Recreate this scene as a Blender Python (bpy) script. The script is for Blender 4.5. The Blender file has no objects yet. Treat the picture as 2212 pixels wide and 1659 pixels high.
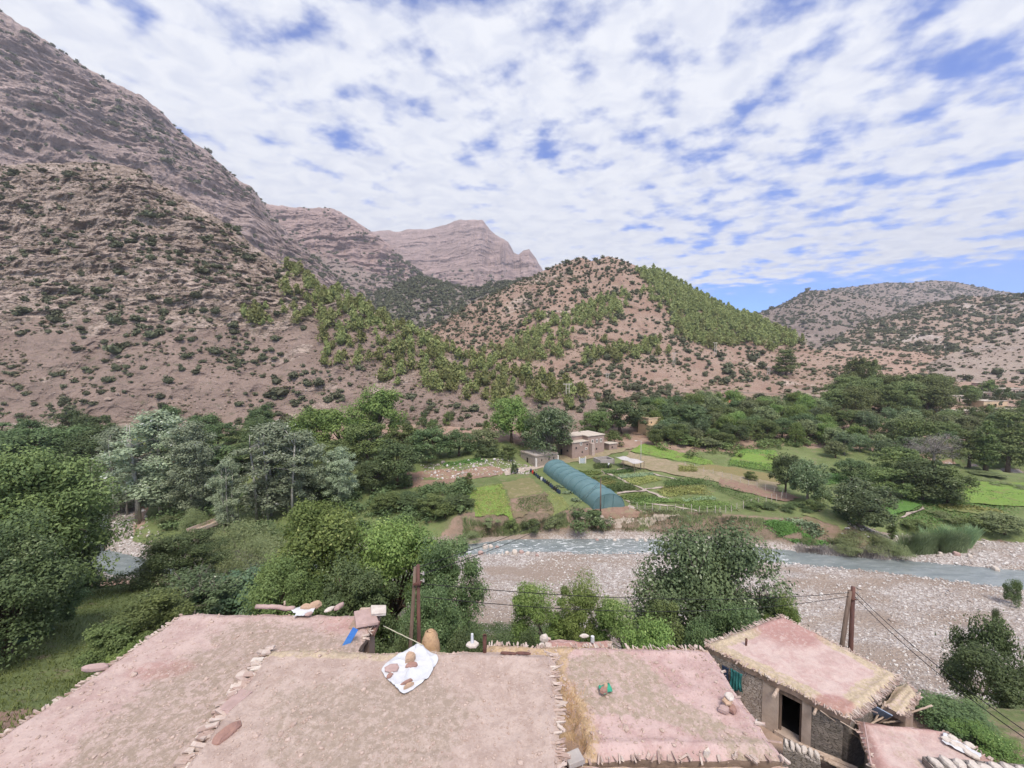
import bpy, bmesh, math, random
import numpy as np
from mathutils import Vector, Matrix
R = math.radians
sc = bpy.context.scene
COL = sc.collection
random.seed(7)
# ------------------------------------------------------------------ camera, sky, sun, exposure
CAMZ, F, PITCH = 31.0, 850.0, R(2.63)
cam_d = bpy.data.cameras.new('camera'); cam = bpy.data.objects.new('camera', cam_d); COL.objects.link(cam)
cam.location = (0, 0, CAMZ); cam.rotation_euler = (R(90) - PITCH, 0, 0)
cam_d.sensor_width = 36.0; cam_d.lens = 36.0 * F / 2212.0; cam_d.clip_start = 0.1; cam_d.clip_end = 20000
sc.camera = cam
SUN_EL, SUN_AZ = 58.0, 168.0          # azimuth clockwise from north (+Y), sun behind and left of the camera
world = bpy.data.worlds.new('World'); sc.world = world; world.use_nodes = True
nt = world.node_tree; nt.nodes.clear(); N = nt.nodes.new; Lk = nt.links.new
def wmath(op, a, b=None, c=None, clamp=False):
    n = N('ShaderNodeMath'); n.operation = op; n.use_clamp = clamp
    for i, v in enumerate((a, b, c)):
        if v is None: continue
        if isinstance(v, (int, float)): n.inputs[i].default_value = v
        else: Lk(v, n.inputs[i])
    return n.outputs[0]
sky = N('ShaderNodeTexSky'); sky.sky_type = 'NISHITA'; sky.sun_disc = False
sky.sun_elevation = R(SUN_EL); sky.sun_rotation = R(SUN_AZ); sky.altitude = 1500; sky.air_density = 1.0; sky.dust_density = 0.3; sky.ozone_density = 3.0
bg = N('ShaderNodeBackground'); bg.inputs[1].default_value = 0.12
tint = N('ShaderNodeMix'); tint.data_type = 'RGBA'; tint.blend_type = 'MULTIPLY'; tint.inputs[0].default_value = 1.0; Lk(sky.outputs[0], tint.inputs[6]); tint.inputs[7].default_value = (0.60, 0.78, 1.25, 1); Lk(tint.outputs[2], bg.inputs[0])
tc = N('ShaderNodeTexCoord'); sep = N('ShaderNodeSeparateXYZ'); Lk(tc.outputs['Generated'], sep.inputs[0])
dz = wmath('MAXIMUM', sep.outputs[2], 0.0)
den = wmath('ADD', dz, 0.10)
u = wmath('DIVIDE', sep.outputs[0], den); v = wmath('DIVIDE', sep.outputs[1], den)
cmb = N('ShaderNodeCombineXYZ'); Lk(u, cmb.inputs[0]); Lk(v, cmb.inputs[1])
def wnoise(scale, detail, rough, dist=0.0, off=(0, 0, 0), rot=0.0, sy=1.0):
    m = N('ShaderNodeMapping'); m.inputs['Location'].default_value = off; m.inputs['Rotation'].default_value = (0, 0, rot)
    m.inputs['Scale'].default_value = (1, sy, 1)
    Lk(cmb.outputs[0], m.inputs[0]); n = N('ShaderNodeTexNoise'); n.noise_dimensions = '2D'; Lk(m.outputs[0], n.inputs['Vector'])
    n.inputs['Scale'].default_value = scale; n.inputs['Detail'].default_value = detail; n.inputs['Roughness'].default_value = rough
    n.inputs['Distortion'].default_value = dist
    return n.outputs[0]
puff = wnoise(6.6, 5, 0.52, 0.0, (3.1, 1.7, 0), 0.5, 1.2)
puff2 = wnoise(2.5, 3, 0.5, 0.0, (8.4, 2.2, 0), 0.2)
big = wnoise(0.62, 2, 0.5, 0.0, (1.3, 4.1, 0))
# coverage: whiter to the left and ahead, more open to the right and overhead; a clear strip low on the right
right = wmath('MULTIPLY', sep.outputs[0], -0.16)
s = wmath('ADD', wmath('MULTIPLY', puff, 0.95), wmath('MULTIPLY', puff2, 0.6))
s = wmath('ADD', s, wmath('MULTIPLY', big, 0.62))
s = wmath('ADD', s, right)
low = N('ShaderNodeMapRange'); low.interpolation_type = 'SMOOTHSTEP'
low.inputs['From Min'].default_value = 0.11; low.inputs['From Max'].default_value = 0.225; low.inputs['To Min'].default_value = -0.9; low.inputs['To Max'].default_value = 0.0
skew = wmath('SUBTRACT', dz, wmath('MULTIPLY', wmath('MAXIMUM', wmath('SUBTRACT', sep.outputs[0], 0.2), 0.0), -0.02))
Lk(skew, low.inputs['Value'])
s = wmath('ADD', s, low.outputs[0])
hi_ = N('ShaderNodeMapRange'); hi_.inputs['From Min'].default_value = 0.35; hi_.inputs['From Max'].default_value = 0.75
hi_.inputs['To Min'].default_value = 0.0; hi_.inputs['To Max'].default_value = -0.14; Lk(dz, hi_.inputs['Value'])
s = wmath('ADD', s, hi_.outputs[0])
cov = N('ShaderNodeMapRange'); cov.interpolation_type = 'SMOOTHSTEP'
cov.inputs['From Min'].default_value = 0.64; cov.inputs['From Max'].default_value = 1.02; Lk(s, cov.inputs['Value'])
veil = N('ShaderNodeMapRange'); veil.interpolation_type = 'SMOOTHSTEP'; veil.inputs['From Min'].default_value = 0.55; veil.inputs['From Max'].default_value = 1.0; veil.inputs['To Max'].default_value = 0.30; Lk(s, veil.inputs['Value'])
covm = wmath('MAXIMUM', wmath('MULTIPLY', cov.outputs[0], 0.94), veil.outputs[0])
shade = wnoise(9.0, 4, 0.55, 0.4, (5.2, 9.7, 0), 0.5, 1.3)
cr = N('ShaderNodeValToRGB'); cr.color_ramp.elements[0].position = 0.3; cr.color_ramp.elements[1].position = 0.62
cr.color_ramp.elements[0].color = (0.50, 0.52, 0.58, 1); cr.color_ramp.elements[1].color = (0.60, 0.61, 0.635, 1)
Lk(shade, cr.inputs[0])
bgc = N('ShaderNodeBackground'); bgc.inputs[1].default_value = 1.0; Lk(cr.outputs[0], bgc.inputs[0])
mx = N('ShaderNodeMixShader'); Lk(covm, mx.inputs[0]); Lk(bg.outputs[0], mx.inputs[1]); Lk(bgc.outputs[0], mx.inputs[2])
wo = N('ShaderNodeOutputWorld'); Lk(mx.outputs[0], wo.inputs['Surface'])
sun_d = bpy.data.lights.new('sun', 'SUN'); sun = bpy.data.objects.new('sun', sun_d); COL.objects.link(sun)
sun_d.energy = 2.7; sun_d.angle = R(24); sun_d.color = (1.0, 0.90, 0.76)
_sd = Vector((math.sin(R(SUN_AZ)) * math.cos(R(SUN_EL)), math.cos(R(SUN_AZ)) * math.cos(R(SUN_EL)), math.sin(R(SUN_EL))))
sun.rotation_euler = _sd.to_track_quat('Z', 'Y').to_euler(); sun.location = (0, -20, 80)
sc.view_settings.view_transform = 'Standard'; sc.view_settings.look = 'None'; sc.view_settings.exposure = 0.80; sc.view_settings.gamma = 1
sc.render.engine = 'CYCLES'
cy = sc.cycles; cy.use_denoising = True; cy.use_adaptive_sampling = True; cy.adaptive_threshold = 0.02
cy.max_bounces = 5; cy.diffuse_bounces = 2; cy.glossy_bounces = 2; cy.transmission_bounces = 3; cy.volume_bounces = 0; cy.transparent_max_bounces = 6
# ------------------------------------------------------------------ pixel <-> place helpers (2212 x 1659 survey of the photograph)
CP, SP = math.cos(PITCH), math.sin(PITCH)
def W(px, py, D):
    cx = (px - 1106) / F; cyy = (829.5 - py) / F
    dy = CP + SP * cyy; dzz = -SP + CP * cyy
    return (cx / dy * D, D, CAMZ + dzz / dy * D) if not isinstance(px, np.ndarray) and not isinstance(py, np.ndarray) else np.stack([cx / dy * D, D + 0 * cx, CAMZ + dzz / dy * D], -1)
def proj(P):
    P = np.asarray(P, float); x, y, z = P[..., 0], P[..., 1], P[..., 2] - CAMZ
    d = y * CP - z * SP; upc = y * SP + z * CP
    return 1106 + F * x / d, 829.5 - F * upc / d
# ------------------------------------------------------------------ numpy noise
def _h(ix, iy, iz, seed):
    n = (ix.astype(np.int64) * 374761393 + iy.astype(np.int64) * 668265263 + iz.astype(np.int64) * 2147483647 % 982451653 + iz.astype(np.int64) * 40503 + seed * 1274126177) & 0xFFFFFFFF
    n = ((n ^ (n >> 13)) * 1274126177) & 0xFFFFFFFF
    n = n ^ (n >> 16)
    return (n & 0xFFFF) / 32767.5 - 1.0
def vn(x, y, z=0.0, seed=0):
    x = np.asarray(x, float); y = np.asarray(y, float) + 0 * x; z = np.asarray(z, float) + 0 * x
    ix, iy, iz = np.floor(x), np.floor(y), np.floor(z)
    fx, fy, fz = x - ix, y - iy, z - iz
    fx, fy, fz = [t * t * t * (t * (t * 6 - 15) + 10) for t in (fx, fy, fz)]
    r = 0
    for a in (0, 1):
        for b in (0, 1):
            for c in (0, 1):
                r = r + _h(ix + a, iy + b, iz + c, seed) * (fx if a else 1 - fx) * (fy if b else 1 - fy) * (fz if c else 1 - fz)
    return r
def fbm(x, y, z=0.0, o=4, seed=0, g=0.5):
    r = 0; a = 1; k = 1
    for i in range(o):
        r = r + a * vn(np.asarray(x) * k + 17.3 * i, np.asarray(y) * k + 5.1 * i, np.asarray(z) * k, seed + i); a *= g; k *= 2.03
    return r
def ridge(x, y, z=0.0, o=4, seed=0):
    r = 0; a = 1; k = 1
    for i in range(o):
        r = r + a * (1 - 2 * np.abs(vn(np.asarray(x) * k + 7.7 * i, np.asarray(y) * k, np.asarray(z) * k, seed + i))); a *= 0.5; k *= 2.1
    return r
def sstep(a, b, x):
    t = np.clip((x - a) / (b - a), 0, 1); return t * t * (3 - 2 * t)
# ------------------------------------------------------------------ object helpers
def tag(o, label=None, cat=None, group=None, kind=None):
    if label: o['label'] = label
    if cat: o['category'] = cat
    if group: o['group'] = group
    if kind: o['kind'] = kind
    return o
def empty(name, loc, rz=0.0):
    o = bpy.data.objects.new(name, None); COL.objects.link(o); o.location = loc; o.rotation_euler = (0, 0, rz); o.empty_display_size = 0.3
    return o
def link(name, me, mt=None, parent=None, smooth=False):
    if mt is not None:
        for m in (mt if isinstance(mt, (list, tuple)) else [mt]): me.materials.append(m)
    o = bpy.data.objects.new(name, me); COL.objects.link(o)
    if parent is not None: o.parent = parent
    if smooth: me.polygons.foreach_set('use_smooth', [True] * len(me.polygons))
    return o
def npmesh(name, V, Fc, rnd=None, smooth=False, attrs=None):
    V = np.asarray(V, np.float32).reshape(-1, 3); Fc = np.asarray(Fc, np.int32); k = Fc.shape[1]
    me = bpy.data.meshes.new(name)
    me.vertices.add(len(V)); me.vertices.foreach_set('co', V.ravel())
    me.loops.add(Fc.size); me.loops.foreach_set('vertex_index', Fc.ravel())
    me.polygons.add(len(Fc)); me.polygons.foreach_set('loop_start', np.arange(0, Fc.size, k, dtype=np.int32))
    me.polygons.foreach_set('loop_total', np.full(len(Fc), k, np.int32))
    me.update(calc_edges=True)
    me.polygons.foreach_set('use_smooth', np.full(len(Fc), smooth))
    if rnd is not None:
        at = me.attributes.new('rnd', 'FLOAT', 'FACE'); at.data.foreach_set('value', np.asarray(rnd, np.float32))
    for nm, arr in (attrs or {}).items():
        at = me.attributes.new(nm, 'FLOAT', 'POINT'); at.data.foreach_set('value', np.asarray(arr, np.float32).ravel())
    return me
class MB:
    """collects boxes, tubes, stones; build() links them as one mesh"""
    def __init__(s): s.v = []; s.f = []
    def add(s, vs, fs):
        n = len(s.v); s.v += [tuple(p) for p in vs]; s.f += [tuple(i + n for i in f) for f in fs]; return s
    def box(s, c, d, rz=0.0, rx=0.0, ry=0.0, jit=0.0):
        M = Matrix.Translation(c) @ Matrix.Rotation(rz, 4, 'Z') @ Matrix.Rotation(ry, 4, 'Y') @ Matrix.Rotation(rx, 4, 'X')
        vs = [M @ Vector(((x - .5) * d[0] * (1 + random.uniform(-jit, jit)), (y - .5) * d[1] * (1 + random.uniform(-jit, jit)), (z - .5) * d[2] * (1 + random.uniform(-jit, jit)))) for x in (0, 1) for y in (0, 1) for z in (0, 1)]
        return s.add(vs, [(0, 1, 3, 2), (4, 6, 7, 5), (0, 4, 5, 1), (2, 3, 7, 6), (0, 2, 6, 4), (1, 5, 7, 3)])
    def tube(s, pts, rad, n=6, cap=True):
        pts = [Vector(p) for p in pts]; rad = rad if isinstance(rad, (list, tuple)) else [rad] * len(pts)
        rings = []
        for i, p in enumerate(pts):
            t = (pts[min(i + 1, len(pts) - 1)] - pts[max(i - 1, 0)])
            t = t.normalized() if t.length > 1e-6 else Vector((0, 0, 1))
            a = t.orthogonal().normalized() if i == 0 else (a - t * a.dot(t)).normalized()
            b = t.cross(a)
            rings.append([p + (a * math.cos(2 * math.pi * k / n) + b * math.sin(2 * math.pi * k / n)) * rad[i] for k in range(n)])
        vs = [q for r in rings for q in r]; fs = []
        for i in range(len(pts) - 1):
            for k in range(n): fs.append((i * n + k, i * n + (k + 1) % n, (i + 1) * n + (k + 1) % n, (i + 1) * n + k))
        if cap: fs += [tuple(range(n))[::-1], tuple((len(pts) - 1) * n + k for k in range(n))]
        return s.add(vs, fs)
    def stone(s, c, d, rz=0.0, seed=None, flat=0.5, lean=0.0):
        """an irregular many-sided stone"""
        r = random.Random(seed if seed is not None else random.random())
        n = r.choice((6, 7, 8)); vs = []
        M = Matrix.Translation(c) @ Matrix.Rotation(rz, 4, 'Z') @ Matrix.Rotation(lean, 4, 'Y')
        prof = [(.72, -.5), (1, -.2), (.97, .22), (.7, .5)]
        base = [r.uniform(.78, 1.1) for _ in range(n)]
        for (k, h) in prof:
            for i in range(n):
                a = 2 * math.pi * (i + r.uniform(-.12, .12)) / n
                vs.append(M @ Vector((math.cos(a) * .5 * k * base[i] * d[0], math.sin(a) * .5 * k * base[i] * d[1], (h + r.uniform(-.06, .06)) * d[2])))
        fs = [tuple(range(n))[::-1], tuple(3 * n + i for i in range(n))]
        for j in range(3):
            for i in range(n): fs.append((j * n + i, j * n + (i + 1) % n, (j + 1) * n + (i + 1) % n, (j + 1) * n + i))
        return s.add(vs, fs)
    def build(s, name, mt, parent=None, smooth=False, local=None):
        me = bpy.data.meshes.new(name); me.from_pydata([Vector(p) for p in s.v], [], s.f); me.update()
        return link(name, me, mt, parent, smooth)
# ------------------------------------------------------------------ materials
class Nodes:
    def __init__(s, name):
        s.m = bpy.data.materials.new(name); s.m.use_nodes = True; s.t = s.m.node_tree; s.t.nodes.clear()
        s.out = s.t.nodes.new('ShaderNodeOutputMaterial'); s.tc = s.t.nodes.new('ShaderNodeTexCoord')
    def n(s, typ, **kw):
        x = s.t.nodes.new(typ)
        for k, v_ in kw.items(): setattr(x, k, v_)
        return x
    def l(s, a, b): s.t.links.new(a, b)
    def set(s, inp, v_):
        if isinstance(v_, (int, float)): inp.default_value = v_
        elif isinstance(v_, tuple): inp.default_value = v_ if len(v_) != 3 or len(inp.default_value) == 3 else (*v_, 1)
        else: s.l(v_, inp)
    def math(s, op, a, b=0.0, clamp=False):
        x = s.n('ShaderNodeMath', operation=op, use_clamp=clamp); s.set(x.inputs[0], a); s.set(x.inputs[1], b); return x.outputs[0]
    def coords(s, scale=(1, 1, 1), rot=(0, 0, 0), src='Object'):
        if src == 'World': o = s.n('ShaderNodeNewGeometry').outputs['Position']
        else: o = s.tc.outputs[src]
        m = s.n('ShaderNodeMapping'); m.inputs['Scale'].default_value = scale; m.inputs['Rotation'].default_value = rot; s.l(o, m.inputs[0]); return m.outputs[0]
    def noise(s, scale, detail=4, rough=0.55, vec=None, dist=0.0, lo=None, hi=None):
        x = s.n('ShaderNodeTexNoise'); s.set(x.inputs['Vector'], vec if vec is not None else s.coords())
        x.inputs['Scale'].default_value = scale; x.inputs['Detail'].default_value = detail; x.inputs['Roughness'].default_value = rough; x.inputs['Distortion'].default_value = dist
        return s.rng(x.outputs[0], lo, hi) if lo is not None else x.outputs[0]
    def voro(s, scale, vec=None, feature='F1', out='Distance', rnd=1.0):
        x = s.n('ShaderNodeTexVoronoi', feature=feature); s.set(x.inputs['Vector'], vec if vec is not None else s.coords())
        x.inputs['Scale'].default_value = scale; x.inputs['Randomness'].default_value = rnd; return x.outputs[out]
    def rng(s, val, lo, hi, a=0.0, b=1.0):
        x = s.n('ShaderNodeMapRange', interpolation_type='SMOOTHSTEP'); s.set(x.inputs['Value'], val)
        x.inputs['From Min'].default_value = lo; x.inputs['From Max'].default_value = hi; x.inputs['To Min'].default_value = a; x.inputs['To Max'].default_value = b; return x.outputs[0]
    def mix(s, f, a, b, mode='MIX'):
        x = s.n('ShaderNodeMix', data_type='RGBA', blend_type=mode); s.set(x.inputs[0], f); s.set(x.inputs[6], a); s.set(x.inputs[7], b); return x.outputs[2]
    def attr(s, nm): return s.n('ShaderNodeAttribute', attribute_name=nm).outputs['Fac']
    def bump(s, h, strength=0.5, dist=0.1):
        x = s.n('ShaderNodeBump'); x.inputs['Strength'].default_value = strength; x.inputs['Distance'].default_value = dist; s.l(h, x.inputs['Height']); return x.outputs[0]
    def fin(s, col, rough=0.9, normal=None, spec=0.2, metal=0.0, transl=None):
        p = s.n('ShaderNodeBsdfPrincipled'); s.set(p.inputs['Base Color'], col); s.set(p.inputs['Roughness'], rough)
        p.inputs['Specular IOR Level'].default_value = spec; p.inputs['Metallic'].default_value = metal
        if normal is not None: s.l(normal, p.inputs['Normal'])
        sh = p.outputs[0]
        if transl is not None:
            t = s.n('ShaderNodeBsdfTranslucent'); s.set(t.inputs[0], col); mxx = s.n('ShaderNodeMixShader'); mxx.inputs[0].default_value = transl
            s.l(sh, mxx.inputs[1]); s.l(t.outputs[0], mxx.inputs[2]); sh = mxx.outputs[0]
        s.l(sh, s.out.inputs['Surface']); return s.m
def simple(name, c1, c2=None, scale=3.0, rough=0.85, spec=0.2, bump=0.0, metal=0.0, src='Object', stretch=(1, 1, 1)):
    s = Nodes(name); vec = s.coords(scale=stretch, src=src)
    n1 = s.noise(scale, 5, 0.6, vec, lo=0.3, hi=0.7)
    col = s.mix(n1, c1, c2 if c2 else tuple(x * 0.75 for x in c1))
    return s.fin(col, rough, s.bump(s.noise(scale * 3, 4, 0.6, vec), bump, 0.05) if bump else None, spec, metal)
def leafmat(name, dark, light, transl=0.25, tip=None, rough=0.6, spec=0.25):
    s = Nodes(name); r = s.attr('rnd')
    oi = s.n('ShaderNodeObjectInfo').outputs['Random']
    n1 = s.noise(0.35, 2, 0.5, s.coords(src='World'), lo=0.3, hi=0.7)
    gain = 1.32; dark, light, tip = [tuple(min(x * gain, .8) for x in c_) if c_ else None for c_ in (dark, light, tip)]
    f = s.math('ADD', s.math('MULTIPLY', r, 0.62), s.math('MULTIPLY', n1, 0.38), True)
    col = s.mix(f, dark, light)
    if tip: col = s.mix(s.rng(r, 0.84, 0.99), col, tip)
    hs = s.n('ShaderNodeHueSaturation'); s.set(hs.inputs['Color'], col); s.set(hs.inputs['Value'], s.rng(oi, 0, 1, 0.78, 1.22)); s.set(hs.inputs['Hue'], s.rng(oi, 0, 1, 0.482, 0.510))
    return s.fin(hs.outputs[0], rough, None, spec, transl=transl)
def barkmat(name, c1, c2, sc_=6):
    s = Nodes(name); vec = s.coords(scale=(1, 1, 0.25)); n1 = s.noise(sc_, 5, 0.65, vec, lo=0.3, hi=0.7)
    return s.fin(s.mix(n1, c1, c2), 0.95, s.bump(n1, 0.6, 0.05))
# ------------------------------------------------------------------ the valley floor as a height function
RIV = np.array([(-118, 128, 2.5), (-104, 104, 2.5), (-94, 90, 2.2), (-80, 74, 2.3), (-69, 62.5, 2.6), (-58, 59, 2.4), (-36, 59.3, 2.0), (-20, 62.6, 2.2), (-8.6, 64.6, 2.0), (0, 66.3, 2.5), (23, 66.3, 2.9), (43, 62.8, 2.6), (56, 60.0, 2.6), (72, 55.8, 3.4), (95, 50, 4.5), (150, 44, 6)], float)
RIV2 = np.array([(300, 75, 6), (170, 100, 6), (138, 108, 4.5), (128, 116, 4), (118, 128, 3), (112, 150, 3)], float)
def pld(X, Y, P):
    X = np.asarray(X, float); Y = np.asarray(Y, float); best = np.full(X.shape, 1e9)
    for a, b in zip(P[:-1], P[1:]):
        dx, dy = b[0] - a[0], b[1] - a[1]
        t = np.clip(((X - a[0]) * dx + (Y - a[1]) * dy) / (dx * dx + dy * dy), 0, 1)
        d = np.hypot(X - a[0] - t * dx, Y - a[1] - t * dy) - (a[2] + t * (b[2] - a[2]))
        best = np.minimum(best, d)
    return best
def ycen(X): return np.interp(X, RIV[4:, 0], RIV[4:, 1])
def valley(X, Y, detail=True):
    X = np.asarray(X, float); Y = np.asarray(Y, float)
    dr = pld(X, Y, RIV); dr2 = pld(X, Y, RIV2)
    # village side: terraces falling to the gravel
    sL = np.interp(Y, [-20, 8, 12, 17, 24, 30, 38, 46, 54, 58], [20, 19.5, 18, 14.5, 11.2, 9.3, 7.6, 4.6, 1.6, .5])
    sC = np.interp(Y, [-20, 8, 12, 16, 22, 30, 38, 44, 48, 58], [20, 19.5, 18, 16, 12.5, 8.6, 4.0, 1.0, .45, .4])
    sR = np.interp(Y, [-20, 8, 12, 16.5, 19, 22, 26, 30, 34, 38, 58], [15.6, 15.4, 15.2, 14.6, 13.8, 11, 7, 3.4, 1.1, .5, .4])
    near = sL + (sC - sL) * sstep(-18, -9, X) ; near = near + (sR - near) * sstep(6, 9, X)
    near = near + sstep(30, 70, np.abs(X)) * 1.5 * sstep(50, 30, Y)
    # far side: bank, farmland, rise to the hills
    dfar = np.maximum(dr, 0)
    bankC = np.interp(dfar, [0, 1.2, 2.6, 3.6, 6, 10], [0.05, .3, .9, 3.2, 3.7, 3.9])
    bankL = np.interp(dfar, [0, 1.5, 5, 12, 22], [0.05, .5, 1.6, 2.6, 3.2])
    bankR = np.interp(dfar, [0, 1.5, 10, 13, 20], [0.05, .35, .7, 2.4, 3.3])
    bk = bankL + (bankC - bankL) * sstep(-16, -9, X); bk = bk + (bankR - bk) * sstep(58, 68, X)
    up = np.interp(Y, [70, 95, 108, 118, 130, 150, 180, 220, 300, 500], [0, 0, .9, 2.0, 3.2, 4.6, 6.5, 9, 19, 50])
    upL = 2.4 * sstep(94, 101, Y - 0.12 * (X + 20)) * sstep(6, -3, X)
    far = bk + up + upL
    zn = near + 0 * X; farside = Y > np.where(X < -69, 60.5, ycen(X))
    farside = np.where(X < -69, (Y - 60) * 1.0 > (-69 - X) * 3.0, farside)     # left of the side stream stays village side
    lside = np.interp(Y, [60, 75, 100, 140, 200], [1.2, 3, 6, 9, 14])
    zn = np.where((X < -69) & (Y > 56), np.interp(dfar, [0, 1.5, 4, 10], [.05, .5, 1.6, 2.4]) + lside * .4 * sstep(4, 20, dfar), zn)
    zn = np.minimum(zn, 0.35 + 0.05 * np.maximum(dfar, 0) + 3.0 * np.maximum(dfar - 9, 0))
    z = np.where(farside, far, zn)
    # side stream climbs away to the left
    z = np.where((dr < 9) & (X < -66), np.minimum(z, np.interp(np.maximum(dr, 0), [0, 2, 6, 9], [.2, .7, 1.6, 3.5]) + 0.02 * np.maximum(Y - 60, 0)), z)
    z = np.where(dr < 0, np.maximum(dr * .6, -.8), z)
    z = np.where(dr2 < 6, np.minimum(z, np.interp(dr2, [-1, 0, 3, 6], [-.6, .1, 1.0, 3.6])), z)
    if detail:
        rough = sstep(0, 4, dr)
        z = z + rough * (0.16 * fbm(X / 5, Y / 5, o=3, seed=3) + 0.05 * fbm(X / 1.1, Y / 1.1, o=3, seed=5))
        z = z + 0.25 * sstep(9, 0, dr) * sstep(-10, 0, X) * sstep(60, 50, X) * np.abs(fbm(X / 2.2, Y / 2.2, o=3, seed=9)) * (dr > 1)
        z = z + sstep(120, 200, Y) * 1.2 * fbm(X / 22, Y / 22, o=3, seed=8)
    return z
def G(px, py):
    """place on the valley floor seen at a surveyed point"""
    D = np.concatenate([np.arange(4, 140, .1), np.arange(140, 500, .5)])
    a = np.array(W(px, py, 1.0)); P = np.stack([a[0] * D, D, CAMZ + (a[2] - CAMZ) * D], -1)
    z = valley(P[:, 0], P[:, 1], False); k = np.argmax(P[:, 2] <= z)
    if P[k, 2] > z[k]: k = len(D) - 1
    return Vector((P[k, 0], P[k, 1], float(valley(P[k:k + 1, 0], P[k:k + 1, 1])[0])))
def gz(x, y): return float(valley(np.array([x]), np.array([y]))[0])

HZ = {}                                        # what terrain hides, per image column and distance
DB = np.geomspace(4, 4000, 140)
HOR = np.full((760, 140), 9999.0)              # columns of 4 px from -400
def addhor(P):
    px, py = proj(P.reshape(-1, 3)); b = np.clip(((px + 400) / 4).astype(int), 0, 759); d = np.searchsorted(DB, P.reshape(-1, 3)[:, 1]).clip(0, 139)
    ok = (px > -400) & (px < 2640) & (P.reshape(-1, 3)[:, 1] > 2); np.minimum.at(HOR, (b[ok], d[ok]), py[ok])
def visible(P, top):
    """P base points, top their height; True where the top shows above nearer terrain"""
    Q = P.copy(); Q[:, 2] += top; px, py = proj(Q); C = np.minimum.accumulate(HOR, axis=1)
    b = np.clip(((px + 400) / 4).astype(int), 0, 759); d = (np.searchsorted(DB, P[:, 1]) - 2).clip(0, 139)
    return (py < C[b, d] + 1) & (px > -20) & (px < 2232)
def gridfaces(r, c):
    i = np.arange(r * c).reshape(r, c); return np.stack([i[:-1, :-1], i[:-1, 1:], i[1:, 1:], i[1:, :-1]], -1).reshape(-1, 4)

# valley mesh
cols = np.concatenate([np.linspace(-1500, -120, 60), np.linspace(-100, 2312, 620), np.linspace(2330, 3700, 60)])
rows = np.concatenate([np.linspace(-14, 7.8, 12), 1 / np.linspace(1 / 8.0, 1 / 480.0, 560)])
S_ = (cols - 1106) / F
YY, SS = np.meshgrid(rows, S_, indexing='ij'); XX = SS * np.maximum(YY, 12) * 1.0
ZZ = valley(XX, YY)
VG = np.stack([XX, YY, ZZ], -1); addhor(VG[14:])
drm = pld(XX, YY, RIV); drm2 = pld(XX, YY, RIV2)
farm = YY > np.where(XX < -69, 1e9, ycen(XX))
gravel = np.where(~farm & (XX > -69), sstep(4.2, 1.6, ZZ) * sstep(-26, -14, XX) + sstep(2.5, .5, drm), sstep(3.4, 1.2, drm) * (drm < 8))
gravel = np.maximum(gravel, sstep(11, 8, drm) * sstep(58, 66, XX) * farm)
gravel = np.maximum(gravel, sstep(4.5, 1.5, drm) * (XX < -66)); gravel = np.maximum(gravel, sstep(3, 0, drm2))
bankm = sstep(1.2, 2.2, drm) * sstep(6.5, 4.0, drm) * farm * sstep(-14, -8, XX) * sstep(62, 56, XX)
grass = np.where(farm, sstep(132, 108, YY + 8 * fbm(XX / 30, YY / 30, o=2, seed=21)), (ZZ > 1.5) * sstep(-6, -14, XX) * sstep(17, 21, YY) + sstep(3, 6, ZZ) * .5 * (XX >= -12))
grass = np.clip(grass * (1 - np.clip(gravel, 0, 1)) * (1 - bankm), 0, 1)
s = Nodes('valley_ground')
vec = s.coords(src='Object')
g_ = s.attr('gravel'); gr_ = s.attr('grass')
edge = s.noise(0.9, 5, 0.65, vec)
gm = s.rng(s.math('ADD', g_, s.math('MULTIPLY', s.math('SUBTRACT', edge, .5), .8)), .4, .6)
gsm = s.rng(s.math('ADD', gr_, s.math('MULTIPLY', s.math('SUBTRACT', s.noise(0.35, 6, 0.7, vec), .5), 1.1)), .42, .6)
soil = s.mix(s.noise(0.22, 6, 0.65, vec, lo=.35, hi=.65), (0.30, 0.20, 0.155), (0.37, 0.27, 0.215))
soil = s.mix(s.rng(s.noise(3.0, 4, 0.7, vec), .62, .7), soil, (0.45, 0.38, 0.33))
gcol = s.mix(s.noise(0.16, 5, 0.7, vec, lo=.3, hi=.7), (0.12, 0.155, 0.06), (0.185, 0.225, 0.095))
gcol = s.mix(s.rng(s.noise(0.6, 5, .7, vec), .56, .66), gcol, (0.21, 0.19, 0.115))
peb = s.voro(3.6, vec, out='Color'); pv = s.n('ShaderNodeSeparateColor'); s.l(peb, pv.inputs[0])
pd = s.voro(3.6, vec)
pc = s.mix(s.rng(pv.outputs[0], .5, .95), (0.30, 0.265, 0.245), (0.64, 0.625, 0.615))
peb2 = s.voro(9.0, vec, out='Color'); pv2 = s.n('ShaderNodeSeparateColor'); s.l(peb2, pv2.inputs[0])
pc = s.mix(s.rng(pv2.outputs[0], .35, .95), s.mix(.5, pc, (0.28, 0.225, 0.195)), s.mix(.5, pc, (0.62, 0.58, 0.57)))
mudm = s.rng(s.noise(0.085, 5, 0.6, s.coords(scale=(0.7, 1.6, 1))), .46, .60)
gravc = s.mix(s.math('MULTIPLY', mudm, 0.85), pc, (0.30, 0.24, 0.20))
col = s.mix(gsm, soil, gcol); col = s.mix(gm, col, gravc)
col = s.mix(s.attr('bank'), col, s.mix(s.noise(1.1, 5, .7, vec, lo=.3, hi=.7), (0.25, 0.18, 0.145), (0.14, 0.125, 0.085)))
h = s.math('ADD', s.math('MULTIPLY', pd, gm), s.math('MULTIPLY', s.noise(2.5, 6, .7, vec), 1.2))
MAT_VALLEY = s.fin(col, .95, s.bump(h, .7, .25), .15)
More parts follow.
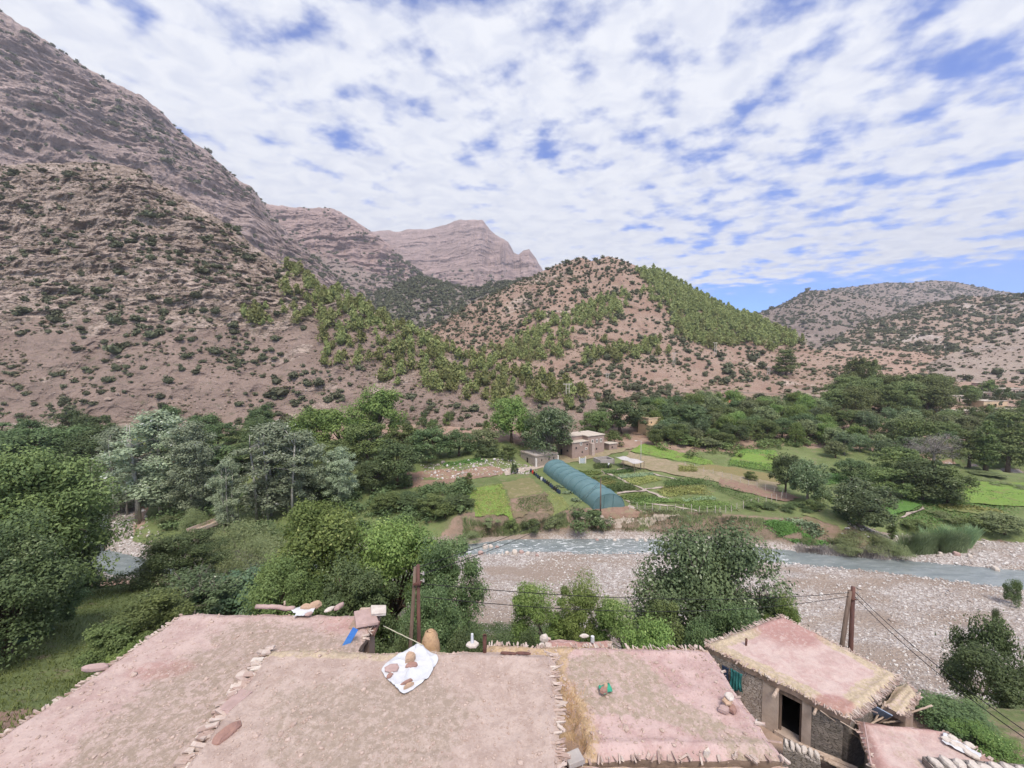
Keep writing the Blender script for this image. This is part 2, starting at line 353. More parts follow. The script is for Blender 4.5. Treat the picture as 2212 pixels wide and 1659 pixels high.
val = link('valley_ground', npmesh('valley_ground', VG, gridfaces(*XX.shape), smooth=True, attrs={'gravel': np.clip(gravel, 0, 1), 'grass': grass, 'bank': bankm}), MAT_VALLEY)
tag(val, kind='structure')

# water
s = Nodes('river_water'); vec = s.coords(scale=(0.45, 1.5, 1)); w1 = s.noise(1.6, 5, .7, vec, dist=.6)
foam = s.math('MULTIPLY', s.rng(s.noise(1.5, 6, .72, s.coords(scale=(.5, 1.4, 1)), dist=.8), .52, .66), s.rng(s.n('ShaderNodeSeparateXYZ').outputs[0], 0, 1) if False else s.attr('foam'))
c = s.mix(s.noise(.5, 4, .6, vec, lo=.3, hi=.7), (0.165, 0.195, 0.205), (0.25, 0.28, 0.285)); c = s.mix(foam, c, (0.75, 0.78, 0.80))
MAT_WATER = s.fin(c, s.math('ADD', s.math('MULTIPLY', foam, .5), .09), s.bump(w1, .35, .12), .5)
def ribbon(name, P, zf, wid=1.5, n=14, sub=10):
    pts = []
    for a, b in zip(P[:-1], P[1:]):
        for k in range(sub): pts.append(a + (b - a) * k / sub)
    pts.append(P[-1]); pts = np.array(pts)
    for _ in range(6): pts[1:-1] = (pts[:-2] + pts[1:-1] * 2 + pts[2:]) / 4
    d = np.gradient(pts[:, :2], axis=0); d /= np.linalg.norm(d, axis=1)[:, None]; nrm = np.stack([-d[:, 1], d[:, 0]], -1)
    t = np.linspace(-1, 1, n); V = pts[:, None, :2] + nrm[:, None, :] * (t[None, :, None] * (pts[:, 2] + wid)[:, None, None])
    Z = np.zeros(V.shape[:2]) + zf(V[..., 0], V[..., 1]); V = np.concatenate([V, Z[..., None]], -1)
    fo = sstep(70, 30, np.abs(V[..., 0] - 8)) * 0.9 + .12; fo = np.where(V[..., 0] > 45, .12, fo)
    return tag(link(name, npmesh(name, V, gridfaces(*V.shape[:2])[:, ::-1], smooth=True, attrs={'foam': fo}), MAT_WATER), kind='structure')
ribbon('river', RIV[4:], lambda x, y: 0.02 + 0 * x)
ribbon('side_stream', RIV[:5], lambda x, y: 0.03 + 0.012 * np.maximum(y - 62, 0), wid=-.8)
ribbon('river_bend', RIV2, lambda x, y: 0.02 + 0 * x, wid=.8)

# ------------------------------------------------------------------ hills and mountains: real-distance slopes between a foot line and a crest line
LOFT = {}
def loft(name, prof, nc, nr, shape, disp, mt, seed, rock=None, x0=None, x1=None, back=1.35, cj=0.0):
    A = np.array([p[:5] for p in prof], float)          # px, crest_py, D_crest, z_foot, D_foot
    px = np.linspace(x0 if x0 is not None else A[0, 0], x1 if x1 is not None else A[-1, 0], nc)
    cpy = np.interp(px, A[:, 0], A[:, 1]); dc = np.interp(px, A[:, 0], A[:, 2]); zf = np.interp(px, A[:, 0], A[:, 3]); df = np.interp(px, A[:, 0], A[:, 4])
    cpy = cpy + cj * fbm(px / 26, px * 0, o=4, seed=seed)
    Cr = W(px, cpy, 1.0); Cr = np.stack([Cr[:, 0] * dc, dc, CAMZ + (Cr[:, 2] - CAMZ) * dc], -1)
    Ft = np.stack([(px - 1106) / F * df, df, zf], -1)
    t = np.concatenate([np.linspace(0, 1, nr), 1 + np.linspace(0, 1, 14)[1:] * (back - 1)])[:, None]
    g = np.where(t <= 1, shape(np.clip(t, 0, 1), px[None, :]), 1 - (t - 1) * 1.6 - 2.0 * (t - 1) ** 2)
    X = Ft[:, 0] + (Cr[:, 0] - Ft[:, 0]) * t; Y = Ft[:, 1] + (Cr[:, 1] - Ft[:, 1]) * t; Z = Ft[:, 2] + (Cr[:, 2] - Ft[:, 2]) * g
    env = np.clip(np.minimum(t / .06, np.maximum(1 - t, 0) / .12 + .12), 0, 1)
    dh, dv = disp(X, Y, Z, t + 0 * X)
    ln = np.hypot(X, Y); X2 = X - X / ln * dh * env; Y2 = Y - Y / ln * dh * env; Z2 = Z + dv * env
    P = np.stack([X2, Y2, Z2], -1); addhor(P)
    rk = rock(X, Y, Z, t + 0 * X) if rock is not None else np.zeros_like(X)
    o = link(name, npmesh(name, P, gridfaces(*X.shape), smooth=name not in ('near_hill', 'great_mountain', 'layered_ridge', 'far_peak'), attrs={'rock': np.clip(rk, 0, 1)}), mt); tag(o, kind='structure')
    LOFT[name] = (P, nr, rk); return o
def hillmat(name, soil1, soil2, rock1, rock2, sc_=1.0, veg=None, strata=1.0, tilt=0.0, contrast=.5, bumpd=1.0):
    dk = lambda c_: (c_[0] * .90, c_[1] * .915, c_[2] * .93)
    soil1, soil2, rock1, rock2 = dk(soil1), dk(soil2), dk(rock1), dk(rock2)
    s = Nodes(name); vec = s.coords(); sv = s.coords(scale=(.12, .12, 1.0), rot=(0, tilt, 0)); rk = s.attr('rock')
    so = s.mix(s.noise(0.035 / sc_, 6, .65, vec, lo=.35, hi=.65), soil1, soil2)
    so = s.mix(s.math('MULTIPLY', s.rng(s.noise(0.45 / sc_, 5, .75, vec), .52, .68), .55), so, tuple(x * .62 for x in soil1))
    so = s.mix(s.math('MULTIPLY', s.rng(s.noise(0.9 / sc_, 5, .8, vec), .55, .66), .8), so, rock1)
    so = s.mix(s.math('MULTIPLY', s.rng(s.noise(1.6 / sc_, 5, .8, s.coords(scale=(1, 1, 1.6))), .55, .64), .6), so, tuple(x * .55 for x in soil1))
    n1 = s.noise(0.22 / sc_ * strata, 7, .72, sv, dist=.4); n2 = s.noise(0.09 / sc_, 6, .65, vec)
    ro = s.mix(s.rng(n1, .40, .60), rock2, rock1)
    ro = s.mix(s.math('MULTIPLY', s.rng(s.voro(0.22 / sc_, s.coords(scale=(1, 1, 1.8)), feature='DISTANCE_TO_EDGE'), .0, .10, 1, 0), contrast), ro, tuple(x * .5 for x in rock2))
    ro = s.mix(s.rng(n2, .5, .68), ro, tuple(x * 1.15 for x in rock1))
    f = s.rng(s.math('ADD', rk, s.math('MULTIPLY', s.math('SUBTRACT', s.noise(0.11 / sc_, 6, .7, vec), .5), 1.3)), .42, .58)
    c = s.mix(f, so, ro)
    if veg: c = s.mix(s.math('MULTIPLY', s.rng(s.noise(0.16 / sc_, 6, .75, vec), .56, .66), .6), c, veg)
    h = s.math('ADD', s.math('MULTIPLY', n1, 1.6), s.noise(0.6 / sc_, 6, .75, vec))
    return s.fin(c, .97, s.bump(h, .8, 1.6 * sc_ * bumpd), .1)

# near left hill -------------------------------------------------------
M_L0 = hillmat('near_hillside', (0.29, 0.215, 0.18), (0.37, 0.275, 0.23), (0.52, 0.41, 0.345), (0.23, 0.175, 0.14), .5, veg=(0.13, 0.13, 0.08), tilt=.06, contrast=.7, bumpd=1.6)
P_L0 = [(-420, 352, 255, 6.5, 128), (0, 356, 255, 6.5, 134), (120, 354, 255, 6.5, 136), (185, 353, 255, 6.5, 137), (240, 351, 252, 6.5, 138), (300, 366, 250, 6.5, 139), (350, 402, 250, 6.5, 140), (420, 442, 248, 6.5, 140), (500, 492, 245, 6.5, 140),
        (560, 542, 240, 6.5, 140), (620, 578, 236, 6.5, 140), (680, 612, 232, 6.5, 140), (720, 632, 226, 6.5, 138), (800, 672, 220, 6.5, 136), (880, 710, 214, 6.5, 134), (950, 750, 206, 6.5, 132), (1050, 785, 196, 6.5, 132), (1150, 818, 186, 6.5, 133), (1230, 845, 176, 6.5, 136), (1290, 872, 166, 6.5, 140), (1340, 905, 160, 6, 150)]
def sh_L0(t, px):
    cliff = sstep(700, 350, px)
    a = t ** 1.25
    b = np.interp(t, [0, .12, .30, .50, .56, .72, .80, 1], [0, .08, .25, .40, .50, .66, .80, 1])
    return a + (b - a) * cliff * .85
def dp_L0(X, Y, Z, t):
    m = sstep(40, 70, Z) * sstep(20, -60, X + 25)
    led = ridge(X / 20, Y / 20, Z / 5.0, 5, 31); gul = ridge(X / 34, Y / 60, Z / 90, 4, 33)
    dh = (.5 + 1.7 * m) * led + 3.4 * gul + (.9 + .9 * m) * ridge(X / 8, Y / 8, Z / 6, 4, 35)
    dv = 2.2 * fbm(X / 30, Y / 30, o=4, seed=37) + .6 * fbm(X / 6, Y / 6, o=3, seed=39)
    return dh, dv
rk_L0 = lambda X, Y, Z, t: .95 * sstep(38, 58, Z + 10 * fbm(X / 30, Y / 30, o=3, seed=41)) * sstep(20, -50, X + 30) + .55 * sstep(.25, .7, fbm(X / 26, Y / 26, Z / 12, 3, 43)) + .5 * sstep(22, 8, Z) * sstep(-30, -80, X) * sstep(0, .5, fbm(X / 14, Y / 14, o=3, seed=47))
loft('near_hill', P_L0, 620, 420, sh_L0, dp_L0, M_L0, 30, rk_L0, cj=2.5)

# centre hill ----------------------------------------------------------
M_C = hillmat('centre_hillside', (0.34, 0.225, 0.175), (0.41, 0.30, 0.24), (0.50, 0.40, 0.335), (0.27, 0.185, 0.145), .8, veg=(0.17, 0.15, 0.09))
P_C = [(820, 760, 430, 8, 300), (900, 722, 440, 8, 260), (960, 690, 450, 8, 235), (1020, 655, 455, 8, 215), (1090, 622, 460, 8, 200), (1170, 588, 462, 8, 192), (1215, 568, 462, 8, 190), (1250, 556, 462, 8, 189), (1278, 565, 460, 8, 188), (1314, 553, 460, 8, 187), (1345, 562, 455, 8, 186), (1390, 580, 448, 8, 185), (1430, 596, 440, 8, 184),
       (1500, 634, 425, 8.5, 183), (1560, 662, 405, 9, 183), (1620, 690, 385, 9, 183), (1700, 724, 350, 9, 184), (1760, 752, 320, 9.5, 186), (1810, 778, 290, 10, 190), (1850, 806, 265, 11, 196), (1900, 835, 250, 12, 205)]
def sh_C(t, px):
    return np.interp(t, [0, .10, .28, .45, .7, 1], [0, .035, .12, .27, .60, 1]) * 1.0 + .0 * px
def dp_C(X, Y, Z, t):
    gul = ridge(X / 70, Y / 130, Z / 120, 4, 51)
    terr = np.abs(((Z + 1.5 * fbm(X / 40, Y / 40, o=2, seed=57)) / 2.2) % 1 - .5) * sstep(26, 14, Z) * 2.4
    return 7 * gul + 2.0 * fbm(X / 14, Y / 14, Z / 9, 4, 53) + terr * 1.6, 2.5 * fbm(X / 50, Y / 50, o=4, seed=55)
rk_C = lambda X, Y, Z, t: .7 * sstep(.15, .75, fbm(X / 45, Y / 45, Z / 25, 3, 59)) + .6 * sstep(30, 12, Z) * sstep(-.1, .5, fbm(X / 18, Y / 18, Z / 3, 3, 61))
loft('centre_hill', P_C, 560, 360, sh_C, dp_C, M_C, 50, rk_C, cj=2.0)

# great mountain on the left --------------------------------------------
M_B = hillmat('mountain_rock', (0.41, 0.32, 0.29), (0.45, 0.345, 0.31), (0.53, 0.41, 0.37), (0.32, 0.24, 0.22), 1.9, strata=1.5, tilt=.10, contrast=.35, bumpd=2.0)
P_B = [(-420, -260, 760, 60, 420), (-150, -60, 780, 60, 420), (0, 27, 800, 60, 430), (60, 62, 815, 60, 440), (110, 97, 830, 60, 450), (150, 122, 840, 60, 460), (200, 158, 860, 60, 470), (240, 180, 870, 60, 480), (305, 208, 890, 60, 490), (350, 242, 905, 60, 500), (372, 268, 915, 60, 500), (420, 308, 935, 60, 520),
       (455, 335, 950, 60, 540), (500, 378, 970, 60, 560), (540, 404, 985, 60, 560), (560, 428, 995, 60, 580), (590, 470, 1000, 60, 600), (640, 520, 1000, 60, 620), (700, 575, 1000, 60, 640), (760, 625, 990, 60, 660), (830, 690, 960, 60, 680)]
def dp_B(X, Y, Z, t):
    zt = Z + .10 * X
    led = ridge(X / 260, Y / 260, zt / 26, 5, 71); gul = ridge(X / 120, Y / 200, Z / 420, 4, 73)
    st = np.abs((zt / 30) % 1 - .5) * 14
    return 8 * led + 17 * gul + 5 * ridge(X / 16, Y / 16, Z / 120, 4, 79) * sstep(-.2, .4, fbm(X / 150, Y / 150, Z / 80, 3, 78)) + st * .5 + 6 * ridge(X / 34, Y / 34, Z / 18, 5, 75), 6 * fbm(X / 120, Y / 120, o=4, seed=77)
rk_B = lambda X, Y, Z, t: .95 + 0 * X
loft('great_mountain', P_B, 420, 420, lambda t, px: np.interp(t, [0, .3, .55, .62, .8, 1], [0, .22, .50, .63, .82, 1]) + 0 * px, dp_B, M_B, 70, rk_B, cj=3)

# layered ridge and the far peak ----------------------------------------
M_M = hillmat('ridge_rock', (0.36, 0.285, 0.255), (0.40, 0.31, 0.28), (0.47, 0.345, 0.315), (0.33, 0.235, 0.22), 4.0, strata=1.6, tilt=-.12, contrast=.2, bumpd=1.3)
P_M = [(480, 470, 1500, 120, 900), (560, 436, 1500, 120, 900), (600, 444, 1500, 120, 900), (650, 450, 1500, 120, 900), (715, 449, 1500, 120, 900), (745, 466, 1490, 120, 900), (765, 476, 1480, 120, 900), (795, 496, 1470, 120, 900), (830, 522, 1450, 120, 900), (870, 556, 1430, 120, 900), (905, 585, 1400, 120, 900), (940, 612, 1380, 120, 900), (1000, 660, 1350, 120, 900)]
def dp_M(X, Y, Z, t):
    zt = Z - .14 * X; led = ridge(X / 420, Y / 420, zt / 34, 5, 81)
    return 13 * led * sstep(.35, .6, t) + 24 * ridge(X / 150, Y / 260, Z / 400, 5, 83) + 6 * ridge(X / 50, Y / 50, Z / 40, 4, 84) + np.abs((zt / 30) % 1 - .5) * 11 * sstep(.55, .75, t), 9 * fbm(X / 160, Y / 160, o=4, seed=87)
loft('layered_ridge', P_M, 260, 240, lambda t, px: np.interp(t, [0, .4, .7, .85, 1], [0, .30, .62, .84, 1]) + 0 * px, dp_M, M_M, 80, lambda X, Y, Z, t: .25 + .75 * sstep(.5, .7, t), cj=2.5)
P_P = [(760, 520, 2500, 150, 1500), (800, 500, 2500, 150, 1500), (860, 498, 2500, 150, 1500), (920, 494, 2500, 150, 1500), (960, 484, 2500, 150, 1500), (985, 477, 2500, 150, 1500), (1020, 474, 2480, 150, 1500), (1042, 476, 2470, 150, 1500), (1060, 496, 2450, 150, 1500), (1080, 513, 2430, 150, 1500), (1098, 524, 2420, 150, 1500), (1110, 545, 2410, 150, 1500),
       (1120, 549, 2400, 150, 1500), (1130, 541, 2400, 150, 1500), (1143, 540, 2390, 150, 1500), (1155, 556, 2380, 150, 1500), (1170, 580, 2370, 150, 1500), (1185, 610, 2360, 150, 1500), (1220, 650, 2300, 150, 1500)]
def dp_P(X, Y, Z, t):
    zt = Z - .10 * X
    return 45 * ridge(X / 110, Y / 700, Z / 900, 4, 91) * sstep(1000, 1060, 1106 + F * X / Y) + 14 * ridge(X / 500, Y / 500, zt / 50, 5, 93) + 10 * ridge(X / 70, Y / 70, Z / 80, 4, 94), 12 * fbm(X / 200, Y / 200, o=4, seed=97)
loft('far_peak', P_P, 300, 200, lambda t, px: np.interp(t, [0, .4, .7, 1], [0, .28, .58, 1]) + 0 * px, dp_P, hillmat('peak_rock', (0.36, 0.27, 0.25), (0.40, 0.30, 0.275), (0.43, 0.315, 0.29), (0.30, 0.215, 0.20), 5.5, strata=1.3, tilt=-.1, contrast=.15, bumpd=1.2), 90, lambda X, Y, Z, t: .3 + .7 * sstep(.3, .6, t), cj=2)
# wooded foothill in the gap
M_F = hillmat('foothill_ground', (0.22, 0.20, 0.165), (0.28, 0.23, 0.20), (0.36, 0.29, 0.26), (0.22, 0.18, 0.165), 2.5, veg=(0.09, 0.105, 0.08))
P_F = [(740, 660, 900, 40, 560), (800, 640, 900, 40, 560), (850, 622, 890, 40, 560), (905, 598, 890, 40, 560), (950, 606, 890, 40, 560), (1010, 626, 880, 40, 560), (1060, 618, 880, 40, 560), (1110, 600, 880, 40, 560), (1170, 610, 880, 40, 560), (1240, 640, 870, 40, 560)]
dp_F = lambda X, Y, Z, t: (12 * ridge(X / 90, Y / 150, Z / 200, 4, 101), 6 * fbm(X / 80, Y / 80, o=4, seed=103))
loft('wooded_foothill', P_F, 200, 150, lambda t, px: t ** 1.2 + 0 * px, dp_F, M_F, 100, lambda X, Y, Z, t: .35 + .6 * fbm(X / 90, Y / 90, o=3, seed=105), cj=3)
# right side hills ---------------------------------------------------------
M_R = hillmat('right_hillside', (0.25, 0.20, 0.175), (0.30, 0.235, 0.205), (0.36, 0.29, 0.255), (0.21, 0.165, 0.15), 1.6, veg=(0.18, 0.16, 0.11))
P_R1 = [(1700, 660, 1700, 60, 1100), (1780, 628, 1700, 60, 1100), (1822, 619, 1700, 60, 1100), (1860, 617, 1700, 60, 1100), (1905, 612, 1700, 60, 1100), (1960, 610, 1700, 60, 1100), (2020, 606, 1700, 60, 1100), (2070, 609, 1700, 60, 1100), (2105, 617, 1700, 60, 1100), (2150, 628, 1700, 60, 1100), (2240, 640, 1700, 60, 1100), (2560, 650, 1700, 60, 1100)]
dp_R = lambda X, Y, Z, t: (14 * ridge(X / 130, Y / 200, Z / 200, 4, 111), 8 * fbm(X / 120, Y / 120, o=4, seed=113))
loft('tabletop_hill', P_R1, 200, 110, lambda t, px: t ** .9 + 0 * px, dp_R, M_R, 110, lambda X, Y, Z, t: .2 + .5 * fbm(X / 120, Y / 120, o=3, seed=115), cj=1.5)
P_R0 = [(1540, 712, 1150, 40, 700), (1620, 682, 1150, 40, 700), (1660, 668, 1150, 40, 700), (1700, 652, 1150, 40, 700), (1722, 638, 1150, 40, 700), (1745, 628, 1150, 40, 700), (1790, 629, 1150, 40, 700), (1840, 634, 1150, 40, 700), (1890, 642, 1150, 40, 700), (1950, 656, 1150, 40, 700), (2020, 676, 1120, 40, 700), (2120, 700, 1100, 40, 700), (2560, 740, 1100, 40, 700)]
loft('round_hill', P_R0, 220, 130, lambda t, px: np.interp(t, [0, .5, 1], [0, .42, 1]) + 0 * px, dp_R, M_R, 120, lambda X, Y, Z, t: .2 + .5 * fbm(X / 90, Y / 90, o=3, seed=125), cj=2)
M_R2 = hillmat('scrub_hillside', (0.35, 0.255, 0.205), (0.41, 0.315, 0.255), (0.50, 0.43, 0.385), (0.29, 0.21, 0.17), 1.0, veg=(0.17, 0.15, 0.095))
P_R2 = [(1740, 772, 520, 14, 330), (1790, 742, 560, 14, 330), (1830, 716, 600, 14, 330), (1880, 694, 640, 14, 330), (1930, 680, 660, 14, 330), (1975, 666, 680, 14, 330), (2020, 654, 680, 14, 330), (2070, 645, 680, 14, 330), (2110, 640, 680, 14, 330), (2150, 640, 660, 14, 330), (2212, 634, 640, 14, 330), (2350, 612, 640, 14, 330), (2640, 560, 640, 14, 330)]
dp_R2 = lambda X, Y, Z, t: (7 * ridge(X / 90, Y / 120, Z / 120, 4, 131) + np.abs((Z / 5) % 1 - .5) * 4 * sstep(55, 30, Z), 4 * fbm(X / 60, Y / 60, o=4, seed=133))
loft('scrub_hill', P_R2, 300, 200, lambda t, px: np.interp(t, [0, .3, .6, 1], [0, .16, .50, 1]) + 0 * px, dp_R2, M_R2, 130, lambda X, Y, Z, t: .15 + .7 * fbm(X / 60, Y / 60, Z / 20, 3, 135), cj=2)
P_R3 = [(1930, 812, 360, 14, 262), (1990, 790, 365, 14, 262), (2060, 762, 375, 14, 262), (2130, 738, 385, 14, 262), (2212, 712, 395, 14, 262), (2350, 680, 400, 14, 262), (2640, 640, 400, 14, 262)]
loft('bare_slope', P_R3, 180, 130, lambda t, px: t ** 1.1 + 0 * px, lambda X, Y, Z, t: (3 * ridge(X / 50, Y / 60, Z / 60, 4, 141), 2 * fbm(X / 40, Y / 40, o=4, seed=143)), hillmat('bare_slope_ground', (0.36, 0.28, 0.235), (0.42, 0.34, 0.285), (0.46, 0.39, 0.35), (0.30, 0.235, 0.20), .8, veg=(0.22, 0.20, 0.12)), 140, lambda X, Y, Z, t: .1 + .4 * fbm(X / 40, Y / 40, o=3, seed=145), cj=1)
# a far plain closing the view
pl = npmesh('far_plain', [(-9000, 470, 18), (9000, 470, 18), (9000, 9000, 190), (-9000, 9000, 190)], [(0, 1, 2, 3)])
tag(link('far_plain', pl, M_R), kind='structure')
# ------------------------------------------------------------------ foliage
def rs(seed): return np.random.RandomState(seed)
def unit(r, n):
    v = r.normal(size=(n, 3)); return v / np.linalg.norm(v, axis=1)[:, None]
def leafquads(P, Nrm, size, r, asp=.55, fold=0.0):
    """one small leaf-shaped quad at every point"""
    n = len(P); a = np.cross(Nrm, unit(r, n)); a /= np.linalg.norm(a, axis=1)[:, None] + 1e-9; b = np.cross(Nrm, a)
    sz = (size * r.uniform(.6, 1.35, n))[:, None]
    V = np.stack([P - a * sz * .5, P + b * sz * asp * .5 + a * sz * .05, P + a * sz * .5, P - b * sz * asp * .5 + a * sz * .05], 1).reshape(-1, 3)
    return V, np.arange(4 * n).reshape(n, 4)
def clumps(rx, ry, rz, n, r, lo=.45, hi=.95, zmin=-.75):
    out = []
    while len(out) < n:
        d = unit(r, 1)[0]; d[2] = d[2] if d[2] > zmin else -d[2]
        k = r.uniform(lo ** 3, hi ** 3) ** (1 / 3); out.append((d[0] * rx * k, d[1] * ry * k, d[2] * rz * k))
    return np.array(out)
def crown_pts(cs, rc, per, r, flat=.8):
    n = len(cs) * per; c = np.repeat(cs, per, 0); rr = np.repeat(rc, per)
    d = unit(r, n); k = r.uniform(.15, 1, n) ** .4 * np.where(r.uniform(0, 1, n) < .3, r.uniform(1, 1.55, n), 1)
    P = c + d * (rr * k)[:, None] * np.array([1, 1, flat])
    Nn = d * .55 + unit(r, n) * .6 + np.array([0, 0, .45]); Nn /= np.linalg.norm(Nn, axis=1)[:, None]
    rnd = np.clip(np.repeat(r.uniform(0, 1, len(cs)), per) * .35 + r.uniform(0, 1, n) * .65, 0, 1)
    return P, Nn, rnd
TPL = {}
def tree_template(key, crown_mat, bark_mat, H, rx, cz, rz, ncl, per, leaf, seed, rcl=(.24, .42), ry=None, asp=.55, flat=.8, trunk_r=.35, stems=1, limbs=9, shape='round', crown_name='crown', lean=.0, twig=2):
    """unit tree of height H rooted at z=0; kept as (crown mesh, trunk mesh) and copied"""
    r = rs(seed); rn = random.Random(seed); ry = ry or rx
    if shape == 'round': cs = clumps(rx, ry, rz, ncl, r, .45, 1.0); cs *= (1 + .08 * np.sin(cs[:, :1] / rx * 3 + seed) + .12 * np.cos(cs[:, 1:2] / rx * 4 + seed * 2))
    elif shape == 'cone':
        z = r.uniform(-1, 1, ncl); rad = ((1 - z) / 2) ** .75 * r.uniform(.45, 1, ncl); a = r.uniform(0, 6.28, ncl)
        cs = np.stack([np.cos(a) * rad * rx, np.sin(a) * rad * ry, z * rz], -1)
    elif shape == 'column':
        z = r.uniform(-1, 1, ncl); rad = np.sqrt(np.clip(1 - z * z, 0.05, 1)) * r.uniform(.2, 1, ncl); a = r.uniform(0, 6.28, ncl)
        cs = np.stack([np.cos(a) * rad * rx, np.sin(a) * rad * ry, z * rz], -1)
    elif shape == 'tier':
        z = np.round(r.uniform(-1, 1, ncl) * 3.5) / 3.5 + r.uniform(-.04, .04, ncl); rad = np.sqrt(np.clip(1.05 - .6 * (z + .35) ** 2 - .3 * z, .1, 1)) * r.uniform(.25, 1, ncl); a = r.uniform(0, 6.28, ncl)
        cs = np.stack([np.cos(a) * rad * rx, np.sin(a) * rad * ry, z * rz], -1)
    cs[:, 2] += cz; rc = r.uniform(rcl[0], rcl[1], ncl) * min(rx, 1.4 * rz)
    if shape == 'cone': rc *= np.clip(1.15 - .6 * (cs[:, 2] - cz + rz) / (2 * rz), .35, 1.2)
    rc = rc * r.uniform(.62, 1.2, len(rc)); P, Nn, rnd = crown_pts(cs, rc, per, r, flat)
    V, Fq = leafquads(P, Nn, leaf, r, asp)
    cm = npmesh(key + '_crown', V, Fq, rnd); cm.materials.append(crown_mat)
    mbs = []
    tips = sorted([tuple(c) for c in cs], key=lambda c: rn.random())[:limbs]
    for st in range(stems):
        mb = MB(); mbs.append(mb)
        ox, oy = (0, 0) if stems == 1 else (rn.uniform(-1, 1) * rx * .45, rn.uniform(-1, 1) * ry * .45)
        tr = trunk_r / (1 if stems == 1 else 1.5); fork = cz - rz * (.55 if shape in ('round', 'tier') else -.55)
        top = Vector((ox * 1.25 + lean * H * .1, oy * 1.25, fork)); pts = [(ox, oy, -.6), (ox + rn.uniform(-.1, .1), oy, fork * .35), (ox * 1.1 + rn.uniform(-.15, .15), oy, fork * .7), tuple(top)]
        mb.tube(pts, [tr * 1.35, tr, tr * .85, tr * .6], 7)
        if shape in ('cone', 'column'): mb.tube([tuple(top), (top.x, top.y, cz + rz * .85)], [tr * .6, tr * .12], 5)
        for c in (tips if stems == 1 else tips[st::stems]):
            b0 = top if shape in ('round', 'tier') else Vector((top.x, top.y, min(c[2] - .3, fork)))
            if shape == 'tier': b0 = Vector((top.x, top.y, max(fork * .8, c[2] - .6)))
            e = Vector(c); m = b0.lerp(e, .5) + Vector((rn.uniform(-.1, .1) * rx, rn.uniform(-.1, .1) * rx, .12 * rz))
            mb.tube([tuple(b0 - Vector((0, 0, tr * .3))), tuple(m), tuple(e)], [tr * .5, tr * .3, tr * .1], 5)
            for q in range(twig):
                e2 = e + Vector((rn.uniform(-1, 1), rn.uniform(-1, 1), rn.uniform(-.3, 1))) * rx * .28
                mb.tube([tuple(m.lerp(e, rn.uniform(.3, .9))), tuple(e2)], [tr * .14, tr * .05], 3)
    tms = []
    for mb in mbs:
        tm = bpy.data.meshes.new(key + '_trunk'); tm.from_pydata([Vector(p) for p in mb.v], [], mb.f); tm.update(); tm.materials.append(bark_mat)
        tm.polygons.foreach_set('use_smooth', [True] * len(tm.polygons)); tms.append(tm)
    TPL[key] = (cm, tms, H, rx, crown_name)
def put_tree(name, key, loc, height, width, rz, label, cat='tree', group=None):
    cm, tm, H, rx, cn = TPL[key]; sz = height / H; sx = width / (2 * rx)
    root = empty(name, loc, rz); root.scale = (sx * .87, sx * .87, sz * .95)
    for me, nm in [(t_, 'trunk') for t_ in tm] + [(cm, cn)]:
        c = bpy.data.objects.new(nm, me); COL.objects.link(c); c.parent = root
    return tag(root, label, cat, group)
BARK = barkmat('bark_brown', (0.16, 0.12, 0.09), (0.075, 0.055, 0.045)); BARKP = barkmat('bark_pale', (0.46, 0.45, 0.41), (0.24, 0.23, 0.20), 4); BARKG = barkmat('bark_grey', (0.27, 0.24, 0.22), (0.15, 0.13, 0.12))
LF_WAL = leafmat('walnut_leaves', (0.06, 0.11, 0.032), (0.23, 0.31, 0.095), .32, (0.36, 0.42, 0.17))
LF_DRK = leafmat('dark_leaves', (0.040, 0.068, 0.030), (0.13, 0.18, 0.075), .24, (0.24, 0.29, 0.16))
LF_GRY = leafmat('ash_leaves', (0.05, 0.08, 0.04), (0.155, 0.205, 0.10), .24, (0.36, 0.39, 0.29))
LF_MID = leafmat('orchard_leaves', (0.055, 0.085, 0.032), (0.175, 0.225, 0.08), .25)
LF_OLV = leafmat('olive_leaves', (0.085, 0.115, 0.055), (0.22, 0.25, 0.12), .25)
LF_SIL = leafmat('poplar_leaves', (0.13, 0.17, 0.105), (0.35, 0.41, 0.28), .32, (0.6, 0.62, 0.56), rough=.5)
LF_BLU = leafmat('fig_leaves', (0.05, 0.10, 0.06), (0.13, 0.20, 0.12), .2, (0.26, 0.33, 0.24))
LF_PIN = leafmat('pine_needles', (0.10, 0.125, 0.045), (0.29, 0.31, 0.125), .35)
LF_PND = leafmat('dark_pine_needles', (0.055, 0.078, 0.03), (0.17, 0.205, 0.075), .2)
LF_JUN = leafmat('juniper_leaves', (0.048, 0.055, 0.032), (0.13, 0.138, 0.08), .12)
LF_WIL = leafmat('tamarisk_leaves', (0.12, 0.15, 0.07), (0.24, 0.275, 0.14), .3)
LF_REE = leafmat('reed_leaves', (0.11, 0.17, 0.08), (0.23, 0.31, 0.17), .3)
LF_TWG = leafmat('bare_twigs', (0.17, 0.15, 0.145), (0.30, 0.275, 0.265), .0)
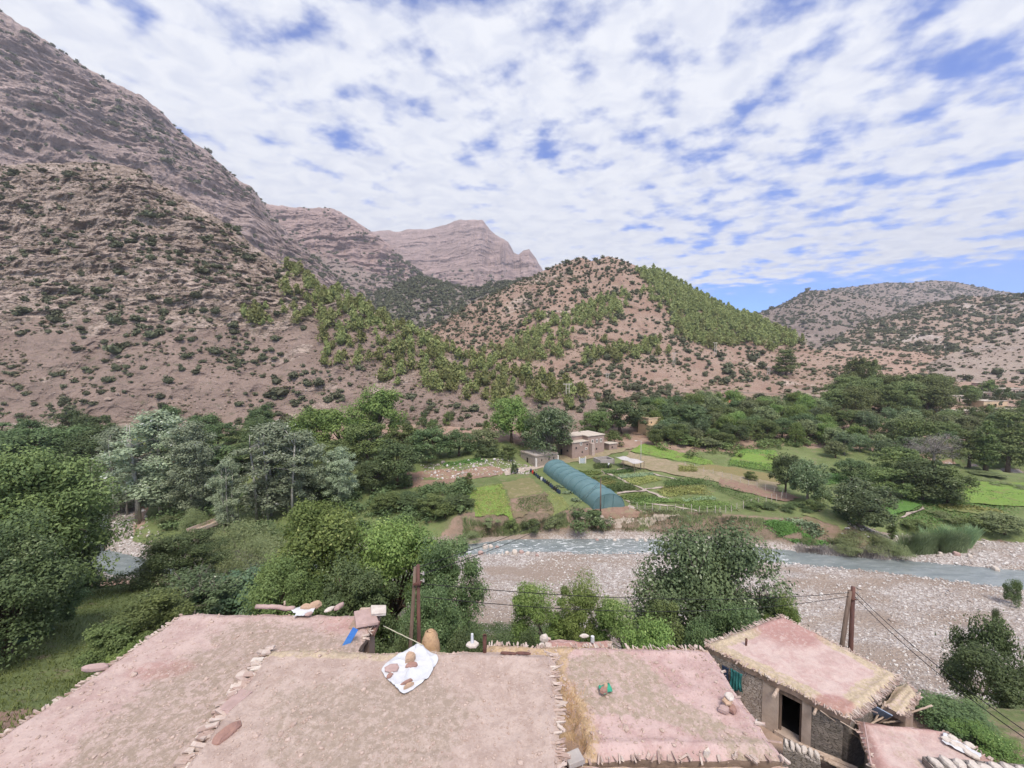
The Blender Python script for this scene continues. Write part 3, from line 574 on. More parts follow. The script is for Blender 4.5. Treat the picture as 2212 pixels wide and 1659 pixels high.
# near trees: true leaf size
tree_template('walnut_a', LF_WAL, BARK, 12, 5.0, 6.4, 5.4, 80, 560, .28, 11, limbs=16, trunk_r=.38, asp=.5, rcl=(.20, .36))
tree_template('walnut_b', LF_WAL, BARK, 12, 4.6, 6.3, 5.5, 76, 560, .28, 12, limbs=14, trunk_r=.36, asp=.5, rcl=(.20, .38))
tree_template('dark_a', LF_DRK, BARK, 12, 4.8, 5.8, 5.9, 84, 520, .27, 13, limbs=14, rcl=(.20, .36))
tree_template('ash_a', LF_GRY, BARKG, 12, 4.7, 5.7, 5.7, 120, 480, .24, 14, limbs=20, twig=5, rcl=(.22, .36))
tree_template('green_a', LF_MID, BARK, 12, 4.9, 6.2, 5.6, 84, 540, .27, 21, limbs=14, asp=.5, rcl=(.20, .36))
tree_template('greenlow_a', LF_MID, BARKG, 8, 3.0, 4.2, 3.6, 48, 420, .22, 22, limbs=10, trunk_r=.12, stems=2, rcl=(.22, .40))
tree_template('willow_a', LF_WAL, BARKG, 8, 2.6, 4.8, 3.2, 42, 420, .24, 15, limbs=10, trunk_r=.14, asp=.3, stems=3, rcl=(.22, .42))
tree_template('fig_a', LF_BLU, BARKG, 5, 3.4, 2.6, 2.3, 36, 360, .34, 16, limbs=8, trunk_r=.12, asp=.75, stems=3)
tree_template('twiggy_a', LF_GRY, BARKG, 6, 3.6, 3.4, 2.4, 34, 260, .24, 17, limbs=26, trunk_r=.2, twig=12, rcl=(.18, .32))
tree_template('silver_a', LF_SIL, BARKP, 20, 4.6, 11.0, 8.6, 120, 200, .36, 18, shape='column', limbs=26, trunk_r=.26, stems=3, asp=.6, rcl=(.17, .34), twig=3)
tree_template('silver_b', LF_SIL, BARKP, 20, 5.2, 10.8, 8.8, 120, 200, .36, 19, shape='column', limbs=30, trunk_r=.22, stems=6, asp=.6, rcl=(.16, .32), twig=3)
tree_template('tamarisk_a', LF_WIL, BARKG, 5, 3.6, 2.5, 2.4, 34, 330, .30, 20, limbs=8, trunk_r=.1, asp=.2, stems=4)
# middle distance
for i in range(3):
    tree_template('mid_%d' % i, LF_MID, BARK, 12, 4.8, 6.0, 5.6, 54, 180, .46, 30 + i, limbs=8, rcl=(.22, .40))
    tree_template('middark_%d' % i, LF_DRK, BARK, 12, 4.6, 5.9, 5.7, 54, 180, .44, 35 + i, limbs=8, rcl=(.22, .40))
tree_template('midolive', LF_OLV, BARK, 8, 4.0, 4.6, 3.2, 40, 120, .5, 40, limbs=8)
tree_template('midwalnut', LF_WAL, BARK, 12, 5.0, 6.2, 5.5, 58, 180, .46, 41, limbs=8)
tree_template('midash', LF_GRY, BARKG, 12, 4.8, 6.2, 5.5, 60, 180, .42, 42, limbs=12, twig=3)
tree_template('stonepine_0', LF_PND, BARK, 12, 4.6, 7.0, 4.6, 60, 150, .45, 43, shape='tier', limbs=10, flat=.6, asp=.5)
tree_template('stonepine_1', LF_PND, BARK, 12, 3.8, 6.8, 4.9, 60, 150, .45, 44, shape='tier', limbs=10, flat=.6, asp=.5)
tree_template('midpine', LF_PND, BARK, 12, 4.2, 7.0, 4.6, 54, 170, .45, 52, limbs=10, rcl=(.2, .4))
tree_template('column_0', LF_MID, BARK, 14, 1.9, 7.6, 6.2, 46, 120, .45, 45, shape='column', limbs=4, rcl=(.4, .6))
tree_template('bare_0', LF_TWG, BARKG, 10, 5.0, 5.8, 4.0, 60, 90, .60, 46, asp=.05, limbs=30, twig=6, rcl=(.22, .36), crown_name='twigs')
tree_template('bush_0', LF_MID, BARK, 4, 2.6, 2.0, 1.9, 22, 110, .36, 47, limbs=4, trunk_r=.08)
tree_template('bush_1', LF_DRK, BARK, 4, 2.6, 2.0, 1.9, 22, 110, .36, 48, limbs=4, trunk_r=.08)
tree_template('bush_2', LF_OLV, BARK, 4, 2.6, 1.9, 1.8, 22, 110, .36, 49, limbs=4, trunk_r=.08, asp=.3)
tree_template('bushfine_0', LF_DRK, BARK, 4, 2.6, 2.0, 1.9, 30, 420, .17, 50, limbs=6, trunk_r=.06)
tree_template('bushfine_1', LF_WAL, BARK, 4, 2.6, 2.0, 1.9, 30, 420, .17, 51, limbs=6, trunk_r=.06)

def spot(px, ytop, D, sink=0.0):
    a = W(px, 790.5, 1.0); x = a[0] * D; z = gz(x, D); top = W(px, ytop, D)[2]
    return Vector((x, D, z - sink)), top - z
def T(key, px, ytop, D, wpx, label, name='tree', cat='tree', group=None, rz=None, sink=0.0):
    p, h = spot(px, ytop, D, sink)
    return put_tree(name, key, p, max(h, .8), wpx / F * D, random.uniform(0, 6.28) if rz is None else rz, label, cat, group)
B = 'broadleaf_tree'
def onh(name, px, py):
    P, nr, rk = LOFT[name]; A = P[:nr]; x, y = proj(A); d = (x - px) ** 2 + (y - py) ** 2; i = np.unravel_index(np.argmin(d), d.shape); return Vector(A[i])
def TH(src, key, px, ytop, ybase, wpx, label, name='tree', cat='tree', group=None):
    p = onh(src, px, ybase); return put_tree(name, key, p, (ybase - ytop) / F * p.y, wpx / F * p.y, random.uniform(0, 6.28), label, cat, group)
# --- village side of the river
T('green_a', 30, 962, 36, 310, 'big bright green tree filling the left edge of the photo above the grassy terrace', B)
T('dark_a', 105, 1060, 41, 150, 'dark green tree leaning over the side stream, right of the biggest left-edge tree', B)
T('dark_a', -20, 1120, 27, 260, 'dark tree cut off by the left edge, in front of the biggest left-edge tree', B)
T('dark_a', 365, 1145, 46, 180, 'dark green round tree between the side stream and the plank footbridge', B)
T('twiggy_a', 395, 1236, 33, 210, 'sparse tree with bare grey twigs showing, behind the left flat roof', B)
T('greenlow_a', 300, 1280, 27, 180, 'leafy green tree growing close against the far edge of the left flat roof', B)
T('dark_a', 70, 1235, 31, 120, 'small dark tree on the grassy terrace at the lower left edge', B, rz=1.0)
T('greenlow_a', 215, 1345, 24.5, 150, 'low bushy tree beside the left roof where it meets the grassy terrace', B)
T('fig_a', 545, 1232, 36, 170, 'blue green large-leaved tree behind the stones on the left roof', 'fig_tree')
T('fig_a', 455, 1260, 34, 120, 'small blue green leafy tree left of the river glimpse, behind the left roof', 'fig_tree')
T('walnut_b', 690, 1078, 31, 250, 'tallest bright green tree behind the left roof, left one of the big central clump', B)
T('walnut_a', 845, 1112, 30, 250, 'bright green tree just left of the twin wooden pole, middle of the central clump', B)
T('dark_a', 950, 1150, 28.5, 180, 'darker tree right of the twin wooden pole, edge of the central clump by the gravel', B)
T('green_a', 610, 1190, 27, 170, 'low green tree at the left foot of the central clump behind the left roof', B)
T('dark_a', 760, 1200, 26, 190, 'shaded tree standing low behind the roof corner with the blue board', B)
T('dark_a', 915, 1265, 21.5, 150, 'low dark tree directly behind the twin wooden pole', B)
T('ash_a', 1535, 1120, 29, 300, 'large grey green tree with pale twigs standing over the gravel riverbed, left of the hut', B)
T('willow_a', 1165, 1255, 24.5, 150, 'bright green small tree left of the bushy row between roofs and gravel', B)
T('willow_a', 1255, 1238, 24, 130, 'slender bright green tree second in the row between roofs and gravel', B)
T('willow_a', 1345, 1290, 22.5, 140, 'low light green tree third in the row between roofs and gravel', B)
T('greenlow_a', 1440, 1300, 22, 140, 'light green bushy tree at the foot of the large grey green tree', B)
T('dark_a', 1590, 1290, 24.5, 170, 'dark leafy tree at the far left corner of the hut roof', B)
T('willow_a', 1710, 1272, 25.5, 90, 'small tree over the far edge of the hut roof, left of the leaning poles', B)
BU = 'bush'
T('bushfine_0', 860, 1362, 16.5, 130, 'dense grey green bush behind the middle roof, left of the clay chimney', BU, 'bush')
T('bushfine_0', 1010, 1370, 16.5, 130, 'dark bush behind the middle roof, right of the clay chimney', BU, 'bush')
T('bushfine_0', 1150, 1372, 17, 90, 'blue green bush left of the small far roof with a white can', BU, 'bush')
T('bushfine_1', 1420, 1352, 18, 170, 'green bush behind the right flat roof between the small far roof and the hut', BU, 'bush')
T('bushfine_0', 1545, 1345, 20, 130, 'dark bush touching the far corner of the hut roof', BU, 'bush')
T('bushfine_0', 2165, 1342, 29, 140, 'large dark bush at the right edge of the photo above the gravel slope', BU, 'bush')
T('bushfine_0', 2215, 1420, 25, 190, 'dark bush cut off by the right edge of the photo, below the power cables', BU, 'bush')
T('bushfine_0', 2090, 1520, 17.5, 190, 'broad dark green bush sloping down behind the lower right pink roof', BU, 'bush')
T('bushfine_1', 2180, 1580, 16, 130, 'olive green bush beside the white plates on the lower right roof', BU, 'bush')
T('bushfine_0', 2010, 1515, 19, 110, 'dark bush next to the heap of sticks right of the hut', BU, 'bush')
T('bushfine_0', 2215, 1250, 49, 40, 'small dark bush on the gravel by the water at the right edge of the photo', BU, 'bush')
T('bushfine_0', 2188, 1318, 42, 28, 'tiny round bush alone on the gravel near the right edge', BU, 'bush')
T('bushfine_1', 250, 1395, 22.5, 120, 'low bush against the stone edging of the left roof, above the pumpkin patch', BU, 'bush')
T('bushfine_0', 130, 1245, 42, 130, 'dry grey brown bush on the grassy terrace at left', BU, 'bush')
# --- across the river, left
SV = 'poplar_tree'
T('silver_a', 335, 882, 76, 200, 'tall silvery grey poplar with one straight pale trunk, highest of the left grove', SV)
T('silver_b', 250, 915, 80, 120, 'silvery poplar at the left side of the grove, above the stony side stream', SV)
T('silver_a', 405, 905, 73, 120, 'silvery poplar at the right side of the tallest one', SV)
T('silver_b', 585, 905, 73, 190, 'broad silvery poplar with many thin pale stems, above the footbridge', SV)
T('silver_a', 648, 925, 76, 110, 'narrow silvery poplar at the right flank of the many-stemmed one', SV)
T('silver_a', 728, 962, 78, 90, 'smallest silvery poplar, in front of the bright walnut trees', SV)
T('silver_b', 480, 985, 69, 90, 'low pale poplar between the two big silvery groves', SV)
for k, (px, yt, D, w, lab) in enumerate([(-30, 915, 100, 170, 'dark tree at the left edge of the photo in front of the road wall'), (45, 918, 95, 140, 'dark tree beside the left-edge tree, below the pale road wall'), (120, 903, 100, 130, 'dark rounded tree topping the line below the pale road wall at left'), (190, 920, 97, 110, 'dark tree just left of the silvery grove'),
        (150, 1000, 80, 150, 'very dark tree in the hollow behind the big left-edge tree'), (80, 990, 74, 140, 'dark tree showing over the bright left-edge tree'), (450, 960, 90, 140, 'dark tree filling the gap behind the two silvery groves'), (520, 950, 95, 120, 'dark tree behind the left flank of the many-stemmed poplar'), (300, 1000, 88, 150, 'dark tree behind the trunk of the tallest poplar'), (420, 1010, 84, 120, 'dark low tree behind the straight pale trunk'),
        (690, 1020, 80, 110, 'dark tree under the smallest silvery poplar'), (620, 1000, 84, 110, 'dark tree behind the many-stemmed poplar on its right side')]):
    T('middark_%d' % (k % 3), px, yt, D, w, lab, B)
for k, (px, yt, D, w, key, lab) in enumerate([
    (812, 836, 116, 120, 'midwalnut', 'tall rounded bright green tree highest at the foot of the left hill'), (735, 880, 108, 120, 'midwalnut', 'bright green tree left of and below the highest one under the left hill'), (665, 882, 106, 110, 'midwalnut', 'bright green tree behind the top of the right silvery poplars'),
    (790, 905, 102, 110, 'mid_0', 'green tree in front of the highest rounded tree under the left hill'), (720, 945, 96, 110, 'mid_1', 'mid green tree behind the smallest silvery poplar'), (855, 948, 90, 120, 'middark_0', 'dark round tree left of the rubble terrace'), (800, 985, 86, 90, 'middark_1', 'dark tree in front of the dark round one left of the rubble terrace'),
    (930, 912, 104, 110, 'middark_2', 'dark wide tree above the narrow vivid green strip'), (880, 915, 108, 90, 'mid_2', 'mid green tree between the rounded walnut and the dark wide tree'), (990, 925, 106, 80, 'middark_0', 'dark small tree above the right end of the vivid green strip'),
    (1045, 925, 112, 80, 'midolive', 'olive toned tree left of the pair beside the mud house'), (1105, 858, 119, 110, 'midwalnut', 'large green tree left of the one sheltering the mud house'), (1190, 868, 110, 118, 'midash', 'large grey green tree sheltering the left side of the mud house'),
    (1097, 958, 103, 42, 'mid_0', 'small bright tree left of the low roofless building'), (1050, 960, 104, 60, 'bush_1', 'dark bush in the bed behind the rubble terrace'), (1165, 900, 122, 90, 'mid_1', 'green tree behind the grey green one by the mud house'),
    (870, 1062, 78, 90, 'middark_1', 'dark bush-like tree at the left end of the hedge below the rubble terrace'), (935, 1068, 75, 80, 'mid_2', 'round tree in the hedge left of the striped green field'), (985, 1066, 74, 72, 'middark_2', 'dark tree at the right end of the hedge by the striped green field'), (960, 1085, 72, 66, 'bush_0', 'blue green bush in front of the hedge left of the striped field'), (830, 1060, 76, 70, 'mid_0', 'leafy tree at the far left of the hedge below the rubble terrace'),
    (1012, 1020, 84, 18, 'column_0', 'small upright sapling on the edge above the striped green field'), (1110, 996, 97, 16, 'bush_1', 'small dark bush on the rubble terrace left of the low building'),
    (1275, 1095, 71.5, 90, 'bush_1', 'dense dark bush in front of the tunnel greenhouse at the brink of the bank'), (1200, 1113, 71, 46, 'bush_2', 'brown green bush on the bank below the brown plot'), (1150, 1118, 71, 50, 'bush_1', 'low dark bush on the bank below the striped field'), (1060, 1118, 71, 60, 'bush_2', 'low olive bush left on the bank below the striped field'), (1105, 1122, 70.5, 40, 'bush_0', 'low bush in the middle of the bank below the striped field'),
    (1340, 855, 136, 120, 'middark_1', 'big dark tree behind the mud house with the three white windows'), (1290, 880, 130, 70, 'mid_0', 'green tree immediately behind the upper room of the mud house'), (1395, 880, 142, 70, 'middark_0', 'dark tree left of the yellow house'), (1330, 930, 122, 50, 'bush_0', 'leafy bush right of the mud house'),
    (1465, 862, 140, 118, 'middark_2', 'big dark tree right of the yellow house'), (1440, 925, 128, 50, 'mid_1', 'light green low tree in front of the yellow house'), (1485, 938, 122, 62, 'mid_2', 'orchard tree first from the left above the long green field'), (1530, 945, 120, 56, 'midolive', 'olive orchard tree second from the left above the long green field'), (1568, 930, 124, 60, 'mid_0', 'orchard tree third from the left above the long green field'),
    (1628, 1016, 92, 27, 'mid_1', 'small round tree standing alone between the brown and green strips'), (1686, 990, 97, 26, 'mid_2', 'small tree at the upper left of the tall pair by the brown strip'),
    (1706, 968, 83, 66, 'middark_1', 'dark tall tree left of the pair at the end of the brown strip'), (1755, 988, 77, 86, 'midash', 'grey green tall tree right of the pair at the end of the brown strip'),
    (1872, 1030, 67, 122, 'midash', 'large tree with light green tips alone in the riverside meadows'), (1870, 1090, 68, 90, 'middark_2', 'dark lower tree in front of the large meadow tree'), (1944, 1120, 67, 20, 'column_0', 'narrow dark shrub right of the large meadow tree'),
    (1790, 1065, 76, 50, 'bush_0', 'leafy bush under the tall pair, left of the large meadow tree'), (1730, 1090, 74, 60, 'bush_1', 'dark bush at the tip of the brown strip'), (1680, 1088, 74, 60, 'bush_1', 'dark bush in the hedge under the fenced plots'), (1640, 1085, 74, 50, 'bush_0', 'left-hand bush of the hedge at the corner of the fenced plots'), (1765, 1080, 73, 46, 'bush_0', 'low leafy tree at the right end of the hedge below the brown strip'),
    (1935, 1005, 82, 100, 'mid_0', 'wide tree left of the trees beyond the large meadow tree'), (2005, 990, 80, 120, 'middark_0', 'wide dark tree behind the riverside meadows'), (2062, 1010, 78, 86, 'mid_2', 'tree at the right end of the belt behind the meadows'), (1850, 985, 92, 80, 'middark_1', 'blue green dark tree above the small vivid field'), (1960, 960, 92, 100, 'mid_1', 'mid green tree rising behind the wide dark one'),
    (2027, 932, 106, 92, 'bare_0', 'leafless grey tree between the belt and the village'), (1985, 890, 120, 90, 'mid_0', 'green tree left of and behind the leafless grey tree'), (2105, 928, 104, 80, 'stonepine_0', 'spreading dark tree with a bare trunk beside the distant water'), (2142, 905, 101, 42, 'column_0', 'narrow tall columnar tree beside the distant water', ), (2190, 880, 112, 90, 'stonepine_1', 'tree with pale trunk at the right edge of the photo near the distant water'),
    (2185, 1050, 90, 80, 'bush_2', 'olive bush by the bend of the distant water'), (2150, 1020, 98, 60, 'midolive', 'olive tree beyond the meadows near the distant water')]):
    nm = {'bush': BU, 'stonepine': 'pine_tree', 'bare': 'bare_tree', 'column': 'columnar_tree'}.get(key.split('_')[0], B)
    T(key, px, yt, D, w, lab, nm, 'bush' if nm == BU else 'tree')
# riverside scrub
for k, (px, yt, D, w, key, lab) in enumerate([
    (520, 1118, 60.5, 150, 'tamarisk_a', 'pale olive feathery bush right of the footbridge'), (460, 1150, 58, 90, 'tamarisk_a', 'feathery bush at the near end of the footbridge'), (560, 1160, 56.5, 110, 'tamarisk_a', 'brownish feathery bush by the hidden stretch of river'), (410, 1096, 68, 60, 'tamarisk_a', 'yellow green bush left of the footbridge'), (355, 1110, 70, 50, 'bush_2', 'olive bush on the right bank of the stony side stream'),
    (1880, 1150, 64.5, 120, 'tamarisk_a', 'greyish willow bush hanging over the river below the large meadow tree'), (1830, 1165, 64, 70, 'tamarisk_a', 'low grey willow bush left of the one over the river'), (1940, 1165, 63, 80, 'tamarisk_a', 'low grey willow bush right of the one over the river'),
    (2120, 1120, 69, 70, 'bush_0', 'green bush between the meadow and the far gravel bar'), (2060, 1110, 72, 70, 'bush_2', 'olive bush behind the reeds at the gravel bar'), (2190, 1110, 68, 90, 'midolive', 'yellow green bush at the right edge of the photo above the gravel bar'), (2000, 1125, 70, 60, 'bush_0', 'round bush between the meadow and the reeds'),
    (1760, 1175, 66, 36, 'tamarisk_a', 'dry low bush on the eroded bank under the vivid green plot'), (1010, 1150, 68, 60, 'tamarisk_a', 'dry brown bush on the bank at the left where the river appears')]):
    T(key, px, yt, D, w, lab, BU, 'bush')
# the big lone pine and the village pines
PN = 'pine_tree'
TH('centre_hill', 'stonepine_1', 1697, 752, 812, 56, 'large lone pine with a clear trunk on the bare knoll', PN)
T('midpine', 1852, 768, 235, 44, 'dark pine on the skyline of the knoll, right of the lone pine', PN)
T('midpine', 1880, 772, 232, 40, 'dark pine right beside its twin at the right end of the knoll', PN)
T('midpine', 1842, 800, 215, 40, 'pine with a clear trunk below the pair at the right end of the knoll', PN)
rn_ = random.Random(5)
kinds = [('stonepine_0', PN, 'dark layered pine in the wood between the knoll and the village houses'), ('stonepine_1', PN, 'dark layered pine in the wood between the knoll and the village houses')]
def fillrow(zone, n, keys, name, label, group, cat='tree', hpx=(46, 74), wpx=(.8, 1.2), Df=lambda y: 0):
    c = 0; tries = 0
    while c < n and tries < n * 30:
        tries += 1
        px = rn_.uniform(zone[0], zone[2]); yb = rn_.uniform(zone[1], zone[3]); g = G(px, yb)
        if g.y > 330 or (px > 2030 and yb < 925 and hpx[1] > 35) or any((g - q).length < 3.6 + g.y * .012 for q in USED): continue
        USED.append(g); h = rn_.uniform(*hpx) / F * g.y; key = rn_.choice(keys)
        kd = {'mid': 'mid green', 'middark': 'dark green', 'midolive': 'olive toned', 'midash': 'grey green', 'midwalnut': 'bright green', 'stonepine': 'layered pine-like', 'midpine': 'rounded pine-like', 'bush': 'low bushy'}[key.split('_')[0]]
        f_ = (px - zone[0]) / (zone[2] - zone[0]); wh = 'left end' if f_ < .2 else 'left half' if f_ < .45 else 'middle' if f_ < .6 else 'right half' if f_ < .82 else 'right end'; dp = 'front' if yb > (zone[1] + zone[3]) / 2 else 'back'
        h = min(h, 15); put_tree(name, key, g, h, h * rn_.uniform(*wpx), rn_.uniform(0, 6.28), kd + ' tree, ' + dp + ' row, ' + wh + ' of ' + label, cat, group); c += 1
USED = []
fillrow((1800, 862, 2040, 905), 26, ['stonepine_0', 'midpine', 'midpine'], PN, 'the wood between knoll and village', 'pines between the knoll and the village', hpx=(52, 76))
fillrow((1400, 895, 1800, 962), 74, ['mid_0', 'mid_1', 'midwalnut', 'middark_1', 'midolive', 'midash', 'midolive'], B, 'the orchard belt right of the yellow house', 'trees of the orchard belt below the knoll', hpx=(34, 56))
fillrow((1800, 925, 2212, 990), 40, ['mid_0', 'mid_1', 'middark_2', 'midolive', 'midolive', 'midash', 'midpine', 'midwalnut'], B, 'the belt between village and meadows', 'trees between the village and the meadows', hpx=(38, 54))
fillrow((1960, 842, 2230, 915), 22, ['mid_0', 'middark_2', 'bush_0', 'stonepine_1', 'bush_1'], B, 'the distant village', 'small trees among the village houses', hpx=(18, 34))
fillrow((1380, 868, 1820, 888), 16, ['bush_1', 'middark_0', 'bush_0', 'midolive'], B, 'the centre hill terraces', 'low trees on the terraces under the centre hill', hpx=(14, 32))
fillrow((560, 905, 1240, 935), 14, ['middark_0', 'mid_1', 'bush_1', 'mid_2'], B, 'the left hill terraces', 'low trees on the terraces under the left hill', hpx=(18, 34))
fillrow((-60, 930, 600, 1000), 22, ['middark_0', 'middark_1', 'middark_2'], B, 'the grove behind the silvery poplars', 'dark trees behind the poplar grove', hpx=(50, 70))

# --- shrubs and pines of the slopes
def small_tpl(n, leaf, shape, seed, core=True):
    r = rs(seed)
    if shape == 'shrub':
        cs = clumps(.75, .75, .55, 7, r, .3, .8, -.2); cs[:, 2] += .45; rc = r.uniform(.32, .55, 7); c_ = (0, 0, .45, .78, .5)
    else:
        z = np.linspace(-.8, .9, 12); rad = (1 - (z + .8) / 1.85) * .5; a = r.uniform(0, 6.28, 12)
        cs = np.stack([np.cos(a) * rad, np.sin(a) * rad, z * .42 + .56], -1); rc = .34 * (1.1 - .55 * (z + .8) / 1.7); c_ = (0, 0, .5, .42, .42)
    P, Nn, rnd = crown_pts(cs, rc, n // len(cs), r, .85); P[:, 2] = np.maximum(P[:, 2], -.08)
    V, Fq = leafquads(P, Nn, leaf, r, .7)
    if core:
        bm = bmesh.new(); bmesh.ops.create_icosphere(bm, subdivisions=1, radius=1.0)
        cv = np.array([v_.co[:] for v_ in bm.verts]); cf = np.array([[v_.index for v_ in f.verts] for f in bm.faces]); bm.free()
        cv = cv * (1 + .18 * r.uniform(-1, 1, (len(cv), 1)))
        if shape == 'pine': cv[:, :2] *= (1.05 - .55 * (cv[:, 2:3] + 1) / 2)
        cv = cv * np.array([c_[3], c_[3], c_[4]]) * .9 + np.array(c_[:3]); cv[:, 2] = np.maximum(cv[:, 2], -.15)
        cf = np.concatenate([cf, cf[:, 2:3]], 1)
        V = np.concatenate([V, cv]); Fq = np.concatenate([Fq, cf + 4 * len(P)]); rnd = np.concatenate([rnd, np.full(len(cf), .12)])
    return V, Fq, rnd
SH = [small_tpl(230, .30, 'shrub', 200 + i) for i in range(5)]; PI_ = [small_tpl(260, .20, 'pine', 210 + i) for i in range(4)]
SHs = [small_tpl(64, .52, 'shrub', 220 + i) for i in range(5)]; PIs = [small_tpl(96, .30, 'pine', 230 + i) for i in range(4)]
def quadmesh(name, V, Fq, rnd, mt):
    me = bpy.data.meshes.new(name); tri = Fq[:, 2] == Fq[:, 3]
    # split triangles from quads so no face is degenerate
    k = np.where(tri, 3, 4); idx = np.concatenate([f[:n] for f, n in zip(Fq, k)]) if len(Fq) < 5000 else None
    if idx is None:
        mask = np.ones(Fq.shape, bool); mask[tri, 3] = False; idx = Fq[mask]
    st = np.concatenate([[0], np.cumsum(k)[:-1]])
    me.vertices.add(len(V)); me.vertices.foreach_set('co', np.asarray(V, np.float32).ravel()); me.loops.add(len(idx)); me.loops.foreach_set('vertex_index', idx.astype(np.int32))
    me.polygons.add(len(Fq)); me.polygons.foreach_set('loop_start', st.astype(np.int32)); me.polygons.foreach_set('loop_total', k.astype(np.int32)); me.update(calc_edges=True)
    me.polygons.foreach_set('use_smooth', np.zeros(len(Fq), bool))
    at = me.attributes.new('rnd', 'FLOAT', 'FACE'); at.data.foreach_set('value', np.asarray(rnd, np.float32)); me.materials.append(mt); return me
def merge(name, tpls, pts, sz, szz, rz, mt, r):
    Vs, Fs, Rs = [], [], []; off = 0; which = r.randint(0, len(tpls), len(pts))
    for i, (V, Fq, rnd) in enumerate(tpls):
        m = which == i; n = m.sum()
        if not n: continue
        c, s_ = np.cos(rz[m]), np.sin(rz[m]); x = V[None, :, 0] * c[:, None] - V[None, :, 1] * s_[:, None]; y = V[None, :, 0] * s_[:, None] + V[None, :, 1] * c[:, None]
        Q = np.stack([x * sz[m][:, None], y * sz[m][:, None], V[None, :, 2] * szz[m][:, None]], -1) + pts[m][:, None, :]
        Vs.append(Q.reshape(-1, 3)); Fs.append((Fq[None] + (np.arange(n) * len(V))[:, None, None] + off).reshape(-1, 4)); off += n * len(V)
        Rs.append(np.clip(rnd[None] * .7 + r.uniform(0, .3, n)[:, None], 0, 1).ravel())
    return quadmesh(name, np.concatenate(Vs), np.concatenate(Fs), np.concatenate(Rs), mt)
def inpoly(x, y, poly):
    res = np.zeros(x.shape, bool); n = len(poly)
    for i in range(n):
        x1, y1 = poly[i]; x2, y2 = poly[(i + 1) % n]
        if y1 == y2: continue
        c = ((y1 > y) != (y2 > y)) & (x < (x2 - x1) * (y - y1) / (y2 - y1) + x1); res ^= c
    return res
def surf(name, n, r, tmin=0.0):
    P, nr, rk = LOFT[name]; A = P[:nr]; ca = A[:-1, :-1]; e1 = A[:-1, 1:] - ca; e2 = A[1:, :-1] - ca
    ar = np.linalg.norm(np.cross(e1, e2), axis=-1); hor = np.abs(e1[..., 0] * e2[..., 1] - e1[..., 1] * e2[..., 0])
    w = (hor + .25 * ar).ravel(); w = w / w.sum(); k = r.choice(len(w), n, p=w); i, j = np.unravel_index(k, ar.shape)
    a, b = r.uniform(0, 1, n)[:, None], r.uniform(0, 1, n)[:, None]
    pts = A[i, j] + (A[i, j + 1] - A[i, j]) * a + (A[i + 1, j] - A[i, j]) * b
    up = hor.ravel()[k] / (ar.ravel()[k] + 1e-9)
    return pts, up, rk[i, j]
PINE_L0 = [(640, 575), (700, 590), (760, 640), (850, 690), (950, 735), (1060, 770), (1160, 810), (1260, 850), (1265, 885), (1180, 870), (1090, 880), (1000, 870), (900, 840), (830, 830), (800, 770), (700, 800), (690, 740), (760, 700), (690, 690), (560, 700), (545, 665), (640, 645), (640, 610)]
PINE_C = [(1395, 590), (1440, 600), (1500, 622), (1560, 650), (1640, 690), (1720, 725), (1715, 752), (1640, 745), (1560, 742), (1500, 735), (1455, 700), (1475, 680), (1430, 650), (1400, 620)]
PINE_C2 = [(1090, 735), (1160, 700), (1230, 680), (1290, 655), (1330, 640), (1350, 650), (1330, 680), (1280, 695), (1240, 720), (1220, 760), (1150, 790), (1080, 780), (1060, 755)]
PINE_C3 = [(1275, 765), (1330, 745), (1400, 735), (1460, 745), (1440, 765), (1380, 765), (1330, 780), (1280, 785)]
def cull(P, top=2.0): return visible(P, top)
r0 = rs(900); shr_pts, shr_sz, shr_lab = [], [], []; pin_pts, pin_h, pin_lab = [], [], []
def scatter_shrubs(name, n, size, label, accept, seed):
    r = rs(seed); P, up, rk = surf(name, n, r); px, py = proj(P); ok = accept(px, py, up, rk, P, r) & cull(P)
    P = P[ok]; s_ = (size[0] + size[1]) * .44 * np.exp(r.normal(0, .38, len(P))); shr_pts.append(P); shr_sz.append(s_); shr_lab.extend([label] * len(P))
def scatter_pines(name, n, size, label, poly, seed, keep=1.0):
    r = rs(seed); P, up, rk = surf(name, n, r); px, py = proj(P); ok = np.zeros(len(P), bool)
    for pl_ in poly: ok |= inpoly(px + r.normal(0, 11, len(P)) + 16 * dens(P, 18, seed), py + r.normal(0, 6, len(P)) + 9 * dens(P, 25, seed + 1), pl_)
    ok &= cull(P, 6); P = P[ok]; pin_pts.append(P); h = r.uniform(size[0], size[1], len(P)); pin_h.append(h); pin_lab.extend([label] * len(P))
def dens(P, sc_, seed): return fbm(P[:, 0] / sc_, P[:, 1] / sc_, P[:, 2] / sc_, 3, seed)
notpine = lambda px, py, r, thr=.85: ~((inpoly(px, py, PINE_L0) | inpoly(px, py, PINE_C) | inpoly(px, py, PINE_C2)) & (r.uniform(0, 1, len(px)) < thr))
scatter_shrubs('near_hill', 4600, (.8, 2.3), 'dark shrub on the near left hill', lambda px, py, up, rk, P, r: notpine(px, py, r, .6) & (r.uniform(0, 1, len(px)) < .42 + .22 * (P[:, 2] < 60) + 1.15 * dens(P, 20, 301)) & (up > .3), 301)
scatter_shrubs('centre_hill', 5200, (1.2, 2.5), 'dark shrub on the centre hill', lambda px, py, up, rk, P, r: notpine(px, py, r, .95) & (r.uniform(0, 1, len(px)) < np.clip(.28 + (P[:, 2] - 12) / 110 + .95 * dens(P, 36, 303), .05, 1)), 303)
scatter_shrubs('scrub_hill', 5600, (1.6, 3.2), 'dark shrub on the right scrub hill', lambda px, py, up, rk, P, r: (r.uniform(0, 1, len(px)) < np.clip(.25 + (P[:, 2] - 25) / 50 + .8 * dens(P, 40, 305), .05, 1)), 305)
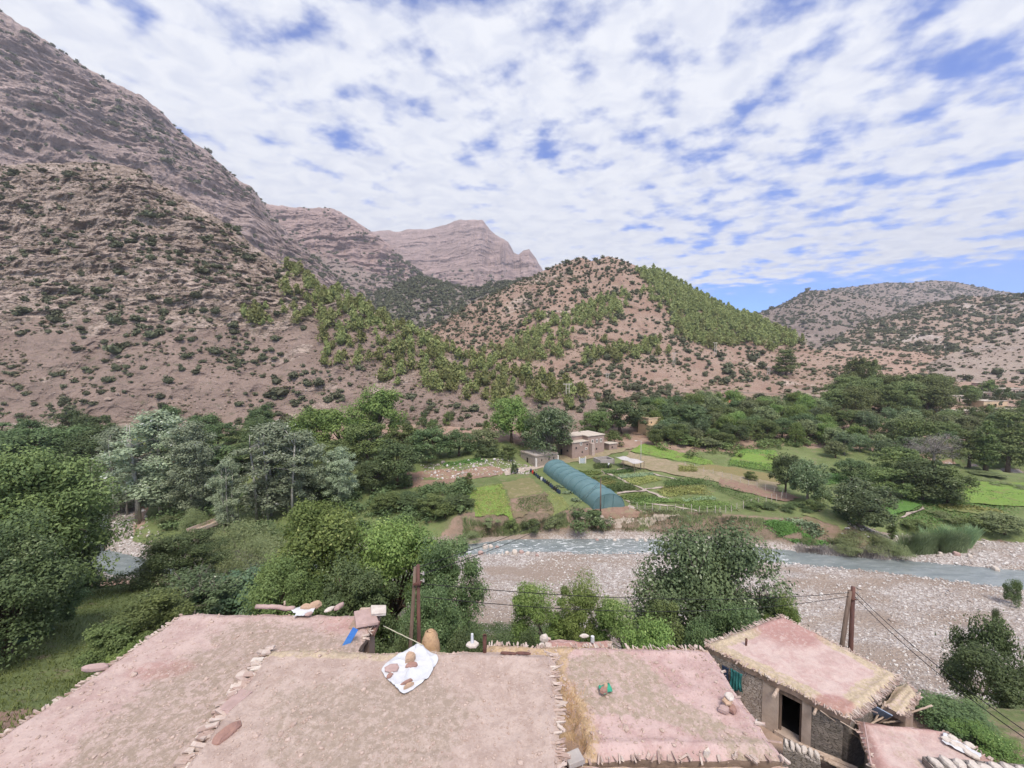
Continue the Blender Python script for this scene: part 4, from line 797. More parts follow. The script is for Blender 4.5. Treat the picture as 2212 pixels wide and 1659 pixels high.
scatter_shrubs('bare_slope', 420, (1.2, 2.6), 'dark shrub on the bare slope above the village', lambda px, py, up, rk, P, r: r.uniform(0, 1, len(px)) < .5 + .6 * dens(P, 40, 307), 307)
scatter_shrubs('round_hill', 6500, (2.2, 4.2), 'far', lambda px, py, up, rk, P, r: r.uniform(0, 1, len(px)) < .7 + .6 * dens(P, 70, 309), 309)
scatter_shrubs('tabletop_hill', 6500, (2.6, 5.0), 'far', lambda px, py, up, rk, P, r: r.uniform(0, 1, len(px)) < .8 + .4 * dens(P, 90, 311), 311)
scatter_shrubs('great_mountain', 5200, (2.2, 5.2), 'far', lambda px, py, up, rk, P, r: (r.uniform(0, 1, len(px)) < np.clip(.02 + 1.1 * (dens(P * np.array([.35, .35, 1.6]), 55, 313) + .12), 0, 1)) & (up > .25), 313)
scatter_shrubs('layered_ridge', 5200, (3.0, 6.5), 'far', lambda px, py, up, rk, P, r: r.uniform(0, 1, len(px)) < np.clip(.5 - (P[:, 2] - 300) / 260 + .6 * dens(P, 120, 315), .03, 1), 315)
scatter_shrubs('wooded_foothill', 8000, (2.8, 6.0), 'far', lambda px, py, up, rk, P, r: r.uniform(0, 1, len(px)) < .6 + .7 * dens(P, 80, 317), 317)
scatter_shrubs('far_peak', 1800, (5, 9), 'far', lambda px, py, up, rk, P, r: (P[:, 2] < 520) & (r.uniform(0, 1, len(px)) < .5 + .6 * dens(P, 150, 319)), 319)
def scatter_valley(n, size, label, box, seed, pxr, base):
    r = rs(seed); X = r.uniform(box[0], box[2], n); Y = r.uniform(box[1], box[3], n); P = np.stack([X, Y, valley(X, Y)], -1); px, py = proj(P); ok = (px > pxr[0]) & (px < pxr[1]) & cull(P) & (r.uniform(0, 1, n) < base + .8 * dens(P, 26, seed)); P = P[ok]
    shr_pts.append(P); shr_sz.append((size[0] + size[1]) * .44 * np.exp(r.normal(0, .38, len(P)))); shr_lab.extend([label] * len(P))
scatter_valley(2600, (1.4, 2.6), 'dark shrub on the plain below the right hills', (90, 190, 560, 470), 321, (1560, 2230), .45)
scatter_pines('near_hill', 3600, (3.2, 7.6), 'bright green pine on the near hill shoulder', [PINE_L0], 401)
scatter_pines('centre_hill', 19000, (5, 8), 'pine in the centre hill plantation', [PINE_C], 403)
scatter_pines('centre_hill', 5200, (5, 8), 'pine of the scattered centre hill stand', [PINE_C2, PINE_C3], 405)
def thin(P, d):
    keep = []; cell = {}
    for i, p in enumerate(P):
        k = (int(p[0] / d), int(p[1] / d)); 
        if any((P[j][0] - p[0]) ** 2 + (P[j][1] - p[1]) ** 2 < d * d for a in (-1, 0, 1) for b in (-1, 0, 1) for j in cell.get((k[0] + a, k[1] + b), ())): continue
        cell.setdefault(k, []).append(i); keep.append(i)
    return np.array(keep)
def individuals(pts, size, labs, nmax, seed, tpl, tpls, name, cat, group, mt, stuffname, aspect, want=lambda l: True, dmin=0):
    P = np.concatenate(pts); S2 = np.concatenate(size); labs = np.array(labs)
    k = thin(P, dmin) if dmin else np.arange(len(P)); P, S2, labs = P[k], S2[k], labs[k]
    r = rs(seed); px, py = proj(P); app = S2 / P[:, 1] * (labs != 'far') * ((px > 2) & (px < 2210))
    order = np.argsort(-app); ind = order[:nmax]; rest = order[nmax:]
    med_ = np.median(S2[ind]); LABBOX = {}
    for l_ in set(labs[ind]): m_ = labs[ind] == l_; LABBOX[str(l_)] = ((px[ind][m_].min() - 1, py[ind][m_].min() - 1), (px[ind][m_].max() + 1, py[ind][m_].max() + 1))
    meshes = [quadmesh(name + '_%d' % i, V, Fq, rn, mt) for i, (V, Fq, rn) in enumerate(tpl)]
    for i in ind:
        o = bpy.data.objects.new(name, meshes[r.randint(len(meshes))]); COL.objects.link(o)
        a = aspect(r); o.location = P[i]; o.scale = (S2[i] * a[0], S2[i] * a[0], S2[i] * a[1]); o.rotation_euler = (0, 0, r.uniform(0, 6.28))
        lo_, hi_b = LABBOX[str(labs[i])]; fx = (px[i] - lo_[0]) / (hi_b[0] - lo_[0]); fy = (py[i] - lo_[1]) / (hi_b[1] - lo_[1])
        where = ('top ' if fy < .3 else 'upper ' if fy < .5 else 'middle ' if fy < .68 else 'lower ' if fy < .85 else 'lowest ') + ('left' if fx < .2 else 'left of centre' if fx < .4 else 'centre' if fx < .6 else 'right of centre' if fx < .8 else 'right'); big_ = 'large' if S2[i] > med_ else 'small'
        tag(o, big_ + ' ' + str(labs[i]) + ', ' + where + ' part', cat, group(str(labs[i])))
    m = merge(stuffname, tpls, P[rest], S2[rest] * r.uniform(.85, 1.15, len(rest)) * aspect(r, 1)[0], S2[rest] * aspect(r, 1)[1] * r.uniform(.85, 1.15, len(rest)), r.uniform(0, 6.28, len(rest)), mt, r)
    o = link(stuffname, m); tag(o, None, None, None, 'stuff'); return len(P)
nS = individuals(shr_pts, shr_sz, shr_lab, 300, 501, SH, SHs, 'hillside_shrub', 'shrub', lambda l: l.replace('dark shrub on', 'shrubs on'), LF_JUN, 'hillside_shrubbery', lambda r, f=0: (1.0, .95) if f else (r.uniform(.85, 1.25), r.uniform(.7, 1.2)), dmin=1.4)
nP = individuals(pin_pts, pin_h, pin_lab, 300, 503, PI_, PIs, 'pine_tree', 'pine', lambda l: 'pines on the shoulder of the near hill' if 'shoulder' in l else 'pines on the centre hill', LF_PIN, 'pine_forest', lambda r, f=0: (.78, 1.0) if f else (r.uniform(.6, .85), 1.0), dmin=3.0)
print('shrubs', nS, 'pines', nP)
# ------------------------------------------------------------------ village roofs in the foreground
def Pz(px, py, z):
    a = W(px, py, 1.0); k = (z - CAMZ) / (a[2] - CAMZ); return Vector((a[0] * k, k, z))
def on(name, px, py):
    P, nr, rk = LOFT[name]; A = P[:nr]; x, y = proj(A); d = (x - px) ** 2 + (y - py) ** 2; i = np.unravel_index(np.argmin(d), d.shape); return Vector(A[i])
def roofmat(name, pink, pale, taupe, straw, seed, cov=.5):
    s = Nodes(name); vec = s.coords(); off = s.n('ShaderNodeVectorMath', operation='ADD'); s.l(vec, off.inputs[0]); off.inputs[1].default_value = (seed * 3.7, seed * 1.9, 0); v_ = off.outputs[0]
    fine = s.noise(7, 6, .75, v_); med = s.noise(1.6, 5, .7, v_, dist=.5)
    c = s.mix(s.rng(med, .38, .62), pink, pale)
    mot = s.noise(4.2, 5, .72, v_)
    patch = s.rng(s.math('ADD', s.math('ADD', s.attr('tau'), s.math('MULTIPLY', s.math('SUBTRACT', s.noise(.45, 4, .6, v_, dist=.4), .5), .9)), s.math('MULTIPLY', s.math('SUBTRACT', mot, .5), .85)), cov - .07, cov + .09)
    c = s.mix(patch, c, s.mix(s.rng(fine, .44, .70), taupe, pale))
    st = s.math('ADD', s.attr('straw'), s.math('MULTIPLY', s.math('SUBTRACT', s.noise(2.2, 5, .7, v_), .5), .9))
    c = s.mix(s.rng(st, .4, .62), c, s.mix(s.rng(fine, .38, .6), straw, tuple(x * .72 for x in straw)))
    c = s.mix(s.attr('red'), c, (0.36, 0.20, 0.18))
    c = s.mix(s.math('MULTIPLY', s.rng(s.noise(5.5, 4, .62, v_, dist=.3), .52, .565), s.rng(s.noise(.9, 3, .6, v_), .35, .6, .15, .6)), c, pale)
    c = s.mix(s.math('MULTIPLY', s.rng(s.noise(9, 3, .8, v_), .57, .68), .32), c, (0.62, 0.51, 0.46))
    c = s.mix(s.math('MULTIPLY', s.rng(s.noise(22, 3, .7, v_), .56, .7), .38), c, (0.23, 0.17, 0.14))
    h = s.math('ADD', s.noise(11, 5, .75, v_), s.math('MULTIPLY', s.voro(15, v_), .5))
    return s.fin(c, .97, s.bump(h, .45, .04), .1)
PINK, PALE, TAUPE, STRAW = (0.40, 0.29, 0.268), (0.48, 0.375, 0.345), (0.30, 0.24, 0.195), (0.50, 0.41, 0.30)
RM_A = roofmat('pink_earth_left', PINK, PALE, TAUPE, STRAW, 1, .50); RM_B = roofmat('pink_earth_middle', (0.37, 0.285, 0.25), (0.46, 0.37, 0.33), (0.31, 0.25, 0.205), STRAW, 2, .5)
RM_C = roofmat('pink_earth_right', (0.41, 0.28, 0.265), (0.50, 0.375, 0.355), (0.32, 0.265, 0.205), (0.50, 0.37, 0.235), 3, .5); RM_F = roofmat('pink_earth_hut', (0.45, 0.32, 0.30), (0.53, 0.42, 0.39), (0.40, 0.315, 0.26), (0.52, 0.43, 0.31), 5, .5)
s = Nodes('rubble_masonry'); vec = s.coords(scale=(1, 1, 1.7)); e_ = s.voro(6.5, vec, feature='DISTANCE_TO_EDGE'); cc = s.voro(6.5, vec, out='Color'); sp_ = s.n('ShaderNodeSeparateColor'); s.l(cc, sp_.inputs[0])
c = s.mix(sp_.outputs[0], (0.33, 0.28, 0.25), (0.50, 0.435, 0.395)); c = s.mix(s.rng(e_, .0, .06, 1, 0), c, (0.25, 0.195, 0.16)); c = s.mix(s.math('MULTIPLY', s.noise(4, 5, .7, lo=.4, hi=.7), .4), c, (0.36, 0.27, 0.21))
M_STONEWALL = s.fin(c, .95, s.bump(s.rng(e_, 0, .09), .8, .06))
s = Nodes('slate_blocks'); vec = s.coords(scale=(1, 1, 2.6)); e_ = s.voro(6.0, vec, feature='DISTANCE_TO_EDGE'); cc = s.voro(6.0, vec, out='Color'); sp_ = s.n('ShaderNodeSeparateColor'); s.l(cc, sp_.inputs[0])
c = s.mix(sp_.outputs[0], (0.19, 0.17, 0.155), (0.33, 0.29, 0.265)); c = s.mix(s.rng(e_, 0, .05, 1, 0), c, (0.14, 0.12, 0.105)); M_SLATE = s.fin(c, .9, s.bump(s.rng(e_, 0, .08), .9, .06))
M_MUD = simple('mud_plaster', (0.37, 0.275, 0.225), (0.28, 0.205, 0.165), 2.2, .95, bump=.5); M_PALEMUD = simple('pale_plaster', (0.50, 0.41, 0.36), (0.40, 0.32, 0.275), 1.8, .95, bump=.4)
s = Nodes('loose_stone'); r_ = s.n('ShaderNodeObjectInfo').outputs['Random']; vv = s.voro(5.5, out='Color'); sp_ = s.n('ShaderNodeSeparateColor'); s.l(vv, sp_.inputs[0])
c = s.mix(sp_.outputs[0], (0.36, 0.26, 0.225), (0.56, 0.49, 0.44)); c = s.mix(s.math('MULTIPLY', s.noise(9, 4, .7, lo=.4, hi=.7), .5), c, (0.42, 0.31, 0.27)); M_EDGE = s.fin(c, .92, s.bump(s.noise(25, 4, .7), .5, .02))
M_RED = simple('red_sandstone', (0.36, 0.215, 0.175), (0.28, 0.17, 0.145), 6, .9, bump=.5); M_TAN = simple('tan_stone', (0.50, 0.35, 0.25), (0.40, 0.28, 0.20), 6, .9, bump=.5); M_PALEST = simple('pale_stone', (0.60, 0.55, 0.50), (0.48, 0.42, 0.38), 5, .9, bump=.4); M_PINKST = simple('pinkish_slab', (0.44, 0.32, 0.30), (0.36, 0.26, 0.24), 4, .9, bump=.4)
M_WOOD = simple('weathered_wood', (0.22, 0.165, 0.135), (0.12, 0.085, 0.07), 5, .85, bump=.5, stretch=(1, 1, .12)); M_STICK = simple('dry_stick', (0.52, 0.42, 0.35), (0.38, 0.29, 0.23), 8, .9); M_DARKWOOD = simple('red_brown_wood', (0.17, 0.085, 0.07), (0.10, 0.055, 0.05), 6, .8, stretch=(1, 1, .15))
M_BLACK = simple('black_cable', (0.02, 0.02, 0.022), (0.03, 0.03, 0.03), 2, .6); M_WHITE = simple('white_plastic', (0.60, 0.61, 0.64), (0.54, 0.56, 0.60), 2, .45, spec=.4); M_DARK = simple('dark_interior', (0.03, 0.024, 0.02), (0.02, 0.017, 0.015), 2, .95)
M_BLUE = simple('blue_paint', (0.05, 0.16, 0.50), (0.07, 0.22, 0.55), 5, .6); M_TEAL = simple('teal_cloth', (0.04, 0.20, 0.19), (0.03, 0.12, 0.13), 4, .9); M_GREENP = simple('green_plastic', (0.05, 0.38, 0.24), (0.04, 0.28, 0.18), 4, .6); M_REDP = simple('red_cloth', (0.55, 0.05, 0.04), (0.40, 0.04, 0.04), 4, .8); M_NAVY = simple('navy_cloth', (0.03, 0.05, 0.10), (0.02, 0.03, 0.06), 4, .9)
M_RUST = simple('rusty_iron', (0.15, 0.07, 0.055), (0.09, 0.045, 0.04), 6, .7, bump=.3); M_CLAY = simple('golden_clay', (0.50, 0.34, 0.20), (0.40, 0.26, 0.16), 7, .97, bump=.8); M_ROPE = simple('pale_rope', (0.55, 0.52, 0.40), (0.45, 0.42, 0.32), 5, .9); M_CEM = simple('grey_concrete', (0.42, 0.39, 0.37), (0.34, 0.31, 0.30), 2, .95, bump=.3)

r = rs(97); tpl_stone = []
for i in range(6):
    bm = bmesh.new(); bmesh.ops.create_icosphere(bm, subdivisions=1, radius=.5); v_ = np.array([q.co[:] for q in bm.verts]); f_ = np.array([[q.index for q in f.verts] for f in bm.faces]); bm.free()
    v_ = v_ * (1 + .22 * r.uniform(-1, 1, (len(v_), 1))) * np.array([1, r.uniform(.6, .95), r.uniform(.4, .7)]); f_ = np.concatenate([f_, f_[:, 2:3]], 1); tpl_stone.append((v_, f_, np.full(len(f_), .5)))
s = Nodes('river_cobbles'); a_ = s.attr('rnd'); c = s.mix(s.rng(a_, .35, .65), (0.32, 0.27, 0.245), (0.62, 0.60, 0.585)); c = s.mix(s.math('MULTIPLY', s.noise(2.5, 4, .7, s.coords(src='World'), lo=.4, hi=.7), .4), c, (0.43, 0.375, 0.35)); M_COB = s.fin(c, .85, None, .25)
M_COB2 = simple('roof_gravel', (0.50, 0.40, 0.35), (0.34, 0.25, 0.21), 9, .95)
def roof_house(name, label, quad, z, mt, wall_mt, seed, straw=None, dents=None, slope=(0, 0), wall_to=None, sides=(1, 1, 1, 1), n=(110, 80), gate=None, edge_sp=.062, edge_l=(.10, .24), thick=.26, redf=None, tauf=None, group=None, cat='house', grit=0, teeth=False):
    """flat earthen roof; quad = far-left, far-right, near-right, near-left in the plan"""
    q = [Vector((p[0], p[1], 0)) for p in quad]; cx = sum((p for p in q), Vector()) / 4; root = empty(name, (cx.x, cx.y, wall_to if wall_to is not None else gz(cx.x, cx.y)))
    z0 = root.location.z; nu, nv = n
    U, V_ = np.meshgrid(np.linspace(0, 1, nu), np.linspace(0, 1, nv))
    qa = [np.array(p[:2]) for p in q]
    XY = (qa[3][None, None] * ((1 - U) * (1 - V_))[..., None] + qa[2][None, None] * (U * (1 - V_))[..., None] + qa[1][None, None] * (U * V_)[..., None] + qa[0][None, None] * ((1 - U) * V_)[..., None])
    X, Y = XY[..., 0], XY[..., 1]
    de = np.minimum.reduce([U * np.linalg.norm(qa[1] - qa[0]), (1 - U) * np.linalg.norm(qa[1] - qa[0]), V_ * np.linalg.norm(qa[0] - qa[3]), (1 - V_) * np.linalg.norm(qa[0] - qa[3])])
    wob = .06 * fbm(X * 1.1, Y * 1.1, o=3, seed=seed + 9)
    edgef = sstep(.35, 0, de)
    X = X + wob * edgef; Y = Y + .06 * fbm(X * 1.2, Y * 1.2, o=3, seed=seed + 4) * edgef
    Z = z + slope[0] * (X - cx.x) + slope[1] * (Y - cx.y) + .03 * fbm(X * .5, Y * .5, o=3, seed=seed) + .018 * fbm(X * 3.2, Y * 3.2, o=4, seed=seed + 2) - .10 * edgef + .05 * sstep(.5, .25, de) * sstep(0, .25, de)
    for (dx, dy, rr, dep) in (dents or []): Z = Z - dep * np.exp(-(((X - dx) ** 2 + (Y - dy) ** 2) / rr ** 2) ** 3)
    st = straw(X, Y, U, V_, de) if straw else sstep(.4, .0, de) * .6
    rd = redf(X, Y, U, V_, de) if redf else 0 * X
    top = np.stack([X - root.location.x, Y - root.location.y, Z - z0], -1)
    me = npmesh('roof', top, gridfaces(nv, nu), smooth=True, attrs={'straw': np.clip(st, 0, 1), 'red': np.clip(rd, 0, 1), 'tau': tauf(X, Y) if tauf else 0 * X + .42})
    rf = link('roof', me, mt, root)
    # thickness band and walls follow the roof outline
    ring = [(0, i) for i in range(nu)] + [(j, nu - 1) for j in range(1, nv)] + [(nv - 1, i) for i in range(nu - 2, -1, -1)] + [(j, 0) for j in range(nv - 2, 0, -1)]
    T_ = np.array([top[a] for a in ring]); k = len(T_); c2 = T_.mean(0)
    mb = MB(); lo = T_.copy(); lo[:, 2] -= thick; lo2 = lo.copy(); lo2[:, :2] = c2[:2] + (lo[:, :2] - c2[:2]) * .985
    T2 = T_.copy(); T2[:, 2] -= .004
    mb.add(list(T2) + list(lo2), [(i, (i + 1) % k, k + (i + 1) % k, k + i)[::-1] for i in range(k)] + [tuple(range(k, 2 * k))]); mb.build('roof_rim', M_MUD, root)
    if gate is None:
        ins = lo2.copy(); d_ = c2[:2] - ins[:, :2]; ins[:, :2] += d_ / np.linalg.norm(d_, axis=1)[:, None] * .22; ins[:, 2] = lo2[:, 2] + .01
        bt = ins.copy(); bt[:, 2] = -.8; step = 6; idx = list(range(0, k, step)); m = len(idx); w = MB()
        w.add([ins[i] for i in idx] + [bt[i] for i in idx], [(i, (i + 1) % m, m + (i + 1) % m, m + i)[::-1] for i in range(m)]); w.build('wall', wall_mt, root)
    # stone edging
    rr = random.Random(seed)
    corners = [(0, nu - 1, 0), (1, nv - 1, nu - 1), (2, nu - 1, nv - 1), (3, nv - 1, 0)]
    for side in range(4):
        if not sides[side]: continue
        pts = {0: T_[:nu], 1: T_[nu - 1:nu + nv - 1], 2: T_[nu + nv - 2:2 * nu + nv - 2], 3: np.concatenate([T_[2 * nu + nv - 3:], T_[:1]])}[side]
        ed = MB(); seg = np.linalg.norm(np.diff(pts[:, :2], axis=0), axis=1); L_ = seg.sum(); cum = np.concatenate([[0], np.cumsum(seg)]); d = 0
        while d < L_:
            i = min(np.searchsorted(cum, d), len(pts) - 1); p = Vector(pts[i]); t = Vector(pts[min(i + 1, len(pts) - 1)] - pts[max(i - 1, 0)]); a = math.atan2(t.y, t.x)
            out = Vector((t.y, -t.x, 0)).normalized(); ln = rr.uniform(*edge_l) * (1.5 if rr.random() < .06 else 1); w_ = edge_sp * rr.uniform(.3, 1.0) * (2.2 if rr.random() < .05 else 1)
            if side == 0 and teeth and rr.random() < .8: ed.box(p + Vector((0, rr.uniform(-.05, .05), rr.uniform(.0, .05))), (rr.uniform(.03, .07), rr.uniform(.02, .04), rr.uniform(.14, .26)), a + rr.gauss(0, .5), rr.uniform(-.5, .5), rr.uniform(-.5, .3), .3)
            if rr.random() < .93 * sides[side]:
                ed.box(p + out * (ln * .5 - rr.uniform(.35, .85) * ln) + Vector((0, 0, rr.uniform(.02, .075))), (w_, ln, rr.uniform(.02, .05)), a + rr.gauss(0, .32), rr.uniform(-.3, .3), rr.uniform(-.6, .6), .25)
            d += edge_sp * (rr.uniform(.4, 1.6) if rr.random() < .9 else rr.uniform(1.5, 4.5))
        if ed.v: ed.build('edging', M_EDGE, root)
    if grit:
        r = rs(seed); i = r.randint(0, top.shape[0], grit); j = r.randint(0, top.shape[1], grit); P = top[i, j] + np.stack([r.uniform(-.04, .04, grit), r.uniform(-.04, .04, grit), 0 * i + .004], -1); z_ = .022 + .022 * r.exponential(1, grit)
        tag(link('gravel', merge('gravel', [(v, f, rn) for v, f, rn in tpl_stone], P, z_, z_, r.uniform(0, 6.28, grit), M_COB2, r), None, root), kind='stuff')
    tag(root, label, cat, group); return root
def plan(*pp, z): return [tuple(Pz(px, py, z)[:2]) for px, py in pp]
ZA, ZB, ZC, ZF, ZG = 23.0, 23.14, 22.75, 17.5, 17.0
GR = 'earth roofed village houses in the foreground'
qa_ = plan((392, 1317), (826, 1320), z=ZA)
roof_house('earth_roof_house', 'house under the largest flat pink earth roof at lower left', [qa_[0], qa_[1], (-4.75, 5.2), (-11.4, 5.2)], ZA, RM_A, M_STONEWALL, 600, sides=(.55, .5, 0, 1), grit=2200, tauf=lambda X, Y: .12 + .62 * sstep(-10.2, -8.0, X + (11.5 - Y) * .10) * sstep(12.6, 11.4, Y + .2 * (X + 7)), slope=(.012, -.02), straw=lambda X, Y, U, V, de: sstep(.35, 0, de) * .35,
           redf=lambda X, Y, U, V, de: .55 * sstep(.9, .3, np.hypot((X + 5.2) / 1.3, (Y - 12.0) / .8)) + .5 * sstep(1.0, .6, np.hypot((X + 9.3) / 1.05, (Y - 10.1) / .42)), group=GR)
qb_ = plan((587, 1396), (1196, 1405), z=ZB)
roof_house('earth_roof_house', 'house under the central flat earth roof that carries the white plastic sheet', [qb_[0], qb_[1], (.98, 4.8), (-6.35, 4.8)], ZB, RM_B, M_STONEWALL, 620, sides=(1, 1, 0, .8), straw=lambda X, Y, U, V, de: sstep(.75, .15, (1 - V) * 6.4) * 1.1 * sstep(-1.2, -3.2, X) + sstep(.5, 0, (1 - V) * 6.4) * .3, thick=.42, edge_sp=.05, edge_l=(.16, .36), teeth=True, tauf=lambda X, Y: .28 + .42 * sstep(1.4, .5, np.hypot((X + 3.2) / 2.6, (Y - 8.3) / 1.5)), grit=3200, group=GR)
qc_ = plan((1052, 1387), (1528, 1396), z=ZC); nr_ = Pz(1240, 1634, ZC)
roof_house('earth_roof_house', 'house under the pink and straw coloured flat roof with a green bag on it', [qc_[0], qc_[1], (5.75, nr_.y), (-.6, nr_.y)], ZC, RM_C, M_STONEWALL, 640, sides=(.7, .10, .8, 0), straw=lambda X, Y, U, V, de: sstep(2.2, 1.3, X + .25 * np.sin(Y * 2)) * .9 + sstep(.4, 0, (1 - V) * 3.4) * .6, dents=[(1.32, nr_.y + .42, .30, .75), (1.3, nr_.y + 1.0, .28, .25)], grit=1500, tauf=lambda X, Y: .15 + .6 * sstep(1.3, .6, np.hypot((X - 2.7) / 1.5, (Y - 10.0) / 1.2)) + .45 * sstep(.5, .2, np.abs((X - 2.5) * .75 + (Y - 10.1)) / 1.5) * (X > 2.5), edge_sp=.06, group=GR)
roof_house('earth_roof_house', 'house whose roof strip shows along the bottom edge below the right roof', [(-.3, nr_.y - .12), (5.78, nr_.y - .12), (5.8, 4.8), (-.3, 4.8)], ZC - .05, RM_C, M_STONEWALL, 660, sides=(0, .4, 0, 0), straw=lambda X, Y, U, V, de: .55 + 0 * X, group=GR)
qe_ = plan((1182, 1377), (1312, 1378), (1314, 1392), (1184, 1392), z=22.35)
roof_house('earth_roof_house', 'small reddish far roof with a white can between the middle and right roofs', [qe_[0], qe_[1], (qe_[1][0], 11.75), (qe_[0][0], 11.75)], 22.35, RM_C, M_MUD, 680, n=(40, 20), sides=(.8, .8, 0, .8), straw=lambda X, Y, U, V, de: 0 * X, redf=lambda X, Y, U, V, de: .75 + 0 * X, group=GR)
qg_ = plan((1849, 1553), (2040, 1575), (2240, 1700), (1912, 1735), z=ZG)
roof_house('earth_roof_house', 'low house with smooth pink roof at the lower right corner', qg_, ZG, RM_F, M_STONEWALL, 700, n=(90, 60), sides=(.7, .8, 0, .6), straw=lambda X, Y, U, V, de: 0 * X, redf=lambda X, Y, U, V, de: .75 * sstep(.6, .1, de), wall_to=14.5, group=GR)
qf_ = plan((1521, 1389), (1690, 1327), (1948, 1462), (1838, 1550), z=ZF)
hut = roof_house('stone_hut', 'stone hut with a dark doorway under a straw edged pink roof', qf_, ZF, RM_F, M_STONEWALL, 720, straw=lambda X, Y, U, V, de: sstep(.95, .45, de + .15 * fbm(X, Y, o=2, seed=5)) * .9 * (1 - .8 * sstep(1.6, 1.0, np.hypot(X - qf_[1][0] + .6, Y - qf_[1][1] + 1.0)) ), redf=lambda X, Y, U, V, de: .8 * sstep(1.9, 1.0, np.hypot((X - qf_[1][0] + .7) / 1.1, Y - qf_[1][1] + 1.1)) + .85 * sstep(.9, .6, np.hypot((X - qf_[3][0] + .1) / 1.0, (Y - qf_[3][1] - .65) / .6)), gate=1, wall_to=15.3, edge_sp=.045, edge_l=(.14, .34), tauf=lambda X, Y: .3 + 0 * X, group=GR)
# hut walls: left / front (with the doorway) / right / back
hl = [Vector((p[0], p[1], 0)) for p in qf_]; hc = sum(hl, Vector()) / 4; ins = [p + (hc - p).normalized() * .38 for p in hl]; ho = hut.location
def wall_run(a, b, z0, z1, mt, name='wall', th=.32, parent=None, org=None):
    d = b - a; m = MB(); m.box(Vector(((a.x + b.x) / 2, (a.y + b.y) / 2, (z0 + z1) / 2)) - org, (d.length, th, z1 - z0), math.atan2(d.y, d.x)); return m.build(name, mt, parent)
zb, zt = 13.6, ZF - .36
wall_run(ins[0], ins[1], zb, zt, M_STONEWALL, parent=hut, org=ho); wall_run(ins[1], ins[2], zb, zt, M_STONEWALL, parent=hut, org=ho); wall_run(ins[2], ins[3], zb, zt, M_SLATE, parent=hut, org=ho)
fa, fb = ins[0], ins[3]; fd = (fb - fa); FL = fd.length; fu = fd.normalized(); fn = Vector((fu.y, -fu.x, 0)); fn = fn if fn.y < 0 else -fn
def fp(t): return fa + fu * (t * FL)
td0, td1 = .565, .735
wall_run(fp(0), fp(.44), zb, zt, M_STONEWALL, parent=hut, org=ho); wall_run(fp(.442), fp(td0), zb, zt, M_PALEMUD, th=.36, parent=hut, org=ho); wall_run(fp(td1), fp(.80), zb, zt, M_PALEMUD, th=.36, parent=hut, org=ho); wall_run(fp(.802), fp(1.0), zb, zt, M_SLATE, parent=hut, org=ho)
wall_run(fp(td0 + .002), fp(td1 - .002), zt - .22, zt - .01, M_WOOD, 'lintel', parent=hut, org=ho); wall_run(fp(td0 - .02), fp(td1 + .02), zb, 15.2, M_PALEMUD, 'threshold', th=.5, parent=hut, org=ho)
fl_ = MB(); fl_.box(Vector((hc.x, hc.y, 15.12)) - ho, (3.6, 3.6, .06), math.atan2(fu.y, fu.x)); fl_.build('floor', M_DARK, hut)
jm = MB(); jm.box(fp(td1 - .012) + Vector((0, 0, 16.03)) - ho, (.07, .1, 1.7), math.atan2(fu.y, fu.x)); jm.build('door_frame', M_WOOD, hut); jm = MB(); jm.box(fp(td0 + .012) + Vector((0, 0, 16.03)) - ho, (.07, .1, 1.7), math.atan2(fu.y, fu.x)); jm.build('door_frame', M_WOOD, hut)
bm_ = MB(); q0 = fp(.56) + fn * .15; bm_.tube([q0 + Vector((0, 0, ZF - .42)) - ho, q0 + fn * .75 + Vector((0, 0, ZF - .36)) - ho], [.06, .07], 8); bm_.build('roof_beam', M_STICK, hut)
bm_ = MB(); q0 = fp(.83) + fn * .15; bm_.tube([q0 + Vector((0, 0, ZF - .42)) - ho, q0 + fn * .5 + Vector((0, 0, ZF - .36)) - ho], [.05, .05], 8); bm_.build('roof_beam', M_STICK, hut)
# annex at the far right of the hut
ax = plan((1956, 1466), (1985, 1500), (1955, 1540), (1905, 1515), z=17.2)
roof_house('earth_lean_to', 'narrow straw coloured lean-to attached to the right side of the hut', [ax[0], ax[1], ax[2], ax[3]], 17.15, RM_F, M_MUD, 740, n=(24, 30), straw=lambda X, Y, U, V, de: 1 + 0 * X, sides=(1, 1, 1, 0), wall_to=13, cat='shed')
# ledge and passage between the right roof and the hut
m = MB(); a_, b_ = fp(.05) + fn * .75, fp(1.15) + fn * .75; m.box(Vector(((a_.x + b_.x) / 2, (a_.y + b_.y) / 2, 14.6)), ((b_ - a_).length, 1.1, .9), math.atan2(fu.y, fu.x), jit=.02); tag(m.build('mud_ledge', M_MUD), 'low mud ledge running in front of the hut doorway', 'ledge')
# stone wall at the bottom, capped with pale stones
def stone_wall(name, a, b, h, th, label, capn, seed, mt=M_SLATE, capmat=M_PALEST):
    a, b = Vector(a), Vector(b); d = b - a; root = empty(name, (a + b) / 2, math.atan2(d.y, d.x)); m = MB(); m.box((0, 0, -h / 2), (d.length, th, h)); m.build('masonry', mt, root); r = random.Random(seed)
    for i in range(capn):
        m = MB(); m.stone((0, 0, 0), (d.length / capn * r.uniform(.85, 1.15), th * r.uniform(.7, 1.1), r.uniform(.12, .24)), r.uniform(-.3, .3), r.random()); o = m.build('cap_stone', capmat, root); o.location = (-d.length / 2 + (i + .5) * d.length / capn, r.uniform(-.05, .05), .06)
    return tag(root, label, 'stone wall')
stone_wall('stone_wall', Pz(1692, 1604, 15.9), Pz(1772, 1640, 15.9), 1.6, .55, 'dark rubble wall capped with pale stones at the bottom, below the hut doorway', 6, 31)
stone_wall('stone_wall', Pz(2010, 1652, 17.25), Pz(2250, 1672, 17.25), .5, .6, 'pale stones lined along the lower edge of the lower right roof', 9, 32)
pk = empty('plank_pile', Pz(1810, 1648, 15.6)); 
